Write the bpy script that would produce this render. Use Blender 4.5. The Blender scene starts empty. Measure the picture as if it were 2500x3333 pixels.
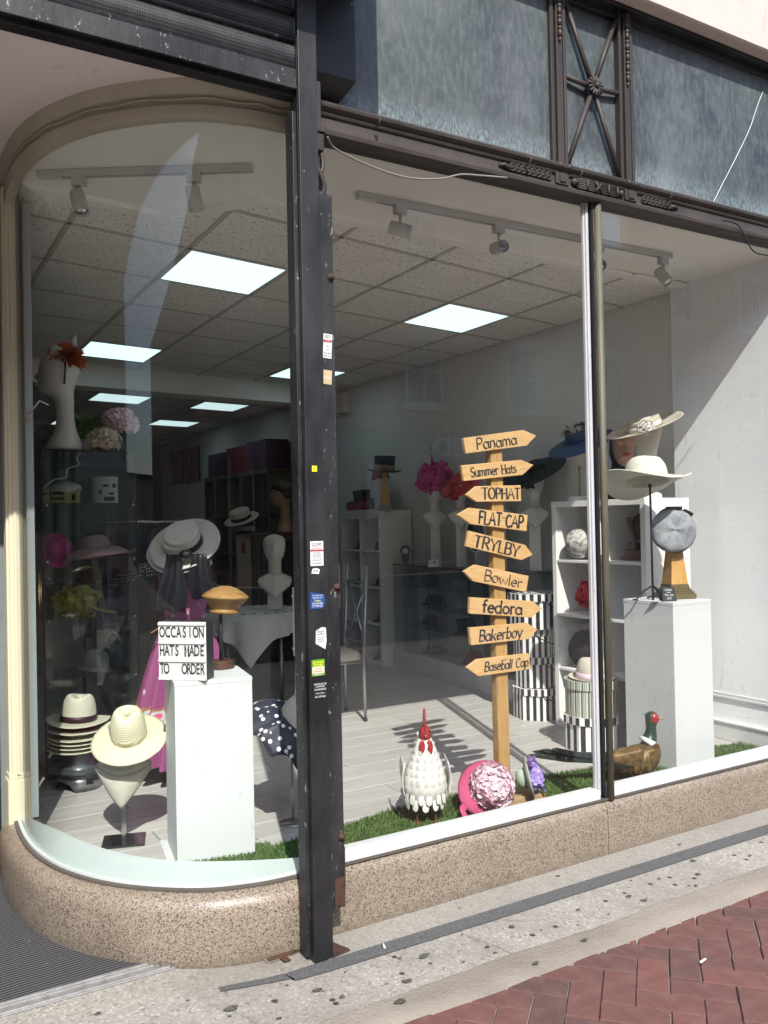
import bpy, math, random
from mathutils import Vector, Matrix, noise
random.seed(11)
D = bpy.data; S = bpy.context.scene; COL = S.collection
PI = math.pi; TAU = 2*PI
rad = math.radians
sin, cos = math.sin, math.cos

# ------------------------------------------------------------------ camera
yaw, pitch, roll = rad(31.0556), rad(0.68835), rad(-1.1286)
fwd = Vector((sin(yaw)*cos(pitch), cos(yaw)*cos(pitch), sin(pitch)))
rt0 = Vector((cos(yaw), -sin(yaw), 0)); up0 = rt0.cross(fwd)
rt = rt0*cos(roll) + up0*sin(roll); up = up0*cos(roll) - rt0*sin(roll)
cam = D.cameras.new('camera'); camo = D.objects.new('camera', cam); COL.objects.link(camo)
mw = Matrix.Identity(4)
for i in range(3):
    mw[i][0] = rt[i]; mw[i][1] = up[i]; mw[i][2] = -fwd[i]
mw[2][3] = 1.5
camo.matrix_world = mw
cam.sensor_fit = 'VERTICAL'; cam.sensor_height = 36; cam.lens = 30.78
cam.clip_start = 0.05; cam.clip_end = 400
S.camera = camo
# ------------------------------------------------------------------ sky, sun, exposure
SUN = Vector((0.335, 0.951, -1.0)).normalized()
elev = math.asin(-SUN.z); azim = math.atan2(-SUN.x, -SUN.y)
w = D.worlds.new('World'); S.world = w; w.use_nodes = True
bg = w.node_tree.nodes['Background']
sky = w.node_tree.nodes.new('ShaderNodeTexSky'); sky.sky_type = 'NISHITA'; sky.sun_disc = False
sky.sun_elevation = elev; sky.sun_rotation = azim; sky.air_density = 1.0; sky.dust_density = 1.2
w.node_tree.links.new(sky.outputs[0], bg.inputs[0]); bg.inputs[1].default_value = 0.15
sl = D.lights.new('sun', 'SUN'); sl.energy = 2.95; sl.angle = rad(0.53); sl.color = (1, .955, .88)
so = D.objects.new('sun', sl); COL.objects.link(so)
so.rotation_euler = SUN.to_track_quat('-Z', 'Y').to_euler(); so.location = (-3, -9, 12)
S.view_settings.view_transform = 'Standard'; S.view_settings.look = 'None'
S.view_settings.exposure = 1.08; S.view_settings.gamma = 1.0
S.render.engine = 'CYCLES'
cy = S.cycles
cy.max_bounces = 8; cy.diffuse_bounces = 5; cy.glossy_bounces = 3; cy.transmission_bounces = 4
cy.transparent_max_bounces = 28; cy.caustics_reflective = False; cy.caustics_refractive = False
cy.use_adaptive_sampling = True; cy.adaptive_threshold = .02; cy.use_denoising = True; cy.sample_clamp_indirect = 6.0

# ------------------------------------------------------------------ node helpers
def lin(c):
    return tuple(((v/12.92) if v <= .04045 else ((v+.055)/1.055)**2.4) for v in c)
class NT:
    def __init__(s, name):
        s.m = D.materials.new(name); s.m.use_nodes = True
        s.t = s.m.node_tree; s.b = s.t.nodes['Principled BSDF']; s.o = s.t.nodes['Material Output']
        s._tc = None
    def n(s, typ, *ins, **kw):
        x = s.t.nodes.new('ShaderNode'+typ)
        for k, v in kw.items():
            if k == 'inp':
                for kk, vv in v.items(): s.put(x.inputs[kk], vv)
            else: setattr(x, k, v)
        for i, v in enumerate(ins):
            if v is not None: s.put(x.inputs[i], v)
        return x
    def put(s, sock, v):
        if isinstance(v, bpy.types.NodeSocket): s.t.links.new(v, sock)
        elif isinstance(v, bpy.types.Node): s.t.links.new(v.outputs[0], sock)
        else:
            if sock.type == 'RGBA' and hasattr(v, '__len__') and len(v) == 3: v = (*v, 1)
            sock.default_value = v
    def co(s, scale=(1, 1, 1), kind='Object', rot=(0, 0, 0)):
        if not s._tc: s._tc = s.n('TexCoord')
        return s.n('Mapping', s._tc.outputs[kind], None, rot, scale).outputs[0]
    def noise(s, vec, scale=5, detail=4, rough=.55, dist=0):
        x = s.n('TexNoise'); s.put(x.inputs['Vector'], vec)
        x.inputs['Scale'].default_value = scale; x.inputs['Detail'].default_value = detail
        x.inputs['Roughness'].default_value = rough; x.inputs['Distortion'].default_value = dist
        return x.outputs[0]
    def vor(s, vec, scale, feat='F1', out='Distance', rnd=1):
        x = s.n('TexVoronoi', feature=feat); s.put(x.inputs['Vector'], vec)
        x.inputs['Scale'].default_value = scale; x.inputs['Randomness'].default_value = rnd
        return x.outputs[out]
    def ramp(s, fac, stops, interp='LINEAR'):
        x = s.n('ValToRGB'); s.put(x.inputs[0], fac); cr = x.color_ramp; cr.interpolation = interp
        while len(cr.elements) < len(stops): cr.elements.new(.5)
        for e, (p, c) in zip(cr.elements, stops):
            e.position = p; e.color = (*c, 1) if hasattr(c, '__len__') else (c, c, c, 1)
        return x.outputs[0]
    def mix(s, f, a, b, blend='MIX'):
        x = s.n('Mix', data_type='RGBA', blend_type=blend)
        s.put(x.inputs[0], f); s.put(x.inputs[6], a); s.put(x.inputs[7], b); return x.outputs[2]
    def math(s, op, a, b=0.0, c=0.0):
        x = s.n('Math', operation=op); s.put(x.inputs[0], a); s.put(x.inputs[1], b); s.put(x.inputs[2], c); return x.outputs[0]
    def bump(s, h, strength=.3, dist=.01):
        x = s.n('Bump'); s.put(x.inputs['Height'], h); x.inputs['Strength'].default_value = strength
        x.inputs['Distance'].default_value = dist
        s.t.links.new(x.outputs[0], s.b.inputs['Normal']); return x
    def set(s, **kw):
        names = dict(col='Base Color', rough='Roughness', metal='Metallic', spec='Specular IOR Level', coat='Coat Weight',
                     coatr='Coat Roughness', sheen='Sheen Weight', alpha='Alpha', em='Emission Color', ems='Emission Strength',
                     trans='Transmission Weight', sss='Subsurface Weight')
        for k, v in kw.items(): s.put(s.b.inputs[names[k]], v)
        return s
MC = {}
def pm(name, col, rough=.5, metal=0, var=.25, vs=7, col2=None, bump=0, bs=60, stretch=(1, 1, 1), **kw):
    """plain procedural material: two tones mixed by noise, rough variation and fine relief"""
    if name in MC: return MC[name]
    a = NT(name); v = a.co(stretch)
    n = a.noise(v, vs, 5)
    c2 = col2 or tuple(x*.62 for x in col)
    f = a.ramp(n, [(.38, 0), (.68, 1)])
    a.set(col=a.mix(a.math('MULTIPLY', f, var), col, c2), rough=a.math('ADD', rough-.06, a.math('MULTIPLY', n, .12)), metal=metal, **kw)
    if bump: a.bump(a.noise(v, bs, 3), bump, .004)
    MC[name] = a.m; return a.m

# ------------------------------------------------------------------ mesh helpers
def RX(a): return Matrix.Rotation(a, 4, 'X')
def RY(a): return Matrix.Rotation(a, 4, 'Y')
def RZ(a): return Matrix.Rotation(a, 4, 'Z')
def TR(x, y=0, z=0): return Matrix.Translation(Vector(x) if hasattr(x, '__len__') else Vector((x, y, z)))
def SC(x, y=None, z=None):
    y = x if y is None else y; z = x if z is None else z
    return Matrix.Diagonal((x, y, z, 1))
I4 = Matrix.Identity(4)
class MB:
    def __init__(s): s.v = []; s.f = []; s.uv = []; s.mi = []
    def add(s, vs, fs, mx=None, uvs=None, mi=0):
        b = len(s.v)
        if mx is None: s.v += [tuple(p) for p in vs]
        else: s.v += [tuple(mx @ Vector(p)) for p in vs]
        for i, f in enumerate(fs):
            s.f.append(tuple(b+k for k in f)); s.uv.append(uvs[i] if uvs else None); s.mi.append(mi)
        return s
    def box(s, x0, x1, y0, y1, z0, z1, mx=None, mi=0):
        vs = [(x, y, z) for z in (z0, z1) for y in (y0, y1) for x in (x0, x1)]
        return s.add(vs, [(0, 2, 3, 1), (4, 5, 7, 6), (0, 1, 5, 4), (2, 6, 7, 3), (0, 4, 6, 2), (1, 3, 7, 5)], mx, None, mi)
    def prism(s, poly, z0, z1, mx=None, mi=0):
        n = len(poly); vs = [(x, y, z0) for x, y in poly] + [(x, y, z1) for x, y in poly]
        fs = [tuple(range(n-1, -1, -1)), tuple(range(n, 2*n))] + [(i, (i+1) % n, n+(i+1) % n, n+i) for i in range(n)]
        return s.add(vs, fs, mx, None, mi)
    def grid(s, fn, nu, nv, cu=False, cv=False, mx=None, uv=False, mi=0):
        vs = [fn(i/nu if cu else i/(nu-1), j/nv if cv else j/(nv-1)) for j in range(nv) for i in range(nu)]
        fs = []; us = []
        for j in range(nv if cv else nv-1):
            for i in range(nu if cu else nu-1):
                a, b = i, (i+1) % nu; c, d = j, (j+1) % nv
                fs.append((c*nu+a, c*nu+b, d*nu+b, d*nu+a))
                q = nu if cu else nu-1; r = nv if cv else nv-1
                us.append(((i/q, j/r), ((i+1)/q, j/r), ((i+1)/q, (j+1)/r), (i/q, (j+1)/r)))
        return s.add(vs, fs, mx, us if uv else None, mi)
    def lathe(s, prof, n=24, mx=None, mi=0):
        k = len(prof)
        vs = [(r*cos(TAU*i/n), r*sin(TAU*i/n), z) for r, z in prof for i in range(n)]
        fs = [(j*n+i, j*n+(i+1) % n, (j+1)*n+(i+1) % n, (j+1)*n+i) for j in range(k-1) for i in range(n)]
        if prof[0][0] > 1e-5: fs.append(tuple(range(n-1, -1, -1)))
        if prof[-1][0] > 1e-5: fs.append(tuple((k-1)*n+i for i in range(n)))
        return s.add(vs, fs, mx, None, mi)
    def cyl(s, r, z0, z1, n=20, mx=None, mi=0): return s.lathe([(r, z0), (r, z1)], n, mx, mi)
    def ball(s, r, c=(0, 0, 0), n=12, m=8, sx=1, sy=1, sz=1, mx=None, mi=0):
        pr = [(max(1e-6, r*sin(PI*j/m)), -r*cos(PI*j/m)) for j in range(m+1)]
        return s.lathe(pr, n, (mx or I4) @ TR(c) @ SC(sx, sy, sz), mi)
    def tube(s, pts, r, n=8, closed=False, mx=None, mi=0, flat=1.0):
        pts = [Vector(p) for p in pts]; k = len(pts)
        rs = r if hasattr(r, '__len__') else [r]*k
        up_ = Vector((0, 0, 1)); vs = []; last = None
        for i, p in enumerate(pts):
            a = pts[i-1] if (i or closed) else p; b = pts[(i+1) % k] if (i < k-1 or closed) else p
            t = (b-a).normalized()
            if last is None:
                u = t.cross(up_ if abs(t.z) < .95 else Vector((1, 0, 0))).normalized()
            else:
                u = (last - t*last.dot(t)); u = u.normalized() if u.length > 1e-6 else t.orthogonal().normalized()
            last = u; q = t.cross(u)
            for j in range(n):
                an = TAU*j/n; vs.append(tuple(p + (u*cos(an) + q*sin(an)*flat)*rs[i]))
        fs = [(i*n+j, i*n+(j+1) % n, ((i+1) % k)*n+(j+1) % n, ((i+1) % k)*n+j) for i in range(k if closed else k-1) for j in range(n)]
        if not closed: fs += [tuple(range(n-1, -1, -1)), tuple((k-1)*n+j for j in range(n))]
        return s.add(vs, fs, mx, None, mi)
    def sweep(s, path, prof, mx=None, mi=0, closed_prof=True, caps=True):
        """sweep a profile [(outward offset, z)] along a plan curve; outward = right-hand side of the path"""
        k = len(path); n = len(prof); vs = []
        for i, p in enumerate(path):
            a = Vector(path[max(i-1, 0)]); b = Vector(path[min(i+1, k-1)]); t = (b-a).normalized(); nx, ny = t.y, -t.x
            for o, z in prof: vs.append((p[0]+nx*o, p[1]+ny*o, z))
        m = n if closed_prof else n-1
        fs = [(i*n+j, i*n+(j+1) % n, (i+1)*n+(j+1) % n, (i+1)*n+j) for i in range(k-1) for j in range(m)]
        if caps and closed_prof: fs += [tuple(range(n-1, -1, -1)), tuple((k-1)*n+j for j in range(n))]
        return s.add(vs, fs, mx, None, mi)
    def loft(s, secs, n=24, feat=None, mx=None, mi=0, p=2.0):
        """secs: (z, cy, half width, depth to the front (-y), depth to the back)"""
        vs = []
        for z, cyy, hw, hf, hb in secs:
            for i in range(n):
                a = TAU*i/n; c, q = cos(a), sin(a)
                if p != 2: c = math.copysign(abs(c)**(2/p), c); q = math.copysign(abs(q)**(2/p), q)
                pt = [hw*c, cyy + (hb if q > 0 else hf)*q, z]
                if feat: pt = feat(pt, a)
                vs.append(tuple(pt))
        k = len(secs)
        fs = [(j*n+i, j*n+(i+1) % n, (j+1)*n+(i+1) % n, (j+1)*n+i) for j in range(k-1) for i in range(n)]
        fs += [tuple(range(n-1, -1, -1)), tuple((k-1)*n+i for i in range(n))]
        return s.add(vs, fs, mx, None, mi)
    def mesh(s, name, mats, smooth=True):
        me = D.meshes.new(name); me.from_pydata(s.v, [], s.f)
        for m in (mats if isinstance(mats, (list, tuple)) else [mats]): me.materials.append(m)
        if smooth:
            me.polygons.foreach_set('use_smooth', [True]*len(s.f))
        if any(s.mi): me.polygons.foreach_set('material_index', s.mi)
        if any(u is not None for u in s.uv):
            l = me.uv_layers.new(name='UVMap'); k = 0
            for f, u in zip(s.f, s.uv):
                for j in range(len(f)):
                    l.data[k].uv = u[j] if u else (0, 0); k += 1
        me.update(); return me
def place(name, me, parent=None, mx=None):
    o = D.objects.new(name, me); COL.objects.link(o)
    if parent is not None: o.parent = parent
    if mx is not None: o.matrix_basis = mx
    return o
def obj(name, mb, mats, parent=None, mx=None, smooth=True, bevel=0, solid=0, sub=0, auto=None):
    me = mb.mesh(name, mats, smooth) if isinstance(mb, MB) else mb
    o = place(name, me, parent, mx)
    if smooth and auto is not None: me.set_sharp_from_angle(angle=rad(auto))
    if solid: m = o.modifiers.new('Solidify', 'SOLIDIFY'); m.thickness = solid; m.offset = 0
    if bevel: m = o.modifiers.new('Bevel', 'BEVEL'); m.width = bevel; m.segments = 2; m.limit_method = 'ANGLE'
    if sub: m = o.modifiers.new('Subdivision', 'SUBSURF'); m.levels = sub; m.render_levels = sub
    return o
def flat(name, mb, mats, parent=None, mx=None, bevel=0, **k): return obj(name, mb, mats, parent, mx, False, bevel, **k)
def tag(o, label=None, cat=None, group=None, kind=None):
    if label: o['label'] = label
    if cat: o['category'] = cat
    if group: o['group'] = group
    if kind: o['kind'] = kind
    return o
def thing(name, label, cat, loc=(0, 0, 0), rz=0, group=None, rot=None):
    o = D.objects.new(name, None); COL.objects.link(o); o.location = loc; o.empty_display_size = .05
    o.rotation_euler = rot if rot else (0, 0, rz)
    return tag(o, label, cat, group)
def struct(o): o['kind'] = 'structure'; return o
def catmull(pts, n=8, closed=False):
    P = [Vector(p) for p in pts]; out = []; k = len(P)
    for i in range(k if closed else k-1):
        if closed: a, b, c, d = P[i-1], P[i], P[(i+1) % k], P[(i+2) % k]
        else: a, b, c, d = P[max(i-1, 0)], P[i], P[i+1], P[min(i+2, k-1)]
        for j in range(n):
            t = j/n; out.append(.5*((2*b)+(c-a)*t+(2*a-5*b+4*c-d)*t*t+(3*b-a-3*c+d)*t**3))
    if not closed: out.append(P[-1])
    return [tuple(p) for p in out]
def vt(roll_, pitch_, spin=0):
    """rotation: roll clockwise about the shop's viewing direction, then tip the top towards the street"""
    return (Matrix.Rotation(rad(roll_), 3, fwd) @ Matrix.Rotation(rad(pitch_), 3, rt) @ Matrix.Rotation(rad(spin), 3, 'Z')).to_euler()
def hang(a, b, sag, n=10):
    a = Vector(a); b = Vector(b)
    return [tuple(a.lerp(b, i/n) - Vector((0, 0, sag*4*(i/n)*(1-i/n)))) for i in range(n+1)]
# ------------------------------------------------------------------ special materials
def m_granite():
    a = NT('granite'); v = a.co()
    sp = a.vor(v, 150); cell = a.vor(v, 190, out='Color')
    big = a.noise(v, 4, 5)
    base = a.mix(a.ramp(big, [(.35, 0), (.7, 1)]), (.285, .238, .185), (.21, .172, .132))
    n2 = a.noise(v, 200, 4, .6)
    g1 = a.n('SeparateColor', a.vor(v, 330, out='Color')); g2 = a.n('SeparateColor', a.vor(v, 190, out='Color'))
    c = a.mix(a.ramp(g1.outputs[0], [(.0, .92), (.24, .92), (.30, 0)]), base, (.085, .06, .045))
    c = a.mix(a.ramp(g1.outputs[1], [(.74, 0), (.78, .7)]), c, (.42, .375, .31))
    c = a.mix(a.ramp(g2.outputs[0], [(.0, .8), (.12, .8), (.16, 0)]), c, (.06, .045, .036))
    c = a.mix(a.ramp(g2.outputs[1], [(.6, 0), (.9, .5)]), c, (.27, .205, .145))
    c = a.mix(a.ramp(a.noise(v, 2.2, 5), [(.5, 0), (.75, .35)]), c, (.22, .18, .14))
    sepz = a.n('SeparateXYZ', v).outputs[2]
    dirt = a.math('MULTIPLY', a.ramp(sepz, [(.0, 1), (.055, 0)]), a.ramp(a.noise(v, 9, 5), [(.3, .3), (.7, 1)]))
    c = a.mix(a.math('MULTIPLY', dirt, .55), c, (.13, .11, .09))
    a.set(col=c, rough=a.ramp(n2, [(.3, .28), (.7, .5)]), coat=.12, coatr=.15)
    a.bump(n2, .25, .004); return a.m
def m_terrazzo(fine=False, light=1.0):
    a = NT('terrazzo_fine' if fine else 'terrazzo'); v = a.co()
    s = 190 if fine else 105
    cell = a.vor(v, s, out='Color'); edge = a.vor(v, s, 'DISTANCE_TO_EDGE')
    g = a.n('SeparateColor', cell)
    c = a.mix(g.outputs[0], tuple(light*x for x in (.40, .38, .335)), tuple(light*x for x in (.27, .25, .22)))
    c = a.mix(a.ramp(g.outputs[1], [(.90, 0), (.93, .7)]), c, (.15, .115, .09))
    c = a.mix(a.ramp(g.outputs[2], [(.86, 0), (.9, .6)]), c, (.52, .50, .46))
    c = a.mix(a.ramp(edge, [(.03, .8), (.16, 0)]), c, (.30, .28, .25))
    big = a.noise(v, 2.6, 6, .6); c = a.mix(a.ramp(big, [(.42, 0), (.72, .6)]), c, (.24, .22, .195))
    sm = a.noise(v, 24, 5, .7); c = a.mix(a.ramp(sm, [(.56, 0), (.72, .6)]), c, (.14, .127, .112))
    if not fine:
        nv = a.n('VectorMath', v, a.n('VectorMath', a.n('TexNoise', inp={'Vector': v, 'Scale': 6.0, 'Detail': 4.0}).outputs[1], (.12, .12, .12), operation='MULTIPLY').outputs[0], operation='ADD').outputs[0]
        ck = a.vor(nv, 1.15, 'DISTANCE_TO_EDGE'); c = a.mix(a.math('MULTIPLY', a.ramp(ck, [(.0018, .6), (.0045, 0)]), a.ramp(a.noise(v, 1.7, 2), [(.5, 0), (.62, 1)])), c, (.07, .06, .05))
        c = a.mix(a.ramp(a.noise(v, 1.1, 6, .65), [(.46, 0), (.68, .6)]), c, (.16, .145, .125))
        ch = a.vor(v, 26, out='Color'); chd = a.vor(v, 26); gg = a.n('SeparateColor', ch)
        on = a.math('GREATER_THAN', gg.outputs[0], .86)
        y = a.n('SeparateXYZ', v).outputs[1]
        zone = a.math('MULTIPLY', a.math('GREATER_THAN', y, 2.43), a.math('LESS_THAN', y, 2.61))
        spot = a.math('MULTIPLY', a.math('MULTIPLY', on, zone), a.ramp(chd, [(.24, 1), (.32, 0)]))
        c = a.mix(spot, c, (.05, .035, .035))
    a.set(col=c, rough=.72); a.bump(a.math('ADD', a.math('MULTIPLY', edge, 1.5), a.noise(v, 90, 3)), .25, .003); return a.m
def m_brick():
    a = NT('paving_brick'); v = a.co(); r = a.n('ObjectInfo').outputs['Random']
    c = a.mix(r, (.165, .062, .050), (.095, .048, .042))
    c = a.mix(a.ramp(a.noise(v, 14, 6, .7), [(.4, 0), (.75, .6)]), c, (.07, .04, .036))
    c = a.mix(a.ramp(a.noise(v, 120, 4, .7), [(.6, 0), (.7, .3)]), c, (.24, .11, .085))
    c = a.mix(a.ramp(a.noise(v, 5, 6, .7), [(.42, 0), (.75, .6)]), c, (.22, .155, .13))
    a.set(col=c, rough=.88); a.bump(a.noise(v, 150, 4), .35, .003); return a.m
def m_panel():
    a = NT('weathered_fascia'); v = a.co((45, 45, 14)); w = a.co((120, 120, 34)); u = a.co()
    big = a.noise(a.co((1, 1, .55)), 1.7, 8, .68)
    c = a.mix(a.ramp(big, [(.36, 0), (.5, .45), (.62, 1)]), (.026, .033, .040), (.118, .132, .135))
    c = a.mix(a.ramp(a.noise(u, 1.6, 3), [(.45, 0), (.68, .85)]), c, (.06, .08, .075))
    c = a.mix(a.ramp(a.noise(v, 1, 6, .65), [(.46, 0), (.72, .36)]), c, (.215, .24, .25))
    c = a.mix(a.ramp(a.noise(u, 5.5, 7, .7), [(.5, 0), (.72, .5)]), c, (.145, .16, .165))
    c = a.mix(a.ramp(a.noise(w, 1, 5, .7), [(.52, 0), (.70, .28)]), c, (.03, .045, .06))
    z = a.n('SeparateXYZ', u).outputs[2]
    salt = a.math('MULTIPLY', a.ramp(z, [(.0, 1), (.13, 0)]), a.ramp(a.noise(w, 1.2, 5), [(.4, 0), (.62, 1)]))
    c = a.mix(a.math('MULTIPLY', salt, .8), c, (.28, .35, .37))
    a.set(col=c, rough=a.ramp(a.noise(v, 1.3, 4), [(.3, .35), (.7, .62)]), spec=.5)
    a.bump(a.noise(w, 1.5, 4), .12, .002); return a.m
def m_floor():
    a = NT('grey_laminate'); r = a.n('ObjectInfo').outputs['Random']
    off = a.n('CombineXYZ', a.math('MULTIPLY', r, 17), a.math('MULTIPLY', r, 5), r)
    v0 = a.co((1.5, 16, 16)); v = a.n('VectorMath', v0, off, operation='ADD').outputs[0]
    g = a.noise(v, 1.6, 6, .62, .6)
    c = a.mix(r, (.47, .45, .43), (.55, .53, .505))
    c = a.mix(a.ramp(g, [(.36, 0), (.66, .6)]), c, (.34, .32, .305))
    c = a.mix(a.ramp(a.noise(v, 5, 4), [(.55, 0), (.7, .35)]), c, (.56, .54, .52))
    a.set(col=c, rough=.42, spec=.4); a.bump(g, .08, .002); return a.m
def m_tile():
    a = NT('fissured_tile'); v = a.co((60, 22, 60)); r = a.n('ObjectInfo').outputs['Random']
    n = a.noise(v, 1.6, 3, .5, .4)
    hole = a.ramp(n, [(.60, 0), (.64, 1)])
    c = a.mix(r, (.84, .82, .77), (.79, .77, .72))
    c = a.mix(a.ramp(a.noise(a.co(), 3, 4), [(.45, 0), (.75, .25)]), c, (.48, .44, .36))
    c = a.mix(a.math('MULTIPLY', hole, .75), c, (.20, .19, .17))
    a.set(col=c, rough=.9, spec=.1); a.bump(a.math('MULTIPLY', hole, -1.0), .5, .004); return a.m
def m_stripe(name, pairs, freq, kind='UV', base=(.02, .02, .022), light=(.78, .78, .77), thin=None):
    a = NT(name); u = a.n('SeparateXYZ', a.n('TexCoord').outputs[kind]).outputs[0]
    f = a.math('FRACT', a.math('MULTIPLY', u, freq))
    st = [(0, light), (.5, base)] if not thin else thin
    c = a.ramp(f, st, 'CONSTANT')
    c = a.mix(a.ramp(a.noise(a.co(), 20, 4), [(.5, 0), (.8, .25)]), c, (.4, .39, .37))
    a.set(col=c, rough=.42, spec=.4); return a.m
def m_straw(name, col, col2, freq=95, rough=.75):
    a = NT(name); v = a.co()
    wv = a.n('TexWave', wave_type='RINGS', rings_direction='SPHERICAL'); a.put(wv.inputs['Vector'], v)
    wv.inputs['Scale'].default_value = freq; wv.inputs['Distortion'].default_value = .6; wv.inputs['Detail'].default_value = 2
    n = a.noise(v, 260, 3)
    c = a.mix(a.ramp(wv.outputs['Fac'], [(.1, .6), (.55, 0)]), col, col2)
    c = a.mix(a.ramp(a.noise(v, 9, 4), [(.45, 0), (.75, .3)]), c, tuple(x*.8 for x in col))
    a.set(col=c, rough=rough, spec=.25)
    a.bump(a.math('ADD', wv.outputs['Fac'], a.math('MULTIPLY', n, .35)), .55, .003); return a.m
def m_wood(name, c1, c2, c3, scale=1.0, axis=(2.2, 30, 30), knots=True, rough=.55):
    a = NT(name); r = a.n('ObjectInfo').outputs['Random']
    off = a.n('CombineXYZ', a.math('MULTIPLY', r, 9), a.math('MULTIPLY', r, 23), a.math('MULTIPLY', r, 31))
    v = a.n('VectorMath', a.co(axis), off, operation='ADD').outputs[0]
    g = a.noise(v, 1.3*scale, 6, .6, 1.2)
    c = a.mix(a.ramp(g, [(.3, 0), (.7, 1)]), c1, c2)
    c = a.mix(a.ramp(a.noise(v, 4*scale, 4, .6), [(.55, 0), (.68, .6)]), c, c3)
    if knots:
        kn = a.vor(a.n('VectorMath', a.co((7, 14, 14)), off, operation='ADD').outputs[0], 1.4)
        c = a.mix(a.ramp(kn, [(.05, .8), (.14, 0)]), c, tuple(x*.55 for x in c3))
    a.set(col=c, rough=rough, spec=.35); a.bump(g, .15, .002); return a.m
def m_chip(name, paint, under, edge=.6, scale=30, rough=.4, amount=.62, dirt=(.2, .2, .2), metal=0):
    a = NT(name); v = a.co((1, 1, .45)); n = a.noise(v, scale, 7, .72)
    n2 = a.noise(v, 3.5, 6, .65)
    c = a.mix(a.ramp(n2, [(.40, 0), (.72, .75)]), paint, dirt)
    m = a.ramp(n, [(amount, 0), (amount+.035, 1)])
    c = a.mix(m, c, under)
    a.set(col=c, rough=a.ramp(n2, [(.3, rough), (.7, min(1, rough+.3))]), metal=metal)
    a.bump(a.math('SUBTRACT', a.noise(v, 45, 5), m), .3, .003); return a.m
def m_glass(name, tint=(.94, .965, .955), f0=.045, dirt=.10, wave=.0):
    """thin window glass: lets light through, mirrors more towards grazing angles"""
    a = NT(name); a.t.nodes.remove(a.b)
    lw = a.n('LayerWeight', .5)
    sch = a.math('ADD', a.math('MULTIPLY', a.math('POWER', lw.outputs['Facing'], 5), 1-f0), f0)
    tr = a.n('BsdfTransparent', tint); gl = a.n('BsdfGlossy', (1, 1, 1)); gl.inputs['Roughness'].default_value = 0
    if wave:
        b = a.n('Bump', wave, .02); a.put(b.inputs['Height'], a.noise(a.co((1, 1, .5)), 2.2, 2)); a.put(gl.inputs['Normal'], b.outputs[0])
    mx = a.n('MixShader', sch, tr.outputs[0], gl.outputs[0])
    out = mx
    if dirt:
        df = a.n('BsdfDiffuse', (.62, .64, .63))
        st = a.noise(a.co((26, 26, 2.2)), 1, 6, .7)
        sp = a.noise(a.co(), 210, 2)
        k = a.math('ADD', a.math('MULTIPLY', a.ramp(st, [(.50, 0), (.85, 1)]), dirt), a.math('MULTIPLY', a.ramp(sp, [(.775, 0), (.79, 1)]), .25))
        out = a.n('MixShader', k, mx.outputs[0], df.outputs[0])
    a.t.links.new(out.outputs[0], a.o.inputs[0]); return a.m
def m_emit(name, col, st):
    a = NT(name); a.set(col=(.8, .8, .8), em=col, ems=st, rough=.4); return a.m
def m_turf():
    a = NT('artificial_turf'); r = a.noise(a.co(), 60, 3); z = a.n('SeparateXYZ', a.co()).outputs[2]
    c = a.mix(r, (.055, .115, .028), (.115, .185, .05))
    c = a.mix(a.ramp(a.noise(a.co(), 300, 2), [(.6, 0), (.7, .6)]), c, (.20, .24, .09))
    a.set(col=c, rough=.5, spec=.4); return a.m
def m_polka():
    a = NT('polka_scarf'); v = a.co(); d = a.vor(v, 30, rnd=.55)
    c = a.mix(a.ramp(d, [(.27, 1), (.31, 0)]), (.012, .014, .035), (.75, .75, .74)); a.set(col=c, rough=.55, sheen=.2); return a.m
def m_guinea():
    a = NT('spotted_feather'); d = a.vor(a.co((1, .55, 1)), 75, rnd=.35)
    c = a.mix(a.ramp(d, [(.30, 1), (.36, 0)]), (.012, .011, .011), (.62, .58, .46)); a.set(col=c, rough=.6); return a.m
def m_skirt():
    a = NT('plum_satin_skirt'); v = a.co(); z = a.n('SeparateXYZ', v).outputs[2]; uu = a.n('SeparateXYZ', a.n('TexCoord').outputs['UV']).outputs[0]
    c = a.mix(a.noise(v, 8, 3), (.21, .042, .13), (.30, .08, .20))
    mot = a.vor(v, 95); tiny = a.ramp(a.vor(a.co((1, 1, .6)), 13, rnd=.9), [(.10, 1), (.13, 0)])
    c = a.mix(a.math('MULTIPLY', tiny, .7), c, (.60, .58, .62))
    band = a.ramp(z, [(0, 0), (.505, 0), (.512, 1), (.562, 1), (.569, 0)])
    def bnd(z0, z1): return a.math('MULTIPLY', a.math('GREATER_THAN', z, z0), a.math('LESS_THAN', z, z1))
    n = a.noise(v, 26, 3)
    zz = a.math('ADD', z, a.math('MULTIPLY', a.math('SUBTRACT', n, .5), .03))
    bn = a.math('MULTIPLY', a.math('GREATER_THAN', zz, .485), a.math('LESS_THAN', zz, .565))
    gold = a.mix(a.ramp(mot, [(.25, 0), (.45, 1)]), (.55, .33, .07), (.32, .14, .06))
    fu = a.math('SUBTRACT', a.math('FRACT', a.math('MULTIPLY', uu, 22)), .5); fz = a.math('DIVIDE', a.math('SUBTRACT', z, .526), .075); md = a.math('SQRT', a.math('ADD', a.math('MULTIPLY', fu, fu), a.math('MULTIPLY', fz, fz)))
    med = a.ramp(md, [(.0, (.62, .12, .22)), (.18, (.70, .45, .48)), (.26, (.35, .55, .62)), (.38, (.5, .3, .06))], 'CONSTANT')
    gold = a.mix(a.math('MULTIPLY', a.math('LESS_THAN', md, .38), a.math('MULTIPLY', a.math('GREATER_THAN', z, .50), a.math('LESS_THAN', z, .552))), gold, med)
    c = a.mix(bn, c, gold)
    a.set(col=c, rough=.30, spec=.6); return a.m
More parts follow.
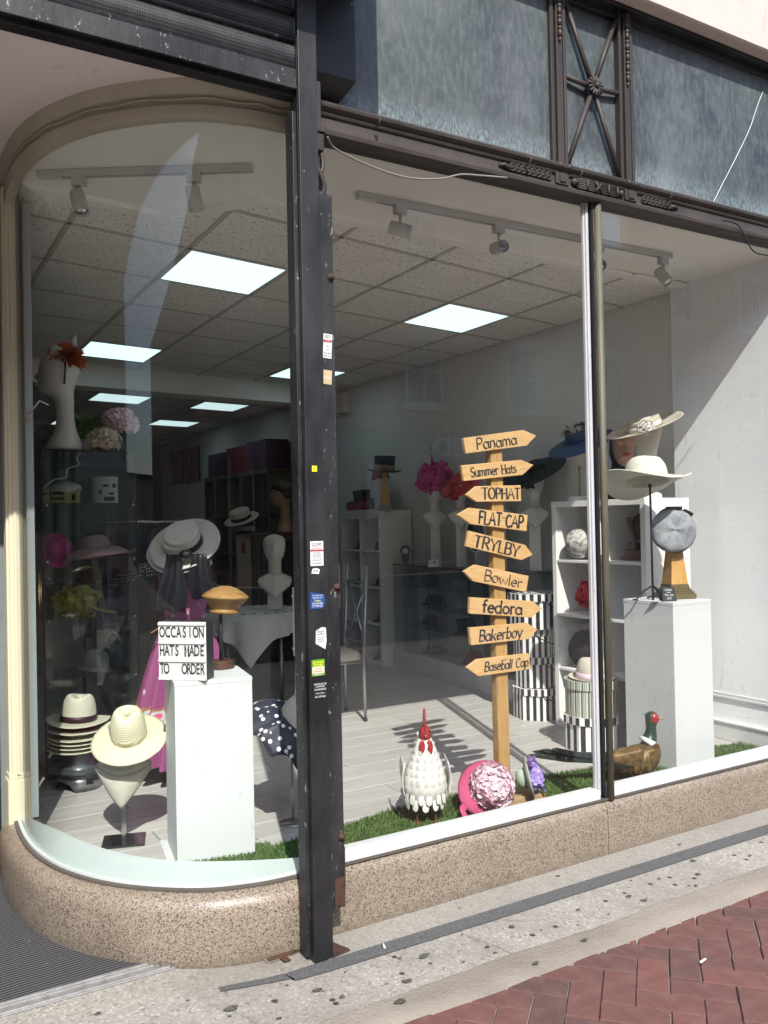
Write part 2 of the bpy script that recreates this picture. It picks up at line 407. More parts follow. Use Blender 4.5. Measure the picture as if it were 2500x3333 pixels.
def m_ceil():
    a = NT('ceiling_plaster'); v = a.co(); c = a.mix(a.ramp(a.noise(v, 2, 5), [(.4, 0), (.75, .4)]), (.82, .80, .75), (.74, .71, .64))
    a.set(col=c, rough=.85); a.bump(a.noise(v, 25, 4), .1, .004); return a.m
def m_wall(name, c1, c2, bump=.35, bs=70):
    a = NT(name); v = a.co(); c = a.mix(a.ramp(a.noise(v, 2.4, 6, .6), [(.4, 0), (.75, .7)]), c1, c2)
    c = a.mix(a.ramp(a.noise(a.co((1, 1, .3)), 30, 4), [(.64, 0), (.70, .38)]), c, tuple(x*.62 for x in c1))
    a.set(col=c, rough=.7); a.bump(a.math('ADD', a.noise(v, bs, 4), a.noise(v, 7, 3)), bump, .006); return a.m
def m_mat():
    a = NT('ribbed_mat'); v = a.co(); y = a.n('SeparateXYZ', a.co((1, 1, 1), rot=(0, 0, rad(-4)))).outputs[1]
    s = a.math('SINE', a.math('MULTIPLY', y, TAU/.016)); n = a.noise(v, 140, 5, .7)
    c = a.mix(a.ramp(s, [(.1, .75), (.7, 0)]), a.mix(n, (.075, .075, .082), (.19, .19, .20)), (.018, .018, .02))
    c = a.mix(a.ramp(a.noise(v, 60, 2), [(.74, 0), (.77, .8)]), c, (.45, .44, .42))
    a.set(col=c, rough=.95, spec=.1); a.bump(a.math('ADD', a.math('MULTIPLY', s, .5), n), .8, .005); return a.m
def m_perf():
    a = NT('perforated_slat'); u = a.n('TexCoord').outputs['UV']
    sc = a.n('VectorMath', u, (1, 1, 0), operation='MULTIPLY').outputs[0]
    d = a.vor(sc, 1, rnd=0)
    n = a.noise(a.co(), 12, 6)
    c = a.mix(a.ramp(n, [(.4, 0), (.75, .8)]), (.032, .032, .036), (.09, .088, .086))
    c = a.mix(a.ramp(d, [(.30, 1), (.36, 0)]), c, (.003, .003, .003)); a.set(col=c, rough=.45); return a.m
M = dict(
    granite=m_granite(), terrazzo=m_terrazzo(), terrazzo_fine=m_terrazzo(True, .86), brick=m_brick(), panel=m_panel(), floor=m_floor(), tile=m_tile(),
    glass=m_glass('shop_glass', tint=(.98, .988, .985), f0=.036, dirt=.003, wave=.02), bayglass=m_glass('bay_glass', (.97, .988, .983), .022, .005, .03), cabglass=m_glass('cabinet_glass', (.93, .965, .955), .05, 0),
    darkglass=m_glass('display_glass', (.90, .93, .92), .04, 0),
    turf=m_turf(), polka=m_polka(), guinea=m_guinea(), skirt=m_skirt(), ceil=m_ceil(), mat=m_mat(), perf=m_perf(),
    arrow=m_wood('pine_board', (.66, .43, .20), (.56, .34, .14), (.42, .23, .085)),
    post=m_wood('post_pine', (.50, .31, .12), (.38, .22, .075), (.24, .12, .04), axis=(30, 30, 2.0), knots=False),
    base=m_wood('offcut_timber', (.47, .33, .19), (.36, .24, .125), (.24, .15, .075)),
    oak=m_wood('varnished_stand', (.60, .36, .13), (.50, .28, .09), (.36, .18, .06), axis=(20, 20, 3), knots=False, rough=.4),
    block=m_wood('hat_block_wood', (.40, .225, .075), (.28, .14, .042), (.10, .045, .018), axis=(6, 6, 26), knots=False, rough=.45),
    black=m_chip('black_gloss_paint', (.006, .006, .008), (.24, .24, .245), scale=34, amount=.665, rough=.36, dirt=(.042, .043, .047)),
    blackworn=m_chip('black_worn_paint', (.009, .009, .011), (.28, .27, .27), scale=55, amount=.62, rough=.36, dirt=(.05, .051, .055)),
    rust=m_chip('rusty_iron', (.055, .028, .018), (.02, .016, .015), scale=30, amount=.55, rough=.8, dirt=(.10, .045, .025)),
    bronze=m_chip('brown_bronze', (.032, .024, .021), (.10, .08, .07), scale=40, amount=.68, rough=.45, dirt=(.062, .050, .045)),
    bronzepole=m_chip('bronze_pole', (.10, .088, .060), (.22, .205, .15), scale=25, amount=.68, rough=.42, dirt=(.16, .155, .115), metal=.2),
    whitewood=m_chip('white_gloss_timber', (.64, .65, .65), (.14, .13, .12), scale=34, amount=.70, rough=.38, dirt=(.50, .51, .52)),
    sillwhite=m_chip('white_painted_sill', (.58, .64, .625), (.16, .15, .14), scale=46, amount=.735, rough=.42, dirt=(.50, .56, .545)),
    creamhead=m_chip('shaded_cream_paint', (.47, .44, .35), (.26, .22, .15), scale=28, amount=.74, rough=.5, dirt=(.37, .345, .265)), mulwhite=m_chip('worn_grey_white_paint', (.50, .51, .53), (.13, .12, .11), scale=38, amount=.64, rough=.45, dirt=(.36, .37, .39)),  # creamhead: the cream paint darkened to stand for shade over the bay
    cream=m_chip('cream_paint', (.66, .62, .46), (.30, .25, .18), scale=28, amount=.74, rough=.5, dirt=(.56, .51, .36)),
    plinth=m_wall('white_mdf', (.62, .635, .63), (.56, .58, .575), .08, 16),
    shelf=m_wall('white_melamine', (.82, .815, .785), (.79, .78, .755), .01, 20),
    pier=m_wall('textured_white_wall', (.86, .865, .87), (.80, .81, .82), .22, 60),
    wall=m_wall('shop_wall', (.76, .745, .715), (.70, .685, .655), .1, 30),
    backwall=m_wall('back_wall', (.20, .22, .22), (.16, .175, .175), .1, 30),
    soffit=m_wall('pinkish_soffit', (.88, .80, .785), (.83, .755, .74), .05, 12),
    rendered=m_wall('pink_render', (.60, .50, .46), (.52, .43, .39), .3, 50),
    chrome=pm('chrome', (.55, .55, .56), .22, 1, .2, bump=.02),
    steel=pm('galvanised_steel', (.42, .44, .46), .38, .9, .5, 18, (.25, .26, .28), .05),
    alu=pm('aluminium_strip', (.52, .52, .52), .42, .7, .6, 30, (.30, .295, .29), .1, 90),
    blackmetal=pm('black_iron', (.02, .02, .022), .45, .3, .3, 30),
    brass=pm('brass', (.55, .42, .18), .3, 1, .3),
    whiteplastic=pm('white_plastic', (.72, .72, .69), .4, 0, .1),
    greyplastic=pm('grey_lamp_body', (.55, .545, .52), .45, 0, .12),
    mannequin=pm('white_mannequin', (.72, .70, .66), .38, 0, .1, 5),
    canvas=pm('cream_canvas', (.56, .51, .43), .8, 0, .15, 12, bump=.25, bs=220),
    linen=pm('linen_bust', (.50, .47, .40), .85, 0, .2, 14, bump=.3, bs=260),
    straw=m_straw('ivory_straw', (.78, .74, .56), (.52, .46, .28), 75), strawp=m_straw('pale_panama', (.74, .71, .58), (.60, .56, .42), 170),
    boater=m_straw('boater_straw', (.66, .66, .60), (.47, .46, .38), 95), whitestraw=m_straw('white_paper_straw', (.76, .74, .66), (.60, .57, .47), 150),
    pinkstraw=m_straw('pink_straw', (.66, .12, .26), (.36, .05, .13), 120, .6), mintstraw=m_straw('mint_straw', (.48, .57, .47), (.28, .36, .29), 120),
    black_felt=pm('black_felt', (.010, .010, .011), .9, 0, .2, bump=.1, bs=200), navy=pm('navy_chiffon', (.008, .009, .014), .5, 0, .3),
    blue=pm('royal_blue_sinamay', (.016, .05, .17), .6, 0, .3, 30, bump=.2, bs=220), red=pm('scarlet_sinamay', (.62, .025, .03), .55, 0, .3, 30),
    magenta=pm('magenta_net', (.62, .03, .25), .55, 0, .35, 24), creamhat=pm('cream_sinamay', (.52, .47, .38), .7, 0, .2, 20, bump=.2, bs=240),
    greycloth=pm('grey_chambray', (.33, .345, .365), .95, 0, .9, 22, (.17, .18, .20), .9, 90), whitesilk=pm('white_silk', (.66, .64, .60), .7, 0, .2),
    orange=pm('orange_feather', (.55, .105, .025), .7, 0, .4, 20), green=pm('green_feather', (.10, .22, .03), .7, 0, .4, 20),
    yellow=pm('yellow_tulle', (.58, .45, .06), .8, 0, .4, 14), palepink=pm('pale_pink_petal', (.80, .60, .65), .7, 0, .35, 40, (.72, .45, .52), sss=.2),
    creampetal=pm('cream_petal', (.62, .55, .42), .7, 0, .3, 30), lilac=pm('lilac_petal', (.46, .36, .74), .65, 0, .5, 25, (.24, .14, .56)),
    purple=pm('purple_box', (.09, .02, .07), .6, 0, .4), dustypink=pm('dusty_pink_felt', (.55, .33, .33), .85, 0, .2), teal=pm('teal_cloth', (.02, .09, .11), .8, 0, .3),
    palegrey=pm('pale_grey_felt', (.30, .31, .29), .85, 0, .3), rouge=pm('crimson_cloth', (.26, .012, .03), .7, 0, .4),
    plum=pm('plum_satin', (.36, .085, .23), .36, 0, .35, 5, (.46, .16, .32)), tan=pm('tan_leather', (.32, .16, .06), .5, 0, .3),
    wool=pm('white_cotton', (.66, .665, .66), .85, 0, .15, 9, bump=.15, bs=120), seat=pm('cream_vinyl', (.55, .50, .41), .5, 0, .15),
    printw=pm('print_white', (.64, .645, .64), .55, 0, .1), ink=pm('print_black', (.012, .012, .013), .6, 0, .1), paint=pm('sign_paint', (.018, .018, .022), .6, 0, .3, 60, (.06, .05, .045)),
    printred=pm('print_red', (.42, .02, .03), .55), printblue=pm('print_blue', (.015, .07, .26), .5), printyellow=pm('print_yellow', (.85, .83, .02), .5, 0, .05),
    printgreen=pm('print_green', (.12, .30, .03), .5), paper=pm('kraft_paper', (.52, .40, .24), .8), chalk=pm('chalk', (.8, .8, .8), .9),
    brown=pm('dark_brown_wood', (.085, .035, .02), .45, 0, .5, 9), door=pm('dark_door', (.02, .016, .014), .4), cement=m_wall('cement_fillet', (.27, .235, .195), (.15, .128, .105), 1.0, 90),
    band=pm('dark_inlay', (.065, .066, .068), .75, 0, .8, 160, (.15, .15, .15), .3, 200), mortar=m_wall('mortar', (.27, .23, .20), (.14, .115, .10), .5, 120), gum=pm('old_gum', (.055, .052, .05), .85, 0, .8, 90, (.14, .13, .12), .5, 90),
    skin=pm('mannequin_skin', (.42, .24, .16), .55), lips=pm('lip_red', (.35, .03, .04), .4), hair=pm('short_hair', (.06, .03, .015), .6, 0, .6, 60),
    cable=pm('grey_cable', (.22, .205, .18), .6), dark=pm('dark_void', (.012, .012, .013), .8), led=m_emit('led_panel', (.62, .88, .92), .72), ledfar=m_emit('led_panel_dim', (.68, .88, .90), .46),
    lightbox=m_emit('lightbox_face', (.9, .93, .97), .02), combred=pm('red_enamel', (.33, .014, .018), .35, 0, .5, 40, (.20, .008, .01), .3, 140),
    enamel=pm('white_enamel', (.74, .73, .69), .4, 0, .25, 25, (.62, .60, .54)), rustleg=pm('rusty_leg', (.22, .10, .045), .8, 0, .5, 60),
    beak=pm('beak_ochre', (.42, .24, .10), .6), phbrown=pm('pheasant_brown', (.075, .042, .016), .45, .3, .9, 34, (.24, .15, .035), .5, 120),
    phrust=pm('pheasant_rust', (.13, .035, .02), .5, .3, .6, 28, (.20, .09, .03), .4, 120), phgold=pm('pheasant_gold', (.20, .145, .03), .5, .35, .7, 40, (.09, .05, .015), .5, 150),
    phgreen=pm('pheasant_green', (.015, .055, .03), .35, .2, .4, 20), phtail=pm('pheasant_tail', (.02, .035, .032), .45, .3, .6, 50, (.06, .09, .08), .5, 160),
    opp=None)
def m_opp():
    a = NT('street_brick'); v = a.co((1, 1, 1)); b = a.n('TexBrick'); sw = a.n('SeparateXYZ', v)
    a.put(b.inputs['Vector'], a.n('CombineXYZ', sw.outputs[0], sw.outputs[2], 0.0))
    b.inputs['Color1'].default_value = (.46, .25, .18, 1); b.inputs['Color2'].default_value = (.38, .19, .14, 1); b.inputs['Mortar'].default_value = (.3, .26, .22, 1)
    b.inputs['Scale'].default_value = 4.5; b.inputs['Mortar Size'].default_value = .015
    a.set(col=b.outputs[0], rough=.9); return a.m
M['opp'] = m_opp()
M['strbw'] = m_stripe('black_white_stripe', 0, 1)
M['strgr'] = m_stripe('green_cream_stripe', 0, 1, thin=[(0, (.66, .63, .52)), (.30, (.02, .10, .14)), (.52, (.66, .63, .52)), (.64, (.25, .27, .16)), (.78, (.66, .63, .52)), (.9, (.05, .15, .16))])
# ================================================================== SETTING: street and pavement
ZF = .16                                             # shop floor level
g = MB(); g.add([(-60, -60, -.05), (60, -60, -.05), (60, 2.6, -.05), (-60, 2.6, -.05)], [(0, 1, 2, 3)])
struct(obj('street_ground', g, M['mortar']))
pv = MB(); pv.add([(-6, -3, -.024), (9, -3, -.024), (9, 2.42, -.024), (-6, 2.42, -.024)], [(0, 1, 2, 3)])
pave = struct(obj('brick_pavement', pv, M['mortar']))
# herringbone bricks, laid diagonally
BW = .1035; ca, sa = cos(rad(-48)), sin(rad(-48)); bo = Vector((2.197, 1.947))
bme = []
for k in range(4):
    b = MB(); j = lambda: random.uniform(-.0025, .0025)
    x0, x1, y0, y1 = .0018, 2*BW-.0018, .0018, BW-.0018
    cs = [(x0+j(), y0+j()), (x1+j(), y0+j()), (x1+j(), y1+j()), (x0+j(), y1+j())]
    ins = .0028; cx = (x0+x1)/2; cyy = (y0+y1)/2
    top = [(x+(ins if x < cx else -ins), y+(ins if y < cyy else -ins)) for x, y in cs]
    vs = [(x, y, -.045) for x, y in cs] + [(x, y, -.004) for x, y in cs] + [(x, y, 0) for x, y in top]
    fs = [(0, 1, 5, 4), (1, 2, 6, 5), (2, 3, 7, 6), (3, 0, 4, 7), (4, 5, 9, 8), (5, 6, 10, 9), (6, 7, 11, 10), (7, 4, 8, 11), (8, 9, 10, 11)]
    b.add(vs, fs); bme.append(b.mesh('brick', M['brick'], False))
rot48 = RZ(rad(-48)); nb = 0
for X in range(-26, 30):
    for Y in range(-26, 30):
        c = (X-Y) % 4
        if c not in (0, 3): continue
        wx = bo.x + ca*X*BW - sa*Y*BW; wy = bo.y + sa*X*BW + ca*Y*BW
        # centre of the brick
        dx, dy = (BW, BW/2) if c == 0 else (BW/2, BW)
        qx = wx + ca*dx - sa*dy; qy = wy + sa*dx + ca*dy
        if not (.55 < qx < 3.95 and 1.25 < qy < 2.42) or qy < 1.9-(qx-1.3)*.45: continue
        if nb >= 290: continue
        nb += 1
        m = TR(wx, wy, -.0135+random.uniform(-.003, .0015)) @ rot48
        if c == 3: m = m @ TR(BW, 0, 0) @ RZ(PI/2)
        m = m @ TR(BW, BW/2, 0) @ RZ(rad(random.uniform(-.5, .5))) @ RX(rad(random.uniform(-.5, .5))) @ TR(-BW, -BW/2, 0)
        place('brick', random.choice(bme), pave, m)
# terrazzo apron
def wob(x, a=.02): return a*(noise.noise((x*2.3, 1.7, 0)) + .5*noise.noise((x*7.1, 4.2, 0)))
xs = [-1.2+i*.06 for i in range(125)]
tz = MB(); vs = []
for x in xs: vs += [(x, 2.395+wob(x)-.02*(x < 1.2), 0), (x, 3.0 if x < 1.3 else 2.95, 0)]
tz.add(vs, [(2*i, 2*i+2, 2*i+3, 2*i+1) for i in range(len(xs)-1)])
ter = struct(obj('terrazzo_floor', tz, M['terrazzo'], smooth=False))
cf = MB(); vs = []
for x in xs: vs += [(x, 2.40+wob(x)-.02*(x < 1.2), -.001), (x, 2.33+.5*wob(x+5), -.004), (x, 2.26+.6*wob(x+9), -.0085), (x, 2.245+.6*wob(x+9), -.035)]
cf.add(vs, [(4*i+k, 4*i+4+k, 4*i+5+k, 4*i+1+k) for i in range(len(xs)-1) for k in range(3)])
obj('cement_fillet', cf, M['cement'], ter)
fz = MB(); bx_ = [1.37+.05*i for i in range(100)]
fz.add([p for x in bx_ for p in ((x, 2.704, .003), (x, 2.93, .003))], [(2*i, 2*i+2, 2*i+3, 2*i+1) for i in range(99)])
obj('terrazzo_margin', fz, M['terrazzo_fine'], ter, smooth=False)
bt = catmull([(.99, 2.742, 0), (1.18, 2.706, 0), (1.4, 2.703, 0), (3, 2.703, 0), (6, 2.70, 0)], 10)
bb = catmull([(.985, 2.712, 0), (1.2, 2.662, 0), (1.4, 2.632, 0), (3, 2.624, 0), (6, 2.62, 0)], 10)
bd = MB(); bd.add([p for a, b in zip(bt, bb) for p in ((a[0], a[1], .0042), (b[0], b[1], .0042))], [(2*i, 2*i+1, 2*i+3, 2*i+2) for i in range(len(bt)-1)])
obj('inlay_band', bd, M['band'], ter, smooth=False)
random.seed(5)
def blot(cx, cyy, r, z, parent, mat, name='gum_spot'):
    b = MB(); n = 14; ph = random.random()*9
    rim = [(cx+r*(1+.6*noise.noise((cos(t)*1.4+ph, sin(t)*1.4, ph)))*cos(t)*1.15, cyy+r*(.75+.6*noise.noise((cos(t)*1.4+ph, sin(t)*1.4, ph)))*sin(t), z) for t in [TAU*i/n for i in range(n)]]
    b.add(rim + [(cx, cyy, z+.0016)], [(i, (i+1) % n, n) for i in range(n)])
    return obj(name, b, mat, parent)
for cx, cyy, r in [(1.66, 2.545, .022), (1.52, 2.44, .02), (2.05, 2.55, .016), (1.95, 2.30, .013), (2.62, 2.44, .017), (2.60, 2.50, .014), (3.0, 2.49, .014), (3.1, 2.60, .015),
                   (1.44, 2.35, .02), (.98, 2.60, .024), (1.25, 2.55, .018), (.62, 2.80, .012), (1.72, 2.66, .011), (2.35, 2.52, .01), (2.5, 2.80, .012), (3.2, 2.76, .013), (1.3, 2.47, .012), (2.83, 2.55, .01), (.72, 2.66, .012), (2.2, 2.33, .014), (1.08, 2.47, .01), (1.86, 2.60, .007), (2.12, 2.47, .006), (1.58, 2.58, .008), (1.38, 2.60, .006), (2.72, 2.60, .007), (2.9, 2.42, .009), (.88, 2.72, .007), (1.18, 2.63, .006), (2.42, 2.43, .006), (1.75, 2.44, .007), (.52, 2.70, .009), (1.98, 2.78, .007), (3.35, 2.5, .01)]:
    blot(cx, cyy, r*.8, .0045, ter, M['gum'])
# litter
for x, y, a, lb in ((2.443, 2.018, 10, 'white cigarette end lying on the red paving bricks'), (1.575, 2.675, 70, 'cigarette end lying at the foot of the black shutter post')):
    b = MB(); b.tube([(-.018, 0, .0045), (.018, 0, .0045)], .004, 8); o = obj('cigarette_end', b, M['printw'], None, TR(x, y, -.012 if y < 2.3 else .005) @ RZ(rad(a))); tag(o, lb, 'litter')
# entrance mat and its metal edge
t = thing('entrance_mat', 'dark grey ribbed entrance mat beside the curved granite base', 'mat', (0, 3.0, 0))
b = MB(); b.box(-1.3, 1.25, .018, 1.25, .0005, .012); flat('matting', b, M['mat'], t)
t = thing('threshold_strip', 'ridged aluminium threshold strip edging the dark entrance mat', 'threshold', (0, 2.983, 0), rad(-.4))
b = MB()
for y0, y1, h in ((-.036, -.026, .006), (-.026, -.010, .010), (-.010, .010, .008), (.010, .024, .011), (.024, .036, .014)): b.box(-1.3, .957, y0, y1, .001, h)
flat('strip', b, M['alu'], t, bevel=.0015)
for x in (-.9, -.5, .33, .52, .70, .88):
    b = MB(); b.lathe([(.008, 0), (.008, .002), (.003, .004), (1e-5, .004)], 12); obj('screw', b, M['cable'], t, TR(x-.02, 0, .009))
blot(.72, 2.985, .022, .0125, t, M['gum'], 'stain')

# ================================================================== SHOPFRONT
shop = thing('shopfront', 'shopfront with curved bay window, granite base and ornate brown metal lintel', 'shopfront', (0, 2.9, 0))
def sp(name, mb, mat, **k): 
    o = obj(name, mb, mat, shop, TR(0, -2.9, 0), **k); return o
bay = [(p[0], p[1]) for p in catmull([(.576, 4.13, 0), (.562, 3.92, 0), (.566, 3.72, 0), (.592, 3.54, 0), (.642, 3.375, 0), (.735, 3.20, 0), (.861, 3.055, 0), (1.02, 2.935, 0), (1.19, 2.879, 0), (1.30, 2.868, 0), (1.40, 2.866, 0)], 6)]
stone = [(-.10, 0), (.055, 0), (.062, .02), (.062, .165), (.058, .195), (.046, .218), (.026, .232), (0, .237), (-.10, .237)]
b = MB(); b.sweep(bay, stone); sp('base_block', b, M['granite'], auto=40)
str_ = [(-.12, 0), (.017, 0), (.02, .02), (.02, .185), (.016, .21), (.004, .228), (-.014, .236), (-.12, .236)]
for x0, x1 in ((1.44, 2.846), (2.85, 4.9)):
    b = MB(); b.sweep([(x0, 2.87), ((x0+x1)/2, 2.87), (x1, 2.87)], str_); sp('base_block', b, M['granite'], auto=40)
# putty line and white frames round the glass
b = MB(); b.sweep(bay, [(.006, .2385), (.006, .246), (-.02, .246), (-.02, .2385)]); b.sweep([(1.44, 2.87), (4.9, 2.87)], [(.004, .2375), (.004, .246), (-.02, .246), (-.02, .2375)]); sp('putty_line', b, pm('dark_putty', (.10, .085, .075), .8), smooth=False)
inner = [(.63, 4.09), (.640, 4.0), (.69, 3.85), (.762, 3.612), (.869, 3.385), (1.016, 3.21), (1.222, 3.075), (1.40, 2.99)]
po = [(p[0], p[1]) for p in bay]; off = []
for i, p in enumerate(po):
    a = Vector(po[max(i-1, 0)]); c = Vector(po[min(i+1, len(po)-1)]); t_ = (c-a).normalized(); off.append((p[0]-t_.y*.008, p[1]+t_.x*.008))
b = MB(); ii = catmull([(*q, 0) for q in inner], 6); n = len(off); ni = len(ii)
ring = off + [(q[0], q[1]) for q in reversed(ii)]
# strip between two curves, resampled
import bisect
def resample(pts, n):
    P = [Vector(p[:2]) for p in pts]; L = [0]
    for a, c in zip(P, P[1:]): L.append(L[-1]+(c-a).length)
    out = []
    for i in range(n):
        s = L[-1]*i/(n-1); k = min(max(bisect.bisect(L, s)-1, 0), len(P)-2); f = (s-L[k])/max(L[k+1]-L[k], 1e-9); out.append(P[k].lerp(P[k+1], f))
    return out
A_ = resample(off, 40); B_ = resample(ii, 40)
vs = []
for p, q in zip(A_, B_): vs += [(p.x, p.y, .247), (p.x, p.y, .256), (q.x, q.y, .256), (q.x, q.y, .15)]
b.add(vs, [(4*i+k, 4*i+4+k, 4*i+5+k, 4*i+1+k) for i in range(39) for k in range(3)]); sp('sill_board', b, M['sillwhite'], auto=40)
b = MB()
for x0, x1 in ((1.47, 2.825), (2.875, 4.6)):
    b.box(x0, x1, 2.868, 2.935, .247, .288)
b.box(1.40, 4.6, 2.9355, 2.955, .12, .25); sp('sill_frame', b, M['whitewood'], smooth=False, bevel=.003)
b = MB(); b.box(1.375, 1.405, 2.885, 2.93, .257, 2.94); b.box(1.445, 1.47, 2.885, 2.93, .257, 2.94); sp('jamb', b, M['sillwhite'], smooth=False, bevel=.003)
b = MB(); b.box(1.357, 1.374, 2.885, 2.915, 1.02, 1.27); b.ball(.009, (1.352, 2.89, 1.24)); b.ball(.009, (1.352, 2.89, 1.05)); sp('hinge_plate', b, M['sillwhite'], smooth=False, bevel=.002)
# mullion: white timber inside, bronze pole outside
b = MB(); b.box(2.830, 2.846, 2.886, 2.914, .257, 2.94); b.box(2.821, 2.8298, 2.894, 2.912, .257, 2.94); sp('mullion', b, M['mulwhite'], smooth=False, bevel=.003)
b = MB(); b.tube([(2.886, 2.868, .238), (2.886, 2.868, 2.94)], .0165, 14); sp('mullion_pole', b, M['bronzepole'])
b = MB(); b.box(2.852, 2.862, 2.872, 2.90, .245, 2.94); sp('mullion_gasket', b, M['blackmetal'], smooth=False)
# glass
b = MB(); b.sweep([p for p in bay if p[1] < 4.09], [(-.022, .25), (-.016, .25), (-.016, 2.96), (-.022, 2.96)]); sp('bay_pane', b, M['bayglass'], auto=40)
for x0, x1 in ((1.46, 2.812), (2.904, 4.62)):
    b = MB(); b.box(x0, x1, 2.893, 2.899, .28, 2.96); sp('window_pane', b, M['glass'], smooth=False)
# lintel mouldings (right of the post)
lp = [(-.06, 2.925), (.02, 2.925), (.034, 2.932), (.036, 2.946), (.024, 2.956), (.020, 2.962), (.018, 3.0), (.026, 3.004), (.030, 3.012), (.026, 3.018), (.034, 3.021), (.044, 3.030), (.046, 3.040), (.038, 3.050), (.02, 3.054), (-.06, 3.054)]
b = MB(); b.sweep([(1.47, 2.87), (4.9, 2.87)], lp); lint = sp('lintel', b, M['bronze'], auto=35)
def ls(name, mb, **k): return obj(name, mb, M['bronze'], lint, **k)
for x0, x1, dr in ((2.36, 2.59, 1), (3.15, 3.34, -1)):
    b = MB(); n = int((x1-x0)/.026)
    for i in range(n):
        x = x0 + (x1-x0)*(i+.5)/n; pts = [(x+.015*cos(t), 2.842-.003*sin(t), 2.982+.015*sin(t)) for t in [TAU*j/10 for j in range(10)]]
        b.tube(pts, .0038, 6, True); b.ball(.005, (x, 2.846, 2.982), 8, 5)
    xe = x0 if dr > 0 else x1
    b.tube([(xe, 2.845, 2.975), (xe-.03*dr, 2.842, 2.985), (xe-.055*dr, 2.846, 2.978)], [.012, .009, .004], 8)
    ls('scroll_ornament', b)
for x0 in (2.615, 3.035):
    b = MB(); b.box(x0, x0+.075, 2.838, 2.86, 2.958, 3.008); b.box(x0+.02, x0+.055, 2.832, 2.84, 2.968, 2.998); ls('corner_block', b, smooth=False, bevel=.003)
b = MB()
for k in range(5): b.tube([(2.735, 2.844, 2.964+k*.0095), (2.995, 2.844, 2.964+k*.0095)], .0045, 6)
for x in (2.74, 2.80, 2.93, 2.985): b.tube([(x, 2.838, 2.96), (x, 2.838, 3.006)], .006, 6)
for s in (-1, 1): b.tube([(2.865-.02*s, 2.836, 2.962), (2.865+.02*s, 2.836, 3.004)], .006, 6)
b.ball(.016, (2.722, 2.842, 2.983), 8, 6); b.ball(.016, (3.01, 2.842, 2.983), 8, 6); ls('reed_ornament', b)
for x in (1.70, 2.44, 2.73, 3.30):
    b = MB(); b.tube([(x, 2.83, 3.0), (x, 2.81, 2.998), (x+.002, 2.80, 3.012), (x+.003, 2.806, 3.026)], .0035, 6); ls('hook', b)
for x in (2.635, 2.685, 3.055, 3.10):
    b = MB(); b.cyl(.012, 0, .006, 12, TR(x, 2.83, 3.037) @ RX(PI/2)); ls('stud', b)
# fascia
for x0, x1, nm in ((1.50, 2.616, 'fascia_panel'), (3.112, 4.9, 'fascia_panel'), (2.695, 3.035, 'fascia_panel')):
    b = MB(); y = 2.872 if nm and x0 != 2.695 else 2.884; b.box(x0, x1, 0, .02, 0, .86)
    o = obj('fascia_panel', b, M['panel'], shop, TR(0, y-2.9, 3.05), smooth=False)
    if x0 == 2.695: o['label'] = 'narrow blue panel behind the crossed bars'
for x0, x1, zt in ((2.612, 2.70, 3.61), (3.028, 3.116, 3.52)):
    b = MB()
    for u0, u1, y in ((0, .018, 2.852), (.018, .028, 2.862), (.028, .062, 2.846), (.062, .072, 2.858), (.072, x1-x0, 2.85)): b.box(x0+u0, x0+u1, y, 2.89, 3.05, 3.92)
    st = obj('stile', b, M['bronze'], shop, TR(0, -2.9, 0), smooth=False, bevel=.002)
    b = MB(); z = 3.92; i = 0
    while z > zt:
        b.ball(.012, (x0+.045, 2.842, z), 8, 6, sx=1, sz=1.0 if i % 2 else 1.6); z -= .021 if i % 2 else .028; i += 1
    b.ball(.007, (x0+.045, 2.842, z), 8, 6, sz=1.8); obj('husk_drop', b, M['bronze'], st)
b = MB(); cx, cz = 2.862, 3.44
for x, z in ((2.708, 3.80), (3.022, 3.80), (2.706, 3.07), (3.022, 3.07), (2.70, 3.456), (3.03, 3.456)): b.tube([(cx, 2.855, cz), (x, 2.862, z)], .0115, 8)
gr = sp('crossed_bars', b, M['bronze'])
b = MB(); b.cyl(.045, -.014, .0, 20, TR(cx, 2.85, cz) @ RX(PI/2) @ SC(.8, 1, 1))
for k in range(14): b.ball(.017, (0, 0, 0), 8, 5, sx=.45, sy=1.25, sz=.5, mx=TR(cx, 2.836, cz) @ RY(TAU*k/14) @ TR(0, 0, .028) @ RX(PI/2))
b.ball(.013, (cx, 2.83, cz), 10, 6); obj('rosette', b, M['bronze'], gr)
# cornice and the rendered wall above
b = MB(); b.sweep([(1.6, 2.87), (5.2, 2.87)], [(.05, 3.852), (.118, 3.848), (.126, 3.854), (.126, 4.3), (.05, 4.3)]); sp('cornice', b, M['rendered'], smooth=False)
b = MB(); b.box(1.6, 5.2, 2.822, 2.89, 3.835, 3.9); b.box(1.6, 5.2, 2.86, 2.89, 3.80, 3.835); sp('top_rail', b, M['black'], smooth=False, bevel=.004)  # rail coloured black to deepen the shade under the cornice
b = MB(); b.box(-4.5, 5.2, 2.9, 3.1, 4.2, 8.5); sp('upper_wall', b, M['rendered'], smooth=False)
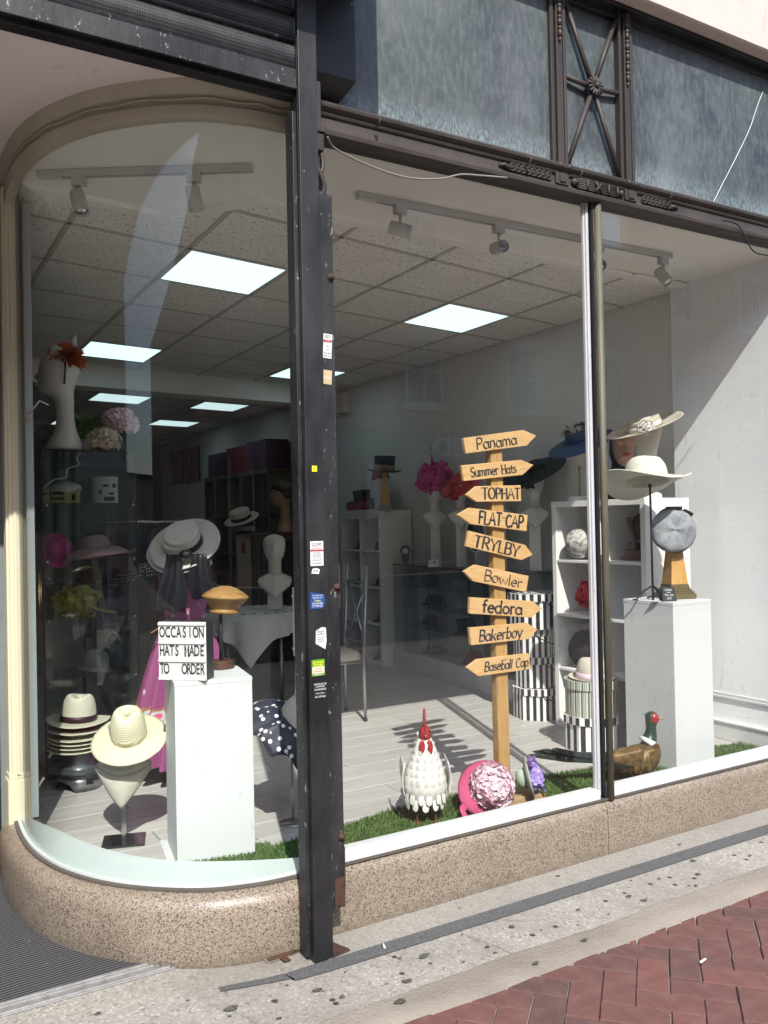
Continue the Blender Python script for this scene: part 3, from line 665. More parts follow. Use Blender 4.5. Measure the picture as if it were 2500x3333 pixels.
# pilaster behind the shutter post, with its scrolled bracket
b = MB(); b.box(1.392, 1.4545, 2.80, 2.88, .24, 3.10); b.box(1.40, 1.455, 2.782, 2.80, 2.84, 2.905); b.box(1.395, 1.46, 2.775, 2.80, 2.905, 2.93); pil = sp('pilaster', b, M['bronze'], smooth=False, bevel=.003)
b = MB(); b.tube(catmull([(1.418, 2.785, 2.84), (1.41, 2.778, 2.80), (1.43, 2.772, 2.75), (1.445, 2.772, 2.71), (1.44, 2.775, 2.68), (1.42, 2.78, 2.685)], 5), .010, 8); b.tube(catmull([(1.445, 2.785, 2.83), (1.446, 2.78, 2.78), (1.43, 2.778, 2.74)], 5), .007, 8); b.ball(.016, (1.42, 2.78, 2.655), 10, 6); obj('scroll_bracket', b, M['bronze'], pil)
# cream curved frame over and beside the bay
fr = [(-.03, 2.925), (.006, 2.925), (.012, 2.935), (.012, 2.968), (.004, 2.974), (-.004, 2.978), (-.004, 3.004), (.008, 3.010), (.012, 3.02), (.026, 3.034), (.034, 3.05), (.036, 3.072), (-.03, 3.072)]
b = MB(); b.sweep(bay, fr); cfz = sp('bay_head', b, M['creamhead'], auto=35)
b = MB(); b.sweep(bay, [(-.06, 3.0), (-.0225, 2.93), (-.0225, 3.0)]); obj('inner_head', b, M['ceil'], cfz, smooth=False)
b = MB(); cp = []
for i, p in enumerate(bay):
    a = Vector(bay[max(i-1, 0)]); c = Vector(bay[min(i+1, len(bay)-1)]); t_ = (c-a).normalized(); cp.append((p[0]+t_.y*.006, p[1]-t_.x*.006, 2.992+.004*sin(i*.9)+(-.02 if i > len(bay)-4 else 0)))
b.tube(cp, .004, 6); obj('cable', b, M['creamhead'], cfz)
b = MB()
for x0, x1, y0, y1 in ((.553, .632, 4.10, 4.17), (.563, .622, 4.085, 4.10), (.58, .607, 4.075, 4.085)): b.box(x0, x1, y0, y1, .44, 3.0)
b.box(.545, .637, 4.078, 4.175, .20, .42); b.box(.549, .634, 4.082, 4.173, .42, .445)
sp('bay_jamb', b, M['cream'], smooth=False, bevel=.004)
b = MB(); b.box(.633, .665, 4.06, 4.12, .25, 2.93); sp('inner_jamb', b, M['sillwhite'], smooth=False, bevel=.003)
# entrance lobby
b = MB(); b.add([(-1.4, 2.78, 3.052), (1.42, 2.78, 3.052), (1.42, 4.6, 3.052), (-1.4, 4.6, 3.052)], [(0, 1, 2, 3)]); struct(obj('lobby_soffit', b, M['soffit'], smooth=False))
t = thing('entrance_door', 'dark entrance door at the back of the lobby beside the cream jamb', 'door', (-.2, 4.16, 0))
b = MB(); b.box(-.72, .70, 0, .05, 0, 3.1); flat('panel', b, M['door'], t); b = MB(); b.box(.655, .705, -.03, 0, .02, 3.1); b.box(-.72, .655, -.03, 0, 2.2, 2.3); flat('frame', b, M['brown'], t, bevel=.004)
b = MB(); b.tube([(.5, -.05, .9), (.5, -.05, 1.3)], .012); obj('handle', b, M['brass'], t)
b = MB(); b.box(-1.5, -1.38, 2.75, 4.6, 0, 3.4); struct(flat('lobby_wall', b, M['rendered']))
# cables hanging on the front
for pts, lb, r, m in (([(1.46, 2.765, 2.885), (1.50, 2.80, 2.872), (1.57, 2.83, 2.868), (1.70, 2.84, 2.848), (1.85, 2.84, 2.838), (2.0, 2.84, 2.862), (2.10, 2.838, 2.897), (2.2, 2.838, 2.912), (2.34, 2.836, 2.928)], 'thin grey cable sagging from the scroll bracket under the lintel', .0038, 'cable'),
                   ([(3.70, 2.83, 2.968), (3.80, 2.828, 2.967), (3.845, 2.82, 2.93), (3.87, 2.81, 2.87), (3.92, 2.81, 2.835), (4.0, 2.81, 2.832), (4.15, 2.81, 2.838)], 'loose dark cable looping down over the far window pane', .0035, 'blackmetal'),
                   ([(4.1, 2.868, 3.72), (4.05, 2.866, 3.64), (3.98, 2.866, 3.50), (3.86, 2.866, 3.32), (3.76, 2.866, 3.18), (3.68, 2.866, 3.065)], 'thin white wire trailing down the weathered blue fascia', .0017, 'whiteplastic')):
    b = MB(); b.tube(catmull(pts, 5), r, 6); tag(obj('loose_cable', b, M[m]), lb, 'cable')

# ================================================================== roller shutter and its guide post
t = thing('shutter_post', 'black painted steel shutter post covered in small stickers', 'post', (1.355, 2.705, 0))
b = MB(); b.box(-.036, .036, 0, .012, .004, 3.62); b.box(-.036, -.030, .012, .07, .004, 3.62); b.box(.030, .036, .012, .09, .004, 3.62); flat('guide_face', b, M['black'], t, bevel=.0025)
b = MB(); b.box(-.052, -.0365, .022, .08, .02, 2.93); flat('guide_lip', b, M['blackworn'], t, bevel=.002)
b = MB(); b.box(.0375, .101, .028, .040, .155, 2.665); b.box(.0375, .046, .012, .028, .155, 2.665); cvp = flat('cover_plate', b, M['blackworn'], t, bevel=.002)
for z0, z1 in ((1.20, 1.36), (.22, .36)): b = MB(); b.box(.1015, .107, .034, .05, z0, z1); flat('rust_edge', b, M['rust'], t)
b = MB(); b.box(.06, .10, .0255, .0278, .16, .26); flat('rust_patch', b, M['rust'], t)
for z in (1.275, 2.37, .40):
    b = MB(); b.lathe([(.014, 0), (.014, .003), (.008, .006), (.008, .012), (1e-5, .014)], 10); obj('bolt', b, M['rust'], t, TR(.09, .028, z) @ RX(PI/2))
b = MB(); b.add([(.037, .0, .003), (.11, .012, .003), (.085, .08, .003), (.037, .10, .003), (.037, .0, .016), (.105, .014, .012), (.083, .078, .012), (.037, .10, .05)], [(0, 3, 2, 1), (4, 5, 6, 7), (0, 1, 5, 4), (1, 2, 6, 5), (2, 3, 7, 6), (3, 0, 4, 7)]); flat('foot_plate', b, M['rust'], t)
post = t
t = thing('roller_shutter', 'black perforated roller shutter drawn up over the lobby', 'shutter', (0, 2.75, 0))
b = MB(); b.box(-1.4, 1.318, -.03, .03, 3.005, 3.012); b.box(-1.4, 1.318, -.03, -.022, 3.012, 3.075); b.box(-1.4, 1.318, .022, .03, 3.012, 3.075); b.box(-1.4, 1.318, -.036, -.030, 3.002, 3.012); flat('bottom_rail', b, M['blackworn'], t, bevel=.002)
b = MB(); b.box(-1.4, 1.318, -.012, .035, 2.985, 3.004); flat('weather_seal', b, M['black'], t)
for k in range(6):
    z0 = 3.083+k*.098; b = MB()
    def fn(u, v, z0=z0): return (-1.4+2.718*u, -.004-.016*sin(PI*v), z0+.099*v)
    b.grid(fn, 2, 9, uv=False)
    b.uv = [((0, 9*(i/8)), (340, 9*(i/8)), (340, 9*((i+1)/8)), (0, 9*((i+1)/8))) for i in range(8)]
    s_ = obj('slat', b, M['perf'], t)
    b = MB(); b.tube([(-1.4, -.012, z0), (1.318, -.012, z0)], .013, 8); obj('slat_hinge', b, M['blackworn'], s_)
b = MB(); b.box(-1.6, 1.30, -.30, .16, 3.47, 3.95); flat('housing', b, M['black'], t, bevel=.004)  # housing is unseen; placed and sized to cast the shadow on the post top
b = MB(); b.box(1.30, 1.60, -.28, .06, 3.45, 3.95); b.box(1.395, 1.60, .045, .12, 3.13, 3.46); b.add([(1.395, .045, 3.13), (1.60, .045, 3.13), (1.565, .12, 3.075), (1.395, .12, 3.075)], [(0, 1, 2, 3)]); b.add([(1.60, .045, 3.13), (1.60, .12, 3.13), (1.565, .12, 3.075)], [(0, 1, 2)]); flat('end_box', b, M['black'], t, bevel=.004)
t = thing('shutter_track', 'dirty metal floor track lying broken beside the post', 'track', (1.28, 2.86, 0), rad(6))
b = MB(); b.box(-.09, .08, -.012, .0, .004, .030); flat('upright', b, M['black'], t); b = MB(); b.tube([(-.095, -.045, .008), (0, -.05, .011), (.075, -.048, .012)], .008, 8); obj('rod', b, M['rust'], t)
b = MB(); b.box(-.10, .08, -.055, -.002, .003, .006); flat('plate', b, M['cement'], t); b = MB(); b.box(-.055, -.03, -.09, -.045, .004, .010); flat('hasp', b, M['rust'], t, bevel=.002)

# ================================================================== shop interior shell
fl = MB(); bp = [(p[0]+.03, p[1]+.02, ZF-.012) for p in bay if p[1] < 4.1]
fl.add(bp+[(1.47, 2.91, ZF-.012), (4.6, 2.91, ZF-.012), (4.6, 4.2, ZF-.012), (.60, 4.2, ZF-.012)], [tuple(range(len(bp)+4))])
fl.add([(-1.3, 4.2, ZF-.012), (4.6, 4.2, ZF-.012), (4.6, 15.2, ZF-.012), (-1.3, 15.2, ZF-.012)], [(0, 1, 2, 3)])
def bayx(y):
    k = [p for p in bay if p[1] > y]
    return .62 if y > 4.0 else (min(bay, key=lambda p: abs(p[1]-y))[0]+.04)
flo = struct(obj('shop_floor', fl, M['floor'], smooth=False))
pme = {}
def plank(L):
    k = round(L, 2)
    if k not in pme:
        b = MB(); w_ = .186; c = .0025
        b.add([(c, c, -.012), (k-c, c, -.012), (k-c, w_-c, -.012), (c, w_-c, -.012), (c, c, -.0015), (k-c, c, -.0015), (k-c, w_-c, -.0015), (c, w_-c, -.0015), (c+.002, c+.002, 0), (k-c-.002, c+.002, 0), (k-c-.002, w_-c-.002, 0), (c+.002, w_-c-.002, 0)],
              [(0, 1, 5, 4), (1, 2, 6, 5), (2, 3, 7, 6), (3, 0, 4, 7), (4, 5, 9, 8), (5, 6, 10, 9), (6, 7, 11, 10), (7, 4, 8, 11), (8, 9, 10, 11)]); pme[k] = b.mesh('plank', M['floor'], False)
    return pme[k]
random.seed(3)
for r in range(36):
    y = 2.94+r*.1865; x = .45 - (.55 if r % 3 == 1 else .9 if r % 3 == 2 else .2)
    x_lo = -.3 if y > 4.2 else bayx(y) if y < 4.0 else .63
    while x < 4.5:
        a_ = max(x, x_lo); L = min(x+1.2, 4.53)-a_
        if L > .08: place('plank', plank(L), flo, TR(a_, y, ZF))
        x += 1.2
# ceiling
CZ = 2.95
b = MB(); cp_ = [(p[0]+.02, p[1]+.015, 2.957) for p in bay if p[1] < 4.1]; b.add(cp_+[(1.44, 2.875, 2.957), (4.6, 2.875, 2.957), (4.6, 4.3, 2.957), (.60, 4.3, 2.957)], [tuple(range(len(cp_)+4))]); 
ceil = struct(obj('ceiling', b, M['ceil'], smooth=False))
b = MB(); b.add([(-1.3, 3.5, 2.985), (4.6, 3.5, 2.985), (4.6, 15.2, 2.985), (-1.3, 15.2, 2.985)], [(3, 2, 1, 0)]); 
edge = [(.61, 3.915), (.70, 3.925), (1.217, 3.985), (1.563, 3.60), (1.95, 3.645), (3.55, 3.685), (4.46, 3.70)]
b = MB(); b.sweep(edge, [(-.05, CZ-.010), (.014, CZ-.010), (.018, CZ-.004), (.024, CZ-.001), (.03, CZ+.009), (-.05, CZ+.012)]); obj('ceiling_cornice', b, M['ceil'], ceil, smooth=False)
U = Vector((.625, .105)); V = Vector((.012, .63)); O = Vector((1.50, 4.40))
lights = {(0, 0), (3, 0), (0, 4), (3, 4), (1, 8), (3, 8), (3, 11), (1, 12)}
def clip(poly, n, d):
    out = []
    for i in range(len(poly)):
        a, c = poly[i], poly[(i+1) % len(poly)]; fa, fc = a.dot(n)-d, c.dot(n)-d
        if fa >= 0: out.append(a)
        if fa*fc < 0: out.append(a.lerp(c, fa/(fa-fc)))
    return out
dg = Vector((1.563-1.217, 3.60-3.985)); dn = Vector((-dg.y, dg.x)).normalized()
sub1 = [(Vector((0, 1)), 3.985), (Vector((1, 0)), -1.2), (Vector((-1, 0)), -4.52)]
sub2 = [(Vector((0, 1)), 3.66), (Vector((0, -1)), -3.985), (dn, dn.dot(Vector((1.217, 3.985)))), (Vector((-1, 0)), -4.52)]
full = None; grid_b = MB(); LP = []
tb = MB(); ins = .013
base_poly = [Vector((ins, ins)), Vector((1-ins*1.6, ins)), Vector((1-ins*1.6, 1-ins*1.6)), Vector((ins, 1-ins*1.6))]
for i in range(-5, 6):
    for j in range(-2, 17):
        o2 = O + U*i + V*j
        P = [o2 + U*q.x + V*q.y for q in base_poly]
        if (i, j) in lights: LP.append((i, j, P)); continue
        if min(p.x for p in P) < .62 and min(p.y for p in P) < 4.22: P = clip(clip(P, Vector((1, 0)), .62), Vector((0, 1)), 3.9) if max(p.x for p in P) > .7 else clip(P, Vector((0, 1)), 4.27)
        if len(P) < 3: continue
        inside = all(p.y > 3.99 and -1.2 < p.x < 4.5 for p in P)
        if inside:
            if full is None:
                b = MB(); Q = [U*q.x+V*q.y for q in base_poly]; b.add([(q.x, q.y, 0) for q in Q]+[(q.x, q.y, .02) for q in Q], [(3, 2, 1, 0), (0, 1, 5, 4), (1, 2, 6, 5), (2, 3, 7, 6), (3, 0, 4, 7)]); full = b.mesh('ceiling_tile', M['tile'], False)
            place('ceiling_tile', full, ceil, TR(o2.x, o2.y, CZ+random.uniform(0, .0015)))
        else:
            for su in (sub1, sub2):
                q = P
                for n_, d_ in su:
                    q = clip(q, n_, d_)
                    if len(q) < 3: break
                if len(q) >= 3:
                    b = MB(); k = len(q); b.add([(p.x-o2.x, p.y-o2.y, 0) for p in q], [tuple(range(k-1, -1, -1))]); place('ceiling_tile', b.mesh('ceiling_tile', M['tile'], False), ceil, TR(o2.x, o2.y, CZ))
b = MB()
def bar(p, q, z0=CZ-.004, wd=.013):
    d = (q-p).normalized(); n = Vector((-d.y, d.x))*wd
    b.add([(p.x+n.x, p.y+n.y, z0), (q.x+n.x, q.y+n.y, z0), (q.x-n.x, q.y-n.y, z0), (p.x-n.x, p.y-n.y, z0), (p.x+n.x, p.y+n.y, z0+.03), (q.x+n.x, q.y+n.y, z0+.03), (q.x-n.x, q.y-n.y, z0+.03), (p.x-n.x, p.y-n.y, z0+.03)], [(0, 1, 2, 3), (0, 4, 5, 1), (2, 6, 7, 3)])
for i in range(-5, 7):
    p = O+U*i-V*2; q = O+U*i+V*17
    yb = 3.985 if p.x < 1.23 else 3.66+.0
    if 1.23 < p.x < 1.563: yb = 3.985-(p.x-1.217)*1.11
    f = (yb-p.y)/(q.y-p.y); 
    if p.x < 4.5: bar(p.lerp(q, f), q)
for j in range(-2, 17):
    p = O+V*j-U*5; q = O+V*j+U*6; p = p.lerp(q, .0)
    fx = (4.52-p.x)/(q.x-p.x); q2 = p.lerp(q, fx); f0 = 0
    if q2.y < 3.68: continue
    ylim = 3.70
    if p.y < ylim:
        f0 = (ylim-p.y)/(q2.y-p.y); 
        x_ = p.lerp(q2, f0).x
        if x_ < 1.5: f0 = max(f0, (1.5-p.x)/(q2.x-p.x)) if p.lerp(q2, (1.5-p.x)/(q2.x-p.x)).y < 3.98 else f0
    bar(p.lerp(q2, f0), q2)
obj('ceiling_grid', b, pm('grid_bar', (.50, .48, .43), .6), ceil, smooth=False)
names = {(0, 0): 'lit square ceiling panel nearest the curved bay window', (3, 0): 'lit square ceiling panel above the wooden signpost', (0, 4): 'lit ceiling panel just behind the orange feather fascinator', (3, 4): 'lit ceiling panel close to the smoke detector',
         (1, 8): 'lit ceiling panel beyond the beam, above the pink hydrangea', (3, 8): 'lit ceiling panel beyond the beam, above the framed pictures', (3, 11): 'lit ceiling panel far back, between the pink flowers and framed pictures', (1, 12): 'deepest lit ceiling panel, half behind the cream hydrangea', (0, 8): 'lit ceiling panel beyond the beam, behind the white mannequin head'}
for i, j, P in LP:
    c = sum(P, Vector((0, 0)))/4
    t = thing('ceiling_light', names[(i, j)], 'ceiling light', (c.x, c.y, CZ-.006), group='square ceiling panels')
    b = MB(); b.add([(p.x-c.x, p.y-c.y, .002) for p in P], [(3, 2, 1, 0)]); obj('diffuser', b, M['led' if j < 6 else 'ledfar'], t, smooth=False)
    b = MB(); Q = [Vector((p.x-c.x, p.y-c.y)) for p in P]
    b.add([(p.x*1.0, p.y*1.0, 0) for p in Q]+[(p.x*.965, p.y*.965, 0) for p in Q]+[(p.x, p.y, .012) for p in Q]+[(p.x*.965, p.y*.965, .012) for p in Q], [(k, k+4, (k+1) % 4+4, (k+1) % 4) for k in range(4)]+[(k, (k+1) % 4, (k+1) % 4+8, k+8) for k in range(4)]+[(k+4, k+12, (k+1) % 4+12, (k+1) % 4+4) for k in range(4)]); obj('frame', b, M['whiteplastic'], t, smooth=False)
b = MB(); b.add([(-1.3, 7.55, 2.76), (4.55, 8.35, 2.76), (4.55, 8.6, 2.76), (-1.3, 7.8, 2.76), (-1.3, 7.55, 2.96), (4.55, 8.35, 2.96), (4.55, 8.6, 2.96), (-1.3, 7.8, 2.96)], [(0, 3, 2, 1), (0, 1, 5, 4), (2, 3, 7, 6)]); struct(obj('ceiling_beam', b, M['ceil'], smooth=False))
b = MB(); b.box(4.53, 4.62, 3.78, 15.2, ZF-.02, 2.96); struct(flat('wall_right', b, M['wall']))
b = MB(); b.box(-1.3, 4.6, 15.0, 15.2, ZF-.02, 2.96); struct(flat('wall_back', b, M['backwall']))
b = MB(); b.box(-1.4, -1.3, 4.2, 15.2, ZF-.02, 3.1); b.box(-1.4, .56, 4.215, 4.26, 0, 3.11); struct(flat('wall_left', b, M['backwall']))
b = MB(); b.box(-1.4, 4.65, 2.95, 15.2, 3.14, 3.2); struct(flat('roof_slab', b, M['dark']))
b = MB(); b.box(4.45, 4.64, 2.90, 3.81, ZF-.02, 2.985); pier = struct(flat('pier_wall', b, M['pier'], bevel=.006))
b = MB()
for z0, z1, d in ((ZF, ZF+.10, .02), (ZF+.10, ZF+.115, .028), (ZF+.245, ZF+.262, .012), (ZF+.262, ZF+.28, .006)): b.box(4.45-d, 4.4515, 2.956, 3.80, z0, z1)
flat('skirting', b, M['plinth'], pier, bevel=.004)
b = MB(); b.tube(catmull([(4.44, 3.05, 2.86), (4.446, 3.3, 2.45), (4.447, 3.55, 2.1), (4.447, 3.78, 1.86)], 6), .003, 6)
# ================================================================== turf mats
def turf(poly, name, label, n, seed):
    random.seed(seed); xs_ = [p[0] for p in poly]; ys_ = [p[1] for p in poly]
    def inside(x, y):
        r = False; k = len(poly)
        for i in range(k):
            (x1, y1), (x2, y2) = poly[i], poly[i-1]
            if (y1 > y) != (y2 > y) and x < (x2-x1)*(y-y1)/(y2-y1)+x1: r = not r
        return r
    t = thing(name, label, 'turf mat', (0, 0, ZF))
    b = MB(); b.prism(poly, .0005, .006); flat('backing', b, pm('turf_backing', (.03, .075, .02), .9), t)
    b = MB(); c = 0
    while c < n:
        x = random.uniform(min(xs_), max(xs_)); y = random.uniform(min(ys_), max(ys_))
        if not inside(x, y): continue
        c += 1; h = random.uniform(.012, .022); a = random.random()*TAU; w_ = .0017; dx, dy = cos(a), sin(a); l = random.uniform(.0, .018); la = random.random()*TAU
        ex, ey = x+l*cos(la), y+l*sin(la); mx_, my_ = x+.35*l*cos(la), y+.35*l*sin(la)
        k = len(b.v)
        b.v += [(x-dx*w_, y-dy*w_, .005), (x+dx*w_, y+dy*w_, .005), (mx_+dx*w_, my_+dy*w_, .005+h*.6), (mx_-dx*w_, my_-dy*w_, .005+h*.6), (ex, ey, .005+h)]
        b.f += [(k, k+1, k+2, k+3), (k+3, k+2, k+4)]; b.uv += [None]*2; b.mi += [0]*2
    o = obj('grass_blades', b, M['turf'], t, smooth=False); o['kind'] = 'stuff'
turf([(1.475, 2.96), (4.42, 2.96), (4.42, 3.34), (3.95, 3.42), (3.3, 3.47), (2.9, 3.52), (2.45, 3.50), (2.1, 3.49), (1.9, 3.44), (1.6, 3.40), (1.475, 3.38)], 'turf_mat', 'long green artificial turf mat under the rooster and pheasant', 30000, 1)
turf([(.93, 3.30), (1.03, 3.21), (1.22, 3.09), (1.395, 3.02), (1.46, 3.02), (1.46, 3.42), (1.36, 3.44), (1.2, 3.47), (1.05, 3.42)], 'turf_mat', 'small green artificial turf mat under the white plinth in the bay', 6500, 2)
# ================================================================== lettering
def arc(cx, cyy, rx, ry, a0, a1, n=9): return [(cx+rx*cos(rad(a0+(a1-a0)*i/n)), cyy+ry*sin(rad(a0+(a1-a0)*i/n))) for i in range(n+1)]
_bowl = lambda x=.3: arc(x, .3, .22, .3, 40, 320, 12)
GL = {' ': (.4, []),
 'A': (.72, [[(.03, 0), (.36, 1), (.69, 0)], [(.16, .36), (.56, .36)]]), 'B': (.62, [[(.1, 0), (.1, 1)], [(.1, 1)]+arc(.32, .76, .2, .24, 90, -90)+[(.1, .52)], [(.1, .52)]+arc(.34, .26, .24, .26, 90, -90)+[(.1, 0)]]),
 'C': (.66, [arc(.38, .5, .31, .5, 48, 312, 14)]), 'F': (.56, [[(.1, 0), (.1, 1)], [(.1, 1), (.54, 1)], [(.1, .53), (.44, .53)]]), 'H': (.7, [[(.1, 0), (.1, 1)], [(.6, 0), (.6, 1)], [(.1, .52), (.6, .52)]]),
 'M': (.8, [[(.08, 0), (.08, 1), (.4, .3), (.72, 1), (.72, 0)]]), 'L': (.54, [[(.1, 1), (.1, 0), (.5, 0)]]), 'O': (.76, [arc(.38, .5, .33, .5, 0, 360, 20)]), 'P': (.6, [[(.1, 0), (.1, 1)], [(.1, 1)]+arc(.32, .74, .22, .26, 90, -90)+[(.1, .48)]]),
 'R': (.66, [[(.1, 0), (.1, 1)], [(.1, 1)]+arc(.32, .75, .22, .25, 90, -90)+[(.1, .5)], [(.3, .5), (.62, 0)]]), 'S': (.58, [arc(.29, .76, .21, .24, 30, 250, 9)+arc(.29, .26, .23, .26, 70, -150, 9)]),
 'T': (.66, [[(.33, 0), (.33, 1)], [(.03, 1), (.63, 1)]]), 'Y': (.66, [[(.03, 1), (.33, .48), (.63, 1)], [(.33, .48), (.33, 0)]]),
 'a': (.56, [arc(.27, .3, .22, .3, 30, 330, 12), [(.49, .6), (.48, .12), (.55, 0)]]), 'b': (.56, [[(.1, 1), (.1, 0)], arc(.3, .3, .2, .3, 150, -150, 12)]), 'c': (.5, [arc(.28, .3, .22, .3, 50, 310, 10)]),
 'd': (.58, [arc(.28, .3, .22, .3, 30, 330, 12), [(.48, 1), (.48, 0)]]), 'e': (.54, [[(.07, .33), (.48, .33)]+arc(.28, .3, .21, .3, 5, 315, 13)]), 'f': (.42, [arc(.34, .78, .14, .22, 60, 180, 6)+[(.2, 0)], [(.05, .6), (.38, .6)]]),
 'k': (.54, [[(.1, 1), (.1, 0)], [(.48, .6), (.12, .27)], [(.2, .34), (.52, 0)]]), 'l': (.22, [[(.1, 1), (.1, .05), (.16, 0)]]), 'm': (.82, [[(.1, .6), (.1, 0)], [(.1, .42)]+arc(.26, .42, .15, .18, 150, 0, 6)+[(.41, 0)], [(.41, .42)]+arc(.57, .42, .15, .18, 150, 0, 6)+[(.72, 0)]]),
 'n': (.56, [[(.1, .6), (.1, 0)], [(.1, .40)]+arc(.28, .40, .17, .2, 150, 0, 7)+[(.46, 0)]]), 'o': (.56, [arc(.28, .3, .22, .3, 0, 360, 16)]), 'p': (.56, [[(.1, .6), (.1, -.32)], arc(.3, .3, .2, .3, 150, -150, 12)]),
 'r': (.42, [[(.1, .6), (.1, 0)], [(.1, .4)]+arc(.27, .4, .16, .2, 150, 50, 5)]), 's': (.44, [arc(.22, .45, .15, .15, 30, 250, 7)+arc(.22, .155, .17, .155, 70, -150, 7)]), 't': (.40, [[(.18, .85), (.18, .1), (.26, 0), (.36, .05)], [(.04, .6), (.36, .6)]]),
 'u': (.56, [[(.08, .6), (.08, .2)]+arc(.26, .2, .18, .2, 180, 330, 6), [(.46, .6), (.46, 0)]]), 'w': (.76, [[(.04, .6), (.2, 0), (.38, .5), (.55, 0), (.72, .6)]]), 'y': (.54, [[(.05, .6), (.27, .03)], [(.5, .6), (.2, -.3)]]),
 'i': (.22, [[(.1, .6), (.1, 0)], [(.1, .78), (.1, .84)]]), '1': (.36, [[(.08, .8), (.22, 1), (.22, 0)]]), '5': (.54, [[(.48, 1), (.14, 1), (.1, .56)]+arc(.26, .3, .22, .3, 120, -140, 9)]), '.': (.2, [[(.1, 0), (.1, .05)]]),
 '\u00a3': (.56, [arc(.34, .74, .17, .24, 20, 190, 6)+[(.17, .2), (.06, 0), (.52, 0)], [(.06, .45), (.4, .45)]])}
def write(text, height, length, wmin, wmax, nib, serif=False, slant=0, caps_ratio=1.0, jitter=.012, seed=0):
    """hand-lettered word as a flat ribbon mesh in the XZ plane facing -Y, centred"""
    rnd = random.Random(seed); b = MB(); total = sum(GL[c][0] for c in text); kx = length/total; x = -length/2
    for ch in text:
        wdt, strokes = GL[ch]; jy = rnd.uniform(-1, 1)*jitter*2; sc_ = 1+rnd.uniform(-1, 1)*jitter*3
        for st in strokes:
            pts = []
            for px, pz in st:
                pts.append(Vector((x+(px*kx)+slant*pz*height, 0, (pz*sc_-.5+jy)*height)) + Vector((rnd.uniform(-1, 1), 0, rnd.uniform(-1, 1)))*height*jitter)
            n = len(pts); L_ = []; R_ = []
            for i, p in enumerate(pts):
                a = pts[max(i-1, 0)]; c = pts[min(i+1, n-1)]; d = (c-a)
                d = d.normalized() if d.length > 1e-9 else Vector((1, 0, 0)); an = math.atan2(d.z, d.x)
                w_ = height*(wmin+(wmax-wmin)*abs(sin(an-nib)))*.5*(1+rnd.uniform(-.12, .12)); nrm = Vector((-d.z, 0, d.x))
                ext = d*w_*.3*((i == n-1)-(i == 0)); L_.append(p+nrm*w_+ext); R_.append(p-nrm*w_+ext)
            vs = [v for pr_ in zip(L_, R_) for v in pr_]
            b.add(vs, [(2*i, 2*i+1, 2*i+3, 2*i+2) for i in range(n-1)])
            if serif:
                for e, o_ in ((0, 1), (-1, -2)):
                    d = pts[e]-pts[o_]
                    if n == 2 and abs(d.z) > abs(d.x)*1.5:
                        p = pts[e]; s_ = height*.11; h_ = height*wmin*.45; b.add([(p.x-s_, 0, p.z-h_), (p.x+s_, 0, p.z-h_), (p.x+s_, 0, p.z+h_), (p.x-s_, 0, p.z+h_)], [(0, 1, 2, 3)])
        x += wdt*kx
    return b
def txt(body, size, sx=1.0, bold=0, space=1.0, align='CENTER'):
    cu = D.curves.new('txt', 'FONT'); cu.body = body; cu.size = size; cu.offset = bold; cu.space_character = space; cu.align_x = align; cu.align_y = 'CENTER'; cu.resolution_u = 3
    o = D.objects.new('txt', cu); me = D.meshes.new_from_object(o); D.objects.remove(o); D.curves.remove(cu)
    for v in me.vertices: v.co.x *= sx
    return me
def text_part(body, size, mat, parent, mx, sx=1.0, bold=0, space=1.0, align='CENTER', name='lettering'):
    me = txt(body, size, sx, bold, space, align); me.materials.append(mat); me.name = name; return place(name, me, parent, mx)
UPR = RX(PI/2)                                       # text lying in XY -> standing, facing -Y

# ================================================================== stickers on the post
def sticker(x, z, w_, h, mat, lines, rz=0, y=-.0012, poly=None, label=None):
    b = MB(); pl = poly or [(-w_/2, -h/2), (w_/2, -h/2), (w_/2, h/2), (-w_/2, h/2)]
    b.prism(pl, 0, .0006); s_ = flat('sticker', b, M[mat], post, TR(x, y, z) @ RY(rz) @ RX(PI/2))
    if label: s_['label'] = label
    for body, sz, dz, m, sx in lines: text_part(body, sz, M[m], s_, TR(0, dz, .0009), sx, .0001)
    return s_
sticker(.000, 1.398, .050, .085, 'printw', [('GOPI', .019, .030, 'ink', .85), ('SHOP FRONTS', .0075, .017, 'printred', .8), ('Shutter Repair', .006, .002, 'ink', .8), ('Glass & Glazing', .006, -.005, 'ink', .8), ('Automatic Door', .006, -.012, 'ink', .8), ('077 6790 7777', .0085, -.024, 'ink', .7), ('075 0616 0951', .0085, -.034, 'ink', .7)], 0, label='white sticker headed GOPI')
b = MB(); b.box(-.025, .025, -.0008, 0, -.0025, .0025); flat('red_bar', b, M['printred'], post, TR(0, -.0018, 1.4085))
sticker(-.006, 1.338, .032, .02, 'printw', [('075320', .010, 0, 'ink', .7)], rad(4), poly=[(-.016, -.009), (.013, -.010), (.016, .006), (.004, .010), (-.012, .008)])
sticker(-.001, 1.236, .056, .056, 'printblue', [('Garage Shutter Doors', .0055, .018, 'printw', .8), ('Double Blinds, Grills', .0055, .010, 'printw', .8), ('Contact', .009, 0, 'printyellow', .8), ('076 4193 5045', .0095, -.010, 'printw', .7), ('077 7894 2223', .0095, -.019, 'printw', .7)], 0, poly=[(-.028, -.028), (.018, -.028), (.028, -.012), (.028, .020), (-.026, .030)])
sticker(.009, 1.107, .044, .075, 'printw', [('Bright', .013, .022, 'teal', .85), ('SHOPFRONTS', .007, .012, 'ink', .7), ('Shutter Repair', .006, .003, 'ink', .7), ('Automatic Door', .006, -.004, 'ink', .7), ('Glass Replacement', .006, -.011, 'ink', .6)], 0, poly=[(-.02, -.018), (.017, -.040), (.022, -.01), (.020, .034), (.005, .037), (-.018, .026)])
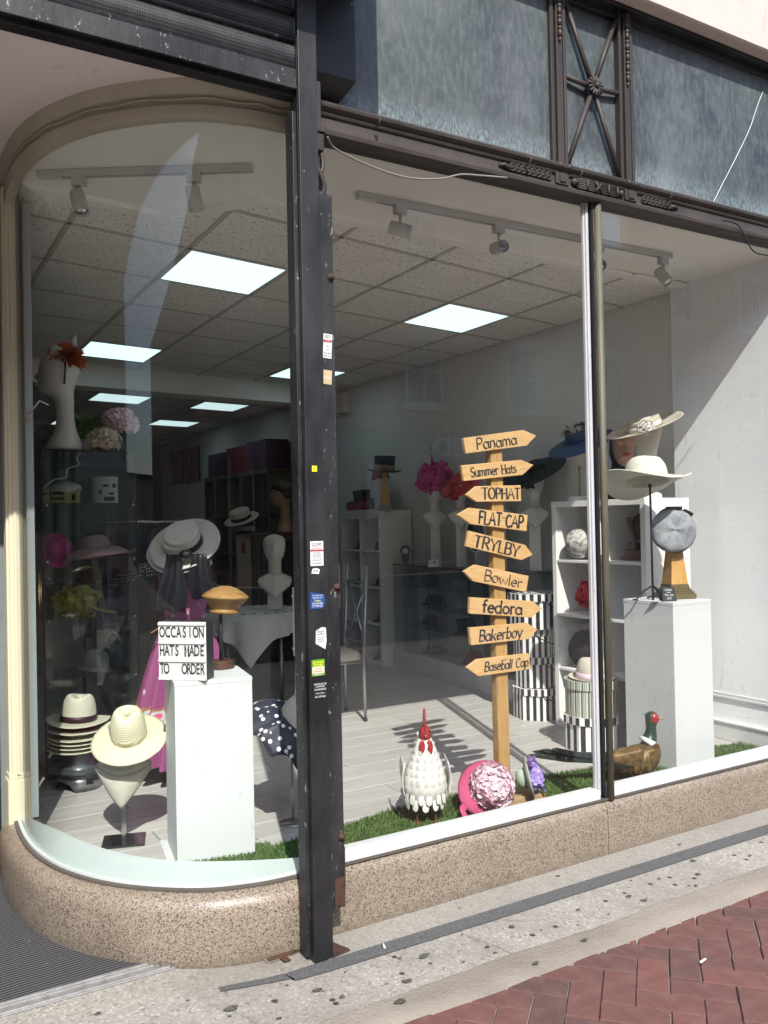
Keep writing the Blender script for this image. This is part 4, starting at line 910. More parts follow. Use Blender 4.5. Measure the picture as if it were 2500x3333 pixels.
sticker(-.003, 1.006, .050, .056, 'printgreen', [('RECOMMEND', .0098, .018, 'printyellow', .68), ('SHUTTERS', .0098, .009, 'printyellow', .75), ('07469371371', .0085, -.023, 'printw', .7)], 0)
b = MB(); b.box(-.023, .023, -.0008, 0, -.012, .012); pp = flat('sticker_panel', b, M['creampetal'], post, TR(-.003, -.0018, .998)); text_part('Shopfront Shutters', .0055, M['ink'], pp, TR(0, -.0011, .005) @ UPR, .7); text_part('Garage Shutters Glass', .0055, M['ink'], pp, TR(0, -.0011, -.004) @ UPR, .65)
sticker(.003, .928, .052, .056, 'ink', [('KINGDOM SHUTTERS', .0075, .021, 'printw', .66), ('& SHOPFRONT', .0075, .013, 'printw', .7), ('24 HOURS SERVICE', .0085, .003, 'printw', .62), ('Installation & Repairing', .005, -.010, 'printw', .7), ('CALL : 07397728647', .008, -.022, 'printw', .6)], rad(1))
ys = sticker(-.003, 1.69, .019, .020, 'printyellow', [], 0, label='tiny square yellow sticker')
b = MB(); b.tube([(.006*cos(TAU*i/16), -.0012, .006*sin(TAU*i/16)) for i in range(16)], .0005, 4, True); b.tube([(-.007, -.0012, 0), (.007, -.0012, 0)], .0004, 4); b.tube([(0, -.0012, -.007), (0, -.0012, .007)], .0004, 4); obj('cross_hair', b, M['printgreen'], post, TR(-.003, -.0018, 1.69))
sticker(.071, 2.125, .034, .086, 'printw', [('EST', .016, .032, 'ink', .9), ('7251 0001', .0095, -.026, 'ink', .75), ('5634 3114', .0095, -.036, 'ink', .75), ('Repair', .006, .0, 'ink', .7), ('Closed', .006, -.012, 'ink', .7)], rad(3), y=.0265, label='white sticker ending EST')
b = MB(); b.box(-.016, .016, -.0008, 0, -.004, .004); rb_ = flat('red_bar', b, M['printred'], post, TR(.071, .0255, 2.143)); text_part('UTTER', .0075, M['printw'], rb_, TR(0, -.0011, 0) @ UPR, .8)
sticker(.069, 2.015, .033, .05, 'paper', [('41397694', .011, -.002, 'printw', .65)], rad(3), y=.0265)

# ================================================================== hats
def smooth01(t): t = max(0, min(1, t)); return t*t*(3-2*t)
def hat(name, label, loc, rot=(0, 0, 0), cr=.085, ch=.11, br=.15, mat=None, band=None, bh=.024, oval=1.12, style='fedora', brim=None, group=None, cat='hat', bandz=.003, solid=.0035, curl=True):
    t = thing(name, label, cat, loc, 0, group, rot); n = 40
    def crown(u, v):
        a = TAU*u; c, s_ = cos(a), sin(a)
        if style == 'boater':
            k = v/.62 if v < .62 else 1; r = cr*(1-.03*k); z = ch*min(1, v/.62)
            if v >= .62: q = (v-.62)/.38; r = cr*.97*(1-q**1.5) ; z = ch-(.004*(1-smooth01(q*6)) if q < .17 else 0)
        elif style == 'top':
            k = min(1, v/.66); r = cr*(1+.02*k-.05*sin(PI*k)); z = ch*k
            if v > .66: q = (v-.66)/.34; r = cr*1.02*(1-q); z = ch
        elif style == 'dome':
            an = v*PI/2; r = cr*cos(an)**.62; z = ch*sin(an)**.95
        else:
            an = v*PI/2; r = cr*(cos(an)**.40)*(1-.10*v); z = ch*sin(an)**.80
        x = r*c; y = r*s_*oval
        if style == 'fedora':
            rr = r/cr; f = smooth01((v-.35)/.4)
            fr_ = -y/(cr*oval)                                   # 1 at the front
            z -= ch*.24*math.exp(-(x/(cr*.36))**2)*math.exp(-((y+.1*cr)/(cr*.6))**2)*f
            z -= ch*.12*max(0, -fr_)*f*.5
            pin = math.exp(-((abs(x)/cr-.62)/.25)**2)*max(0, fr_)*smooth01((v-.3)/.3)*(1-smooth01((v-.85)/.15))
            x *= 1-.22*pin
        return (x, y, z)
    b = MB(); b.grid(crown, n, 16, cu=True); obj('crown', b, mat, t, solid=solid*.6)
    def bf(u, v):
        a = TAU*u; r = cr+(br-cr)*v; x = r*cos(a); y = r*sin(a)*(oval+(1.06-oval)*v); z = brim(cos(a), sin(a), v) if brim else 0
        return (x, y, z)
    b = MB(); b.grid(bf, 56, 9, cu=True); obj('brim', b, mat, t, solid=solid)
    if band:
        b = MB(); b.grid(lambda u, v: ((cr*1.012-.03*cr*v*(bh/ch))*cos(TAU*u), (cr*1.012-.03*cr*v*(bh/ch))*sin(TAU*u)*oval, bandz+bh*v), n, 3, cu=True); obj('band', b, band, t, solid=.002)
    return t
def petal_cluster(r, n, size, seed, squash=1.0, zmin=-.35, four=True, spread=.3):
    rnd = random.Random(seed); b = MB(); k = 0
    for i in range(n):
        z = zmin+(1-zmin)*((i+.5)/n); a = i*2.39996+rnd.uniform(-.2, .2); q = math.sqrt(max(0, 1-z*z)); rr = r*rnd.uniform(.88, 1.06)
        d = Vector((q*cos(a), q*sin(a), z)); p = Vector((d.x*rr, d.y*rr, d.z*rr*squash))
        m = TR(p) @ d.to_track_quat('Z', 'X').to_matrix().to_4x4() @ RZ(rnd.random()*TAU) @ RX(rnd.uniform(-spread, spread)) @ RY(rnd.uniform(-spread, spread))
        for f in range(4 if four else 1):
            s_ = size*rnd.uniform(.85, 1.15); mm = m @ RZ(f*PI/2+rnd.uniform(-.2, .2))
            b.add([(0, 0, -.1*s_), (.35*s_, -.42*s_, .12*s_), (.9*s_, -.38*s_, .22*s_), (1.1*s_, 0, .12*s_), (.9*s_, .38*s_, .22*s_), (.35*s_, .42*s_, .12*s_), (.55*s_, 0, .02*s_)], [(0, 1, 6), (1, 2, 6), (2, 3, 6), (3, 4, 6), (4, 5, 6), (5, 0, 6)], mm)
    return b
def spikes(n, L, w_, seed, up_=.2, flatten=1.0, bend=.3):
    rnd = random.Random(seed); b = MB()
    for i in range(n):
        z = up_+(1-up_)*rnd.random(); a = rnd.random()*TAU; q = math.sqrt(max(0, 1-z*z)); d = Vector((q*cos(a), q*sin(a), z*flatten)).normalized(); l = L*rnd.uniform(.6, 1.05); s_ = d.orthogonal().normalized()*w_*rnd.uniform(.7, 1.2); m = d*l*.55+Vector((0, 0, bend*l*.1)); e = d*l-Vector((0, 0, bend*l*.2))
        o_ = d*.01; b.add([o_-s_*.4, o_+s_*.4, m+s_, m-s_, e], [(0, 1, 2, 3), (3, 2, 4)])
    return b
def cloud(n, R, size, seed, sq=(1, 1, 1)):
    """crumpled net: overlapping curled sheets"""
    rnd = random.Random(seed); b = MB()
    for i in range(n):
        d = Vector((rnd.gauss(0, 1), rnd.gauss(0, 1), rnd.gauss(0, 1))).normalized(); p = Vector((d.x*sq[0], d.y*sq[1], d.z*sq[2]))*R*rnd.uniform(.35, 1)
        m = TR(p) @ d.to_track_quat('Z', 'Y').to_matrix().to_4x4() @ RZ(rnd.random()*TAU); s_ = size*rnd.uniform(.6, 1.3); ph = rnd.random()*9
        b.grid(lambda u, v: ((u-.5)*s_*1.6, (v-.5)*s_, .25*s_*sin(u*7+ph)+.2*s_*cos(v*5+ph*2)), 6, 5, mx=m)
    return b
# ================================================================== mannequin heads
HS = [(-.62, .12, .26, .25, .28), (-.4, .12, .24, .22, .27), (-.2, .12, .235, .21, .27), (-.06, .08, .25, .26, .30), (.0, .05, .25, .36, .33), (.04, .02, .27, .46, .36), (.10, .0, .31, .50, .38), (.16, 0, .34, .50, .40), (.20, 0, .35, .50, .42), (.24, 0, .36, .505, .44),
      (.30, 0, .375, .50, .46), (.36, 0, .385, .49, .48), (.42, 0, .395, .48, .50), (.48, 0, .40, .47, .52), (.54, 0, .405, .475, .54), (.60, 0, .41, .49, .55), (.68, 0, .41, .485, .55), (.76, 0, .40, .465, .54), (.84, 0, .365, .42, .49), (.91, 0, .29, .33, .40), (.96, 0, .19, .22, .27), (.99, 0, .09, .10, .12), (1.0, 0, .02, .02, .02)]
HS = [(z, c*.85, w_, f_*.85, b_*.85) for z, c, w_, f_, b_ in HS]
def face(h):
    def ft(p, a):
        x, y, z = p; X_, Y_, Z_ = x/h, y/h, z/h
        if Y_ < 0 and 0 < Z_ < .75:
            if .33 < Z_ < .58: y -= h*.15*max(0, 1-abs(X_)/.095)*(1-abs(Z_-.385)/.2 if Z_ > .385 else 1-(.385-Z_)/.06)
            y += h*.07*math.exp(-((abs(X_)-.16)/.085)**2-((Z_-.50)/.05)**2)
            y -= h*.022*math.exp(-((abs(X_)-.16)/.05)**2-((Z_-.49)/.022)**2)
            y -= h*.030*math.exp(-(X_/.11)**2-((Z_-.225)/.028)**2); y -= h*.030*math.exp(-(X_/.09)**2-((Z_-.165)/.024)**2)
            y += h*.018*math.exp(-(X_/.10)**2-((Z_-.197)/.012)**2)
            y -= h*.02*math.exp(-(X_/.3)**2-((Z_-.585)/.03)**2)
        return [x, y, z]
    return ft
def head_mesh(h, extra=None, n=40):
    sc_ = [tuple(v*h for v in s_) for s_ in HS]
    if extra: sc_ = [tuple(v*h for v in s_) for s_ in extra] + sc_[1:]
    b = MB(); b.loft(sc_, n, face(h)); return b
def column_head(label, loc, rz, h=.155, col=.34, group='white mannequin heads on the glass counter', mat='mannequin'):
    """white head, V-shaped bib and square column foot"""
    t = thing('mannequin_head', label, 'mannequin head', loc, rz, group)
    top = col+.06; ex = [(-.95, .10, .50, .38, .40), (-.85, .11, .44, .34, .38), (-.70, .12, .32, .28, .32), (-.55, .12, .26, .24, .28)]
    obj('head', head_mesh(h, ex), M[mat], t, TR(0, 0, top+.62*h))
    w_ = .105; b = MB(); zt = top-.10*h
    b.add([(-w_, -.05, zt-.008), (0, -.085, zt-.115), (w_, -.05, zt-.008), (w_*.95, .05, zt+.005), (-w_*.95, .05, zt+.005), (-.045, -.05, zt+.03), (.045, -.05, zt+.03), (.045, .04, zt+.035), (-.045, .04, zt+.035), (0, -.06, zt+.02), (-w_*.9, -.035, zt-.045), (0, -.06, zt-.125), (w_*.9, -.035, zt-.045)],
          [(0, 1, 9, 5), (1, 2, 6, 9), (2, 3, 7, 6), (3, 4, 8, 7), (4, 0, 5, 8), (5, 9, 6, 7, 8), (0, 10, 11, 1), (1, 11, 12, 2), (10, 0, 4), (12, 3, 2), (10, 4, 3, 12), (10, 12, 11)]); flat('bib', b, M[mat], t, bevel=.004)
    b = MB(); b.loft([(0, 0, .055, .05, .05), (zt-.04, 0, .048, .045, .045)], 4, None, RZ(PI/4) @ SC(1.2), p=2); flat('column', b, M[mat], t, bevel=.003)
    return t
# ================================================================== BAY WINDOW
def plinth(label, cx, cyy, w_, d_, z1, rz, group):
    t = thing('display_plinth', label, 'plinth', (cx, cyy, ZF), rz, group); h = z1-ZF
    b = MB(); b.box(-w_/2, w_/2, -d_/2, d_/2, .004, h-.018); flat('body', b, M['plinth'], t, bevel=.0015)
    b = MB(); b.box(-w_/2-.001, w_/2+.001, -d_/2-.001, d_/2+.001, h-.0178, h); flat('top_board', b, M['plinth'], t, bevel=.0015); return t
t = plinth('tall white display plinth carrying the light box and hat block', 1.243, 3.515, .31, .30, .885, rad(-10), 'white display plinths')
b = MB(); b.box(-.185, .185, -.17, .175, .001, .0038); flat('base_sheet', b, M['plinth'], t)
# light box
t = thing('light_box_sign', 'black and white letter light box reading OCCASION HATS MADE TO ORDER', 'light box', (1.135, 3.455, .886), rad(-44)); W_, H_, T_ = .206, .232, .075
b = MB(); b.box(-W_/2, W_/2, -T_/2+.004, T_/2, 0, H_); flat('case', b, pm('black_case', (.022, .022, .024), .5), t, bevel=.003)
b = MB(); b.box(-W_/2, W_/2, -T_/2, -T_/2+.0038, 0, H_); flat('face', b, M['lightbox'], t, bevel=.002)
b = MB()
for z in (.006, .078, .150, .224): b.box(-W_/2+.001, W_/2-.001, -T_/2-.007, -T_/2-.0002, z-.0055, z+.0045)
flat('letter_rail', b, M['whiteplastic'], t, bevel=.001)
rows = (('OCCASION', .188, [.5+i for i in range(8)], 8), ('HATS MADE', .115, None, 8.6), ('TO   ORDER', .042, None, 9.2))
for word, z, _, cells in rows:
    n = len(word); cw = (W_-.012)/n
    for i, chh in enumerate(word):
        x = -W_/2+.006+cw*(i+.5)
        b = MB(); b.box(x-cw/2+.0006, x+cw/2-.0006, -T_/2-.0014, -T_/2-.0004, z-.029, z+.029); tl = flat('letter_tile', b, M['printw'], t)
        if chh == 'M': obj('letter', write('M', .043, .0185, .11, .15, 0, jitter=0), M['ink'], tl, TR(x, -T_/2-.0024, z+.001), smooth=False)
        elif chh != ' ': text_part(chh, .058 if chh == 'M' else .061, M['ink'], tl, TR(x, -T_/2-.0024, z+.001) @ UPR, .50 if chh == 'M' else .54, .0002 if chh == 'M' else .001, name='letter')
b = MB(); b.box(W_/2, W_/2+.0012, -.006, .014, .055, .085); flat('switch_plate', b, M['blackmetal'], t)
# carved hat block on a stand
t = thing('hat_block', 'carved wooden beret hat block on a dark stand with round foot', 'hat block', (1.342, 3.615, .886), rad(-14))
b = MB(); b.lathe([(.056, 0), (.056, .028), (.050, .034), (1e-4, .034)], 32); obj('foot', b, M['brown'], t, auto=40)
b = MB(); b.lathe([(.010, .03), (.007, .12), (.0065, .26)], 12); obj('stem', b, M['blackmetal'], t)
b = MB(); b.loft([(.235, 0, .056, .054, .054), (.236, 0, .062, .06, .06), (.250, 0, .064, .062, .062), (.252, 0, .059, .058, .058), (.257, 0, .060, .059, .059), (.262, 0, .066, .064, .064), (.270, 0, .070, .07, .07), (.300, -.004, .096, .094, .085), (.306, -.004, .101, .10, .088), (.311, -.004, .100, .099, .087), (.328, 0, .078, .074, .07), (.344, .004, .050, .047, .045), (.353, .006, .022, .02, .02), (.354, .006, .004, .004, .004)], 40); obj("block", b, M["block"], t, RY(rad(4)))
# straw fedora on linen bust
t = thing('bust_stand', 'linen shoulder bust on a chrome post with square black foot', 'bust stand', (.962, 3.80, ZF), rad(-24))
b = MB(); b.box(-.088, .088, -.075, .075, .001, .010); flat('foot', b, pm('black_glass_foot', (.02, .02, .022), .15), t, RZ(rad(6)), bevel=.002)
b = MB(); b.box(-.009, .009, -.009, .009, .010, .235); flat('post', b, M['chrome'], t, bevel=.001)
b = MB()
def bust(u, v):
    # triangular front that wraps round the shoulders
    a = (u-.5)*2; s_ = .118*(1-.02); zt = .318+.028*a*a-.02
    zb = .155+.15*abs(a)**1.15
    z = zt+(zb-zt)*v
    return (s_*a, -.055+.075*abs(a)**1.6-.012*sin(PI*v), z)
b.grid(bust, 21, 9); b.grid(lambda u, v: ((.118*(u-.5)*2)*(1-v)+.042*(u-.5)*2*v, (-.055+.075*abs((u-.5)*2)**1.6)*(1-v)+(-.032+.03*abs((u-.5)*2)**2)*v, .298+.028*((u-.5)*2)**2+.075*v**.8), 21, 7)
b.grid(lambda u, v: (.116*(u-.5)*2, .022+.045*(1-((u-.5)*2)**2), (.325-.17*(1-abs((u-.5)*2))*v)), 15, 5)
obj('bust', b, M['linen'], t, solid=.003)
b = MB(); b.loft([(.35, 0, .042, .035, .04), (.42, 0, .038, .034, .038), (.46, -.005, .05, .06, .055), (.50, -.02, .055, .06, .055), (.53, -.035, .03, .035, .03)], 20); obj('neck', b, M['linen'], t)
hat('straw_fedora', 'ivory ribbed straw fedora with wide brim on the linen bust', (.985, 3.78, ZF+.455), vt(4, 26, -24), .074, .135, .158, M['straw'], None, style='fedora', brim=lambda c, s_, v: -.012*v-.010*v*v+.006*v*v*c)
# stacked panamas on a galvanised hat stretcher
hs = (.975, 4.735)
t = thing('hat_stretcher', 'galvanised metal hat stretcher drum under the stacked panamas', 'hat stretcher', (hs[0], hs[1], ZF), rad(-20))
b = MB(); n = 48; vs = []; fs = []
for i in range(n):
    a = TAU*i/n; k = i % 24; arch = .052*math.sqrt(max(0, 1-((k-6)/5.2)**2)) if abs(k-6) < 5.2 else 0
    vs += [(.112*cos(a), .112*sin(a), .002+arch), (.102*cos(a), .102*sin(a), .085)]
b.add(vs, [(2*i, 2*((i+1) % n), 2*((i+1) % n)+1, 2*i+1) for i in range(n)]); obj('drum', b, M['steel'], t, solid=.003)
b = MB(); b.box(-.004, .032, -.1135, -.108, .035, .062); flat('vent', b, M['dark'], t, RZ(rad(28)))
for k, (z, r) in enumerate(((.086, .148), (.100, .152))):
    b = MB(); b.lathe([(.07, z), (r-.01, z), (r, z+.003), (r, z+.007), (r-.008, z+.010), (.085, z+.010+.006*k)], 40, RX(rad(-3+2*k))); obj('plate', b, M['steel'], t, auto=40)
b = MB(); b.lathe([(.086, .11), (.083, .20), (.08, .205), (1e-4, .205)], 32); obj('drum_top', b, M['steel'], t, auto=40)
stk = ['lowest of the stacked cream panama hats, just above the metal drum', 'second panama from the bottom of the hat stack', 'third panama from the bottom of the hat stack', 'third panama from the top of the hat stack', 'panama showing its maroon band, second from the top of the stack']
random.seed(8)
for k in range(5):
    hat('panama_hat', stk[k], (hs[0]+random.uniform(-.006, .006), hs[1]+random.uniform(-.006, .006), ZF+.205+k*.021+(.014 if k == 4 else 0)), (rad(-2+random.uniform(-1.2, 1.2)), rad(random.uniform(-2, 2)), rad(-20+random.uniform(-8, 8))), .080, .105, .155-.001*k, M['strawp'], M['rouge'] if k == 4 else None, .018, group='stacked panama hats', brim=lambda c, s_, v: .010*v*v*abs(c)**2-.006*v*v*abs(s_))
hat('panama_hat', 'topmost panama of the stack, glossy with a black and maroon band', (hs[0], hs[1], ZF+.345), (rad(-1), rad(3), rad(-24)), .088, .142, .160, M['strawp'], pm('black_maroon_band', (.012, .010, .012), .5, 0, .8, 40, (.10, .012, .03), stretch=(.1, .1, 6)), .030, group='stacked panama hats', brim=lambda c, s_, v: .014*v*v*abs(c)**2-.008*v*v*abs(s_))
# ------------------------------------------------ dress form
dx, dy = 1.50, 4.58
t = thing('dress_form', 'plum embroidered satin sundress on a headless dress form', 'dress form', (dx, dy, 0), rad(-22))
b = MB(); b.loft([(.985, 0, .098, .075, .075), (1.02, 0, .103, .08, .08), (1.08, 0, .115, .09, .085), (1.16, 0, .132, .105, .09), (1.22, 0, .140, .115, .095), (1.28, 0, .140, .108, .10), (1.33, .005, .135, .085, .095), (1.37, .01, .118, .06, .08), (1.40, .015, .08, .045, .06), (1.43, .02, .045, .04, .045), (1.47, .02, .042, .04, .042)], 32); obj('bodice', b, M['plum'], t)
for s_ in (-1, 1):
    b = MB(); b.loft([(-.006, 0, .028, .045, .045), (.006, 0, .026, .042, .042)], 18); obj('arm_cap', b, M['canvas'], t, TR(.138*s_, .0, 1.315) @ RY(rad(80*s_)))
b = MB()
def skirt(u, v):
    a = TAU*u; k = v**.75; R_ = .105+.20*k; pl = (.004+.040*k)*sin(13*a+2.2*sin(3*a)); return ((R_+pl)*cos(a), (R_*.82+pl)*sin(a), .99-.72*v)
b.grid(skirt, 200, 24, cu=True, uv=True); obj('skirt', b, M['skirt'], t)
b = MB(); b.tube([((.104+.004*(i % 2))*cos(TAU*i/40), .086*sin(TAU*i/40), .995+.004*sin(TAU*i/40*3)) for i in range(40)], .0095, 6, True, flat=.5); b.tube(catmull([(-.06, -.085, .99), (-.12, -.10, .975), (-.17, -.09, .945)], 4), .009, 6, flat=.45); obj('belt', b, M['tan'], t)
b = MB()
rnd = random.Random(4)
for x, z in ((-.055, 1.035), (.02, 1.045), (.075, 1.09), (-.02, 1.14), (-.085, 1.13), (.10, 1.02)):
    y = -math.sqrt(max(1e-4, 1-(x/.128)**2))*.100
    for k in range(8): b.ball(.0026, (0, 0, 0), 6, 4, mx=TR(x, y, z) @ RY(TAU*k/8) @ TR(0, 0, .008))
    b.ball(.003, (x, y, z), 6, 4)
obj('bead_motif', b, M['printw'], t)
b = MB(); b.tube([(0, 0, .27), (0, 0, .02)], .012); b.lathe([(.13, 0), (.13, .012), (.02, .02), (1e-4, .02)], 24, TR(0, 0, .001)); obj('stand', b, M['blackmetal'], t, TR(0, 0, ZF))
for k, (dz, lb) in enumerate(((0, 'lower boater with black edge under the top boater'), (.028, 'wide white boater with black ribbon tipped towards the street'))):
    hat('boater_hat', lb, (1.462+.006*k-.004, 4.47-.02*k, 1.385+dz*.9), vt(-9, 40, -10), .092, .082, .190-.004*k, M['boater'], M['navy'] if k else M['black_felt'], .034, 1.08, 'boater', brim=lambda c, s_, v: .006*v*v*sin(3*s_), group='boaters on the dress form')
b = MB(); b.tube([((.1905)*cos(TAU*i/48), .1905*1.06*sin(TAU*i/48), 0) for i in range(48)], .0045, 6, True); o = D.objects['boater_hat']; obj('edging', b, M['black_felt'], o)
t = thing('scarf', 'sheer navy scarf hanging from the boater over the plum dress', 'scarf', (1.43, 4.30, 1.36), rad(-24))
for s_, x0, L_, wd in ((0, -.07, .285, .15), (1, .055, .23, .15)):
    b = MB(); b.grid(lambda u, v: (x0+(u-.5)*(.075+(wd-.075)*smooth01(v*1.3))+(.03*(s_*2-1))*v*v, -.012*sin(u*10+s_*2+v*2)*(.3+v)-.02*sin(PI*v)+.055*v, -L_*v-.018*u*v-.006*sin(u*13)*v), 36, 14); obj('tail', b, M['navy'], t, solid=.0015)
b = MB(); b.ball(.026, (-.01, -.012, 0), 14, 8, sx=1.3, sz=.9); obj('knot', b, M['navy'], t)
t = thing('feather_hat', 'black hat with spotted guinea feathers behind the dress form', 'hat', (1.435, 5.13, 1.235), 0, rot=(rad(10), rad(-14), rad(-25)))
b = MB(); b.grid(lambda u, v: ((u-.5)*.44, (v-.5)*.24*math.sqrt(max(.02, 1-(2*u-1)**2))*1.3, .05*(1-((2*v-1))**2)-.05*(2*u-1)**2), 24, 10); obj('feathers', b, M['guinea'], t, solid=.004)
b = MB(); b.ball(.09, (.05, .02, -.015), 20, 10, sz=.5); obj('crown', b, M['black_felt'], t)
# ------------------------------------------------ glass display cabinet
t = thing('display_cabinet', 'tall glass display cabinet full of hats in the dark bay corner', 'cabinet', (1.10, 5.15, ZF)); CW, CD, CH_ = .50, .40, 1.77
for x0, x1, y0, y1 in ((-CW/2, -CW/2+.005, -CD/2, CD/2), (CW/2-.005, CW/2, -CD/2, CD/2), (-CW/2+.006, CW/2-.006, -CD/2, -CD/2+.005), (-CW/2+.006, CW/2-.006, CD/2-.005, CD/2)):
    b = MB(); b.box(x0, x1, y0, y1, .06, CH_-.011); flat('glass_side', b, M['cabglass'], t)
b = MB(); b.box(-CW/2, CW/2, -CD/2, CD/2, 0, .058); flat('base', b, M['blackmetal'], t)
shz = [.53, .855, 1.175, 1.48]
for z in shz:
    b = MB(); b.box(-CW/2+.008, CW/2-.008, -CD/2+.008, CD/2-.008, z-.006, z); flat('glass_shelf', b, M['cabglass'], t)
b = MB(); b.box(-CW/2, CW/2, -CD/2, CD/2, CH_-.010, CH_); flat('top', b, pm('dark_glass_top', (.02, .025, .024), .1), t)
for z in shz:
    for x in (-CW/2+.02, CW/2-.02):
        b = MB(); b.cyl(.007, -.012, .012, 10, RX(PI/2)); obj('clip', b, M['chrome'], t, TR(x, -CD/2-.004, z-.012))
b = MB(); b.box(-CW/2-.004, -CW/2+.004, -CD/2-.003, -CD/2+.005, .058, CH_); b.box(CW/2-.004, CW/2+.004, -CD/2-.003, -CD/2+.005, .058, CH_); flat('edge', b, M['blackmetal'], t)
CT = ZF+CH_
# long neck head with orange fascinator
t = thing('mannequin_head', 'long-necked white mannequin head in profile on the glass cabinet', 'mannequin head', (.975, 5.12, CT), rad(-112))
h = .245
ex = [(-1.30, .10, .54, .48, .46), (-1.22, .10, .53, .46, .45), (-1.08, .10, .46, .36, .40), (-.92, .12, .33, .26, .31), (-.75, .13, .24, .21, .25), (-.55, .13, .205, .19, .22), (-.35, .12, .20, .19, .22)]
hm = MB(); sc_ = [tuple(v*h for v in s_) for s_ in ex]+[tuple(v*h for v in s_) for s_ in HS[2:]]
sc_ = [(a_, b_*(.85 if a_ < -.3*h else 1), c_, d_*(.9 if a_ < -.3*h else 1), e_) for a_, b_, c_, d_, e_ in sc_]; hm.loft(sc_, 48, face(h)); obj('head', hm, M['mannequin'], t, TR(0, 0, 1.30*h))
t = thing('feather_fascinator', 'orange feather fascinator on the white mannequin head', 'fascinator', (1.012, 5.08, CT+.515), 0, rot=vt(18, 10))
b = spikes(700, .12, .014, 5, -.3, .8, .5); obj('feathers', b, M['orange'], t)
b = MB(); b.tube([(.012+.004*i, -.118, -.005-.024*i) for i in range(6)], .008, 8, flat=.6); obj('comb_band', b, M['black_felt'], t, TR(-.03, .02, 0))
b = MB()
b.add([(-.02, 0, .05), (.05, .0, .05), (.02, 0, .15)], [(0, 1, 2)]); b.add([(-.10, -.04, .0), (-.05, -.04, -.02), (-.04, -.05, .06), (-.10, -.05, .07)], [(0, 1, 2, 3)]); obj('ribbon', b, M['whitesilk'], t, solid=.002)
def flowerhat(name, label, loc, r, n, size, mat, under=None, seed=1, sq=.9):
    t = thing(name, label, 'hat', loc)
    obj('blooms', petal_cluster(r, n, size, seed, sq, -.45), M[mat], t, TR(0, 0, r*.4))
    b = MB(); b.lathe([(r*.75, -.02), (r*.8, 0), (r*.3, .03), (1e-4, .035)], 20, TR(0, 0, .03)); obj('base', b, M[under or 'canvas'], t)
    return t
flowerhat('hydrangea_hat', 'cream hydrangea headpiece resting on the glass cabinet top', (1.20, 5.03, CT+.022), .082, 90, .028, 'creampetal', seed=2)
def vase(label, loc, mat, hgt, r):
    t = thing('head_stand', label, 'head stand', loc); b = MB(); b.lathe([(r*.55, 0), (r*.5, .01), (r*.7, hgt*.4), (r, hgt), (r*.95, hgt)], 20); obj('cone', b, M[mat], t); return t
vase('pale blue cone stand under the pink hydrangea', (1.345, 5.24, CT), 'teal', .12, .05)
flowerhat('hydrangea_hat', 'pink hydrangea headpiece raised on a pale blue cone', (1.345, 5.24, CT+.15), .098, 110, .026, 'palepink', seed=3)
vase('white cone stand under the green feather hat', (1.15, 5.30, CT), 'mannequin', .12, .05)
t = thing('feather_hat', 'green feather hat behind the white mannequin neck', 'hat', (1.15, 5.30, CT+.13)); obj('feathers', spikes(320, .17, .014, 9, .0, .6, .8), M['green'], t); b = MB(); b.ball(.09, (0, 0, 0), 18, 8, sz=.5); obj('crown', b, M['green'], t)
t = thing('novelty_hat', 'white and yellow fabric house hat on the upper cabinet shelf', 'hat', (1.0, 5.10, ZF+shz[3]+.001), rad(-10))
b = MB(); b.box(-.075, .075, -.06, .06, 0, .085); b.box(-.13, -.085, -.05, .03, 0, .09); flat('house', b, pm('house_yellow', (.42, .38, .14), .8), t, bevel=.006)
b = MB(); b.box(-.076, -.01, -.0625, -.06, .02, .032); b.box(-.076, -.01, -.0625, -.06, .048, .062); b.box(.03, .05, -.0625, -.06, .015, .05); b.box(-.12, -.095, -.053, -.05, .05, .06); flat('black_trim', b, M['black_felt'], t)
b = MB(); b.ball(.085, (0, 0, .085), 20, 8, sz=.45); obj('dome', b, M['printw'], t)
b = MB(); b.tube(catmull([(-.11, -.05, .09), (-.06, -.05, .13), (.0, -.04, .145), (.01, -.04, .19), (.07, -.04, .215), (.06, -.04, .25), (.08, -.03, .28)], 6), .005, 6); obj('rope', b, M['printw'], t)
t = thing('hat_tin', 'white round tin with printed patches on the upper cabinet shelf', 'tin', (1.225, 5.14, ZF+shz[3]+.001)); b = MB(); b.lathe([(.068, 0), (.072, .005), (.070, .13), (.073, .132), (.073, .15), (.07, .152), (1e-4, .152)], 32); obj('drum', b, M['printw'], t, auto=40)
b = MB()
for a, z, w_, h_ in ((-100, .10, .015, .008), (-60, .10, .012, .012), (-125, .065, .010, .010), (-75, .055, .016, .006), (-85, .025, .03, .012)): b.box(-w_, w_, -.0735, -.0715, z-h_, z+h_, RZ(rad(a+90)))
flat('patch', b, M['ink'], t)
hat('brim_hat', 'dusty pink wide brimmed hat on the middle cabinet shelf', (1.16, 5.12, ZF+shz[2]+.05), (rad(-4), rad(-6), 0), .085, .075, .185, M['dustypink'], None, style='dome', brim=lambda c, s_, v: -.05*v*v)
hat('brim_hat', 'upturned magenta hat beside the dusty pink hat in the cabinet', (.955, 5.13, ZF+shz[2]+.045), (rad(70), 0, rad(10)), .065, .06, .095, M['magenta'], None, style='dome')
t = thing('tulle_fascinator', 'mustard yellow tulle fascinator on the lower cabinet shelf', 'fascinator', (1.05, 5.13, ZF+shz[1]+.075)); obj('tulle', cloud(46, .10, .075, 3, (1.25, .8, .75)), M['yellow'], t); b = MB(); b.tube(catmull([(.05, -.08, -.02), (.12, -.1, -.05), (.2, -.1, -.068)], 5), [.02]*10+[.006], 8, flat=.4); obj('quill', b, M['yellow'], t)
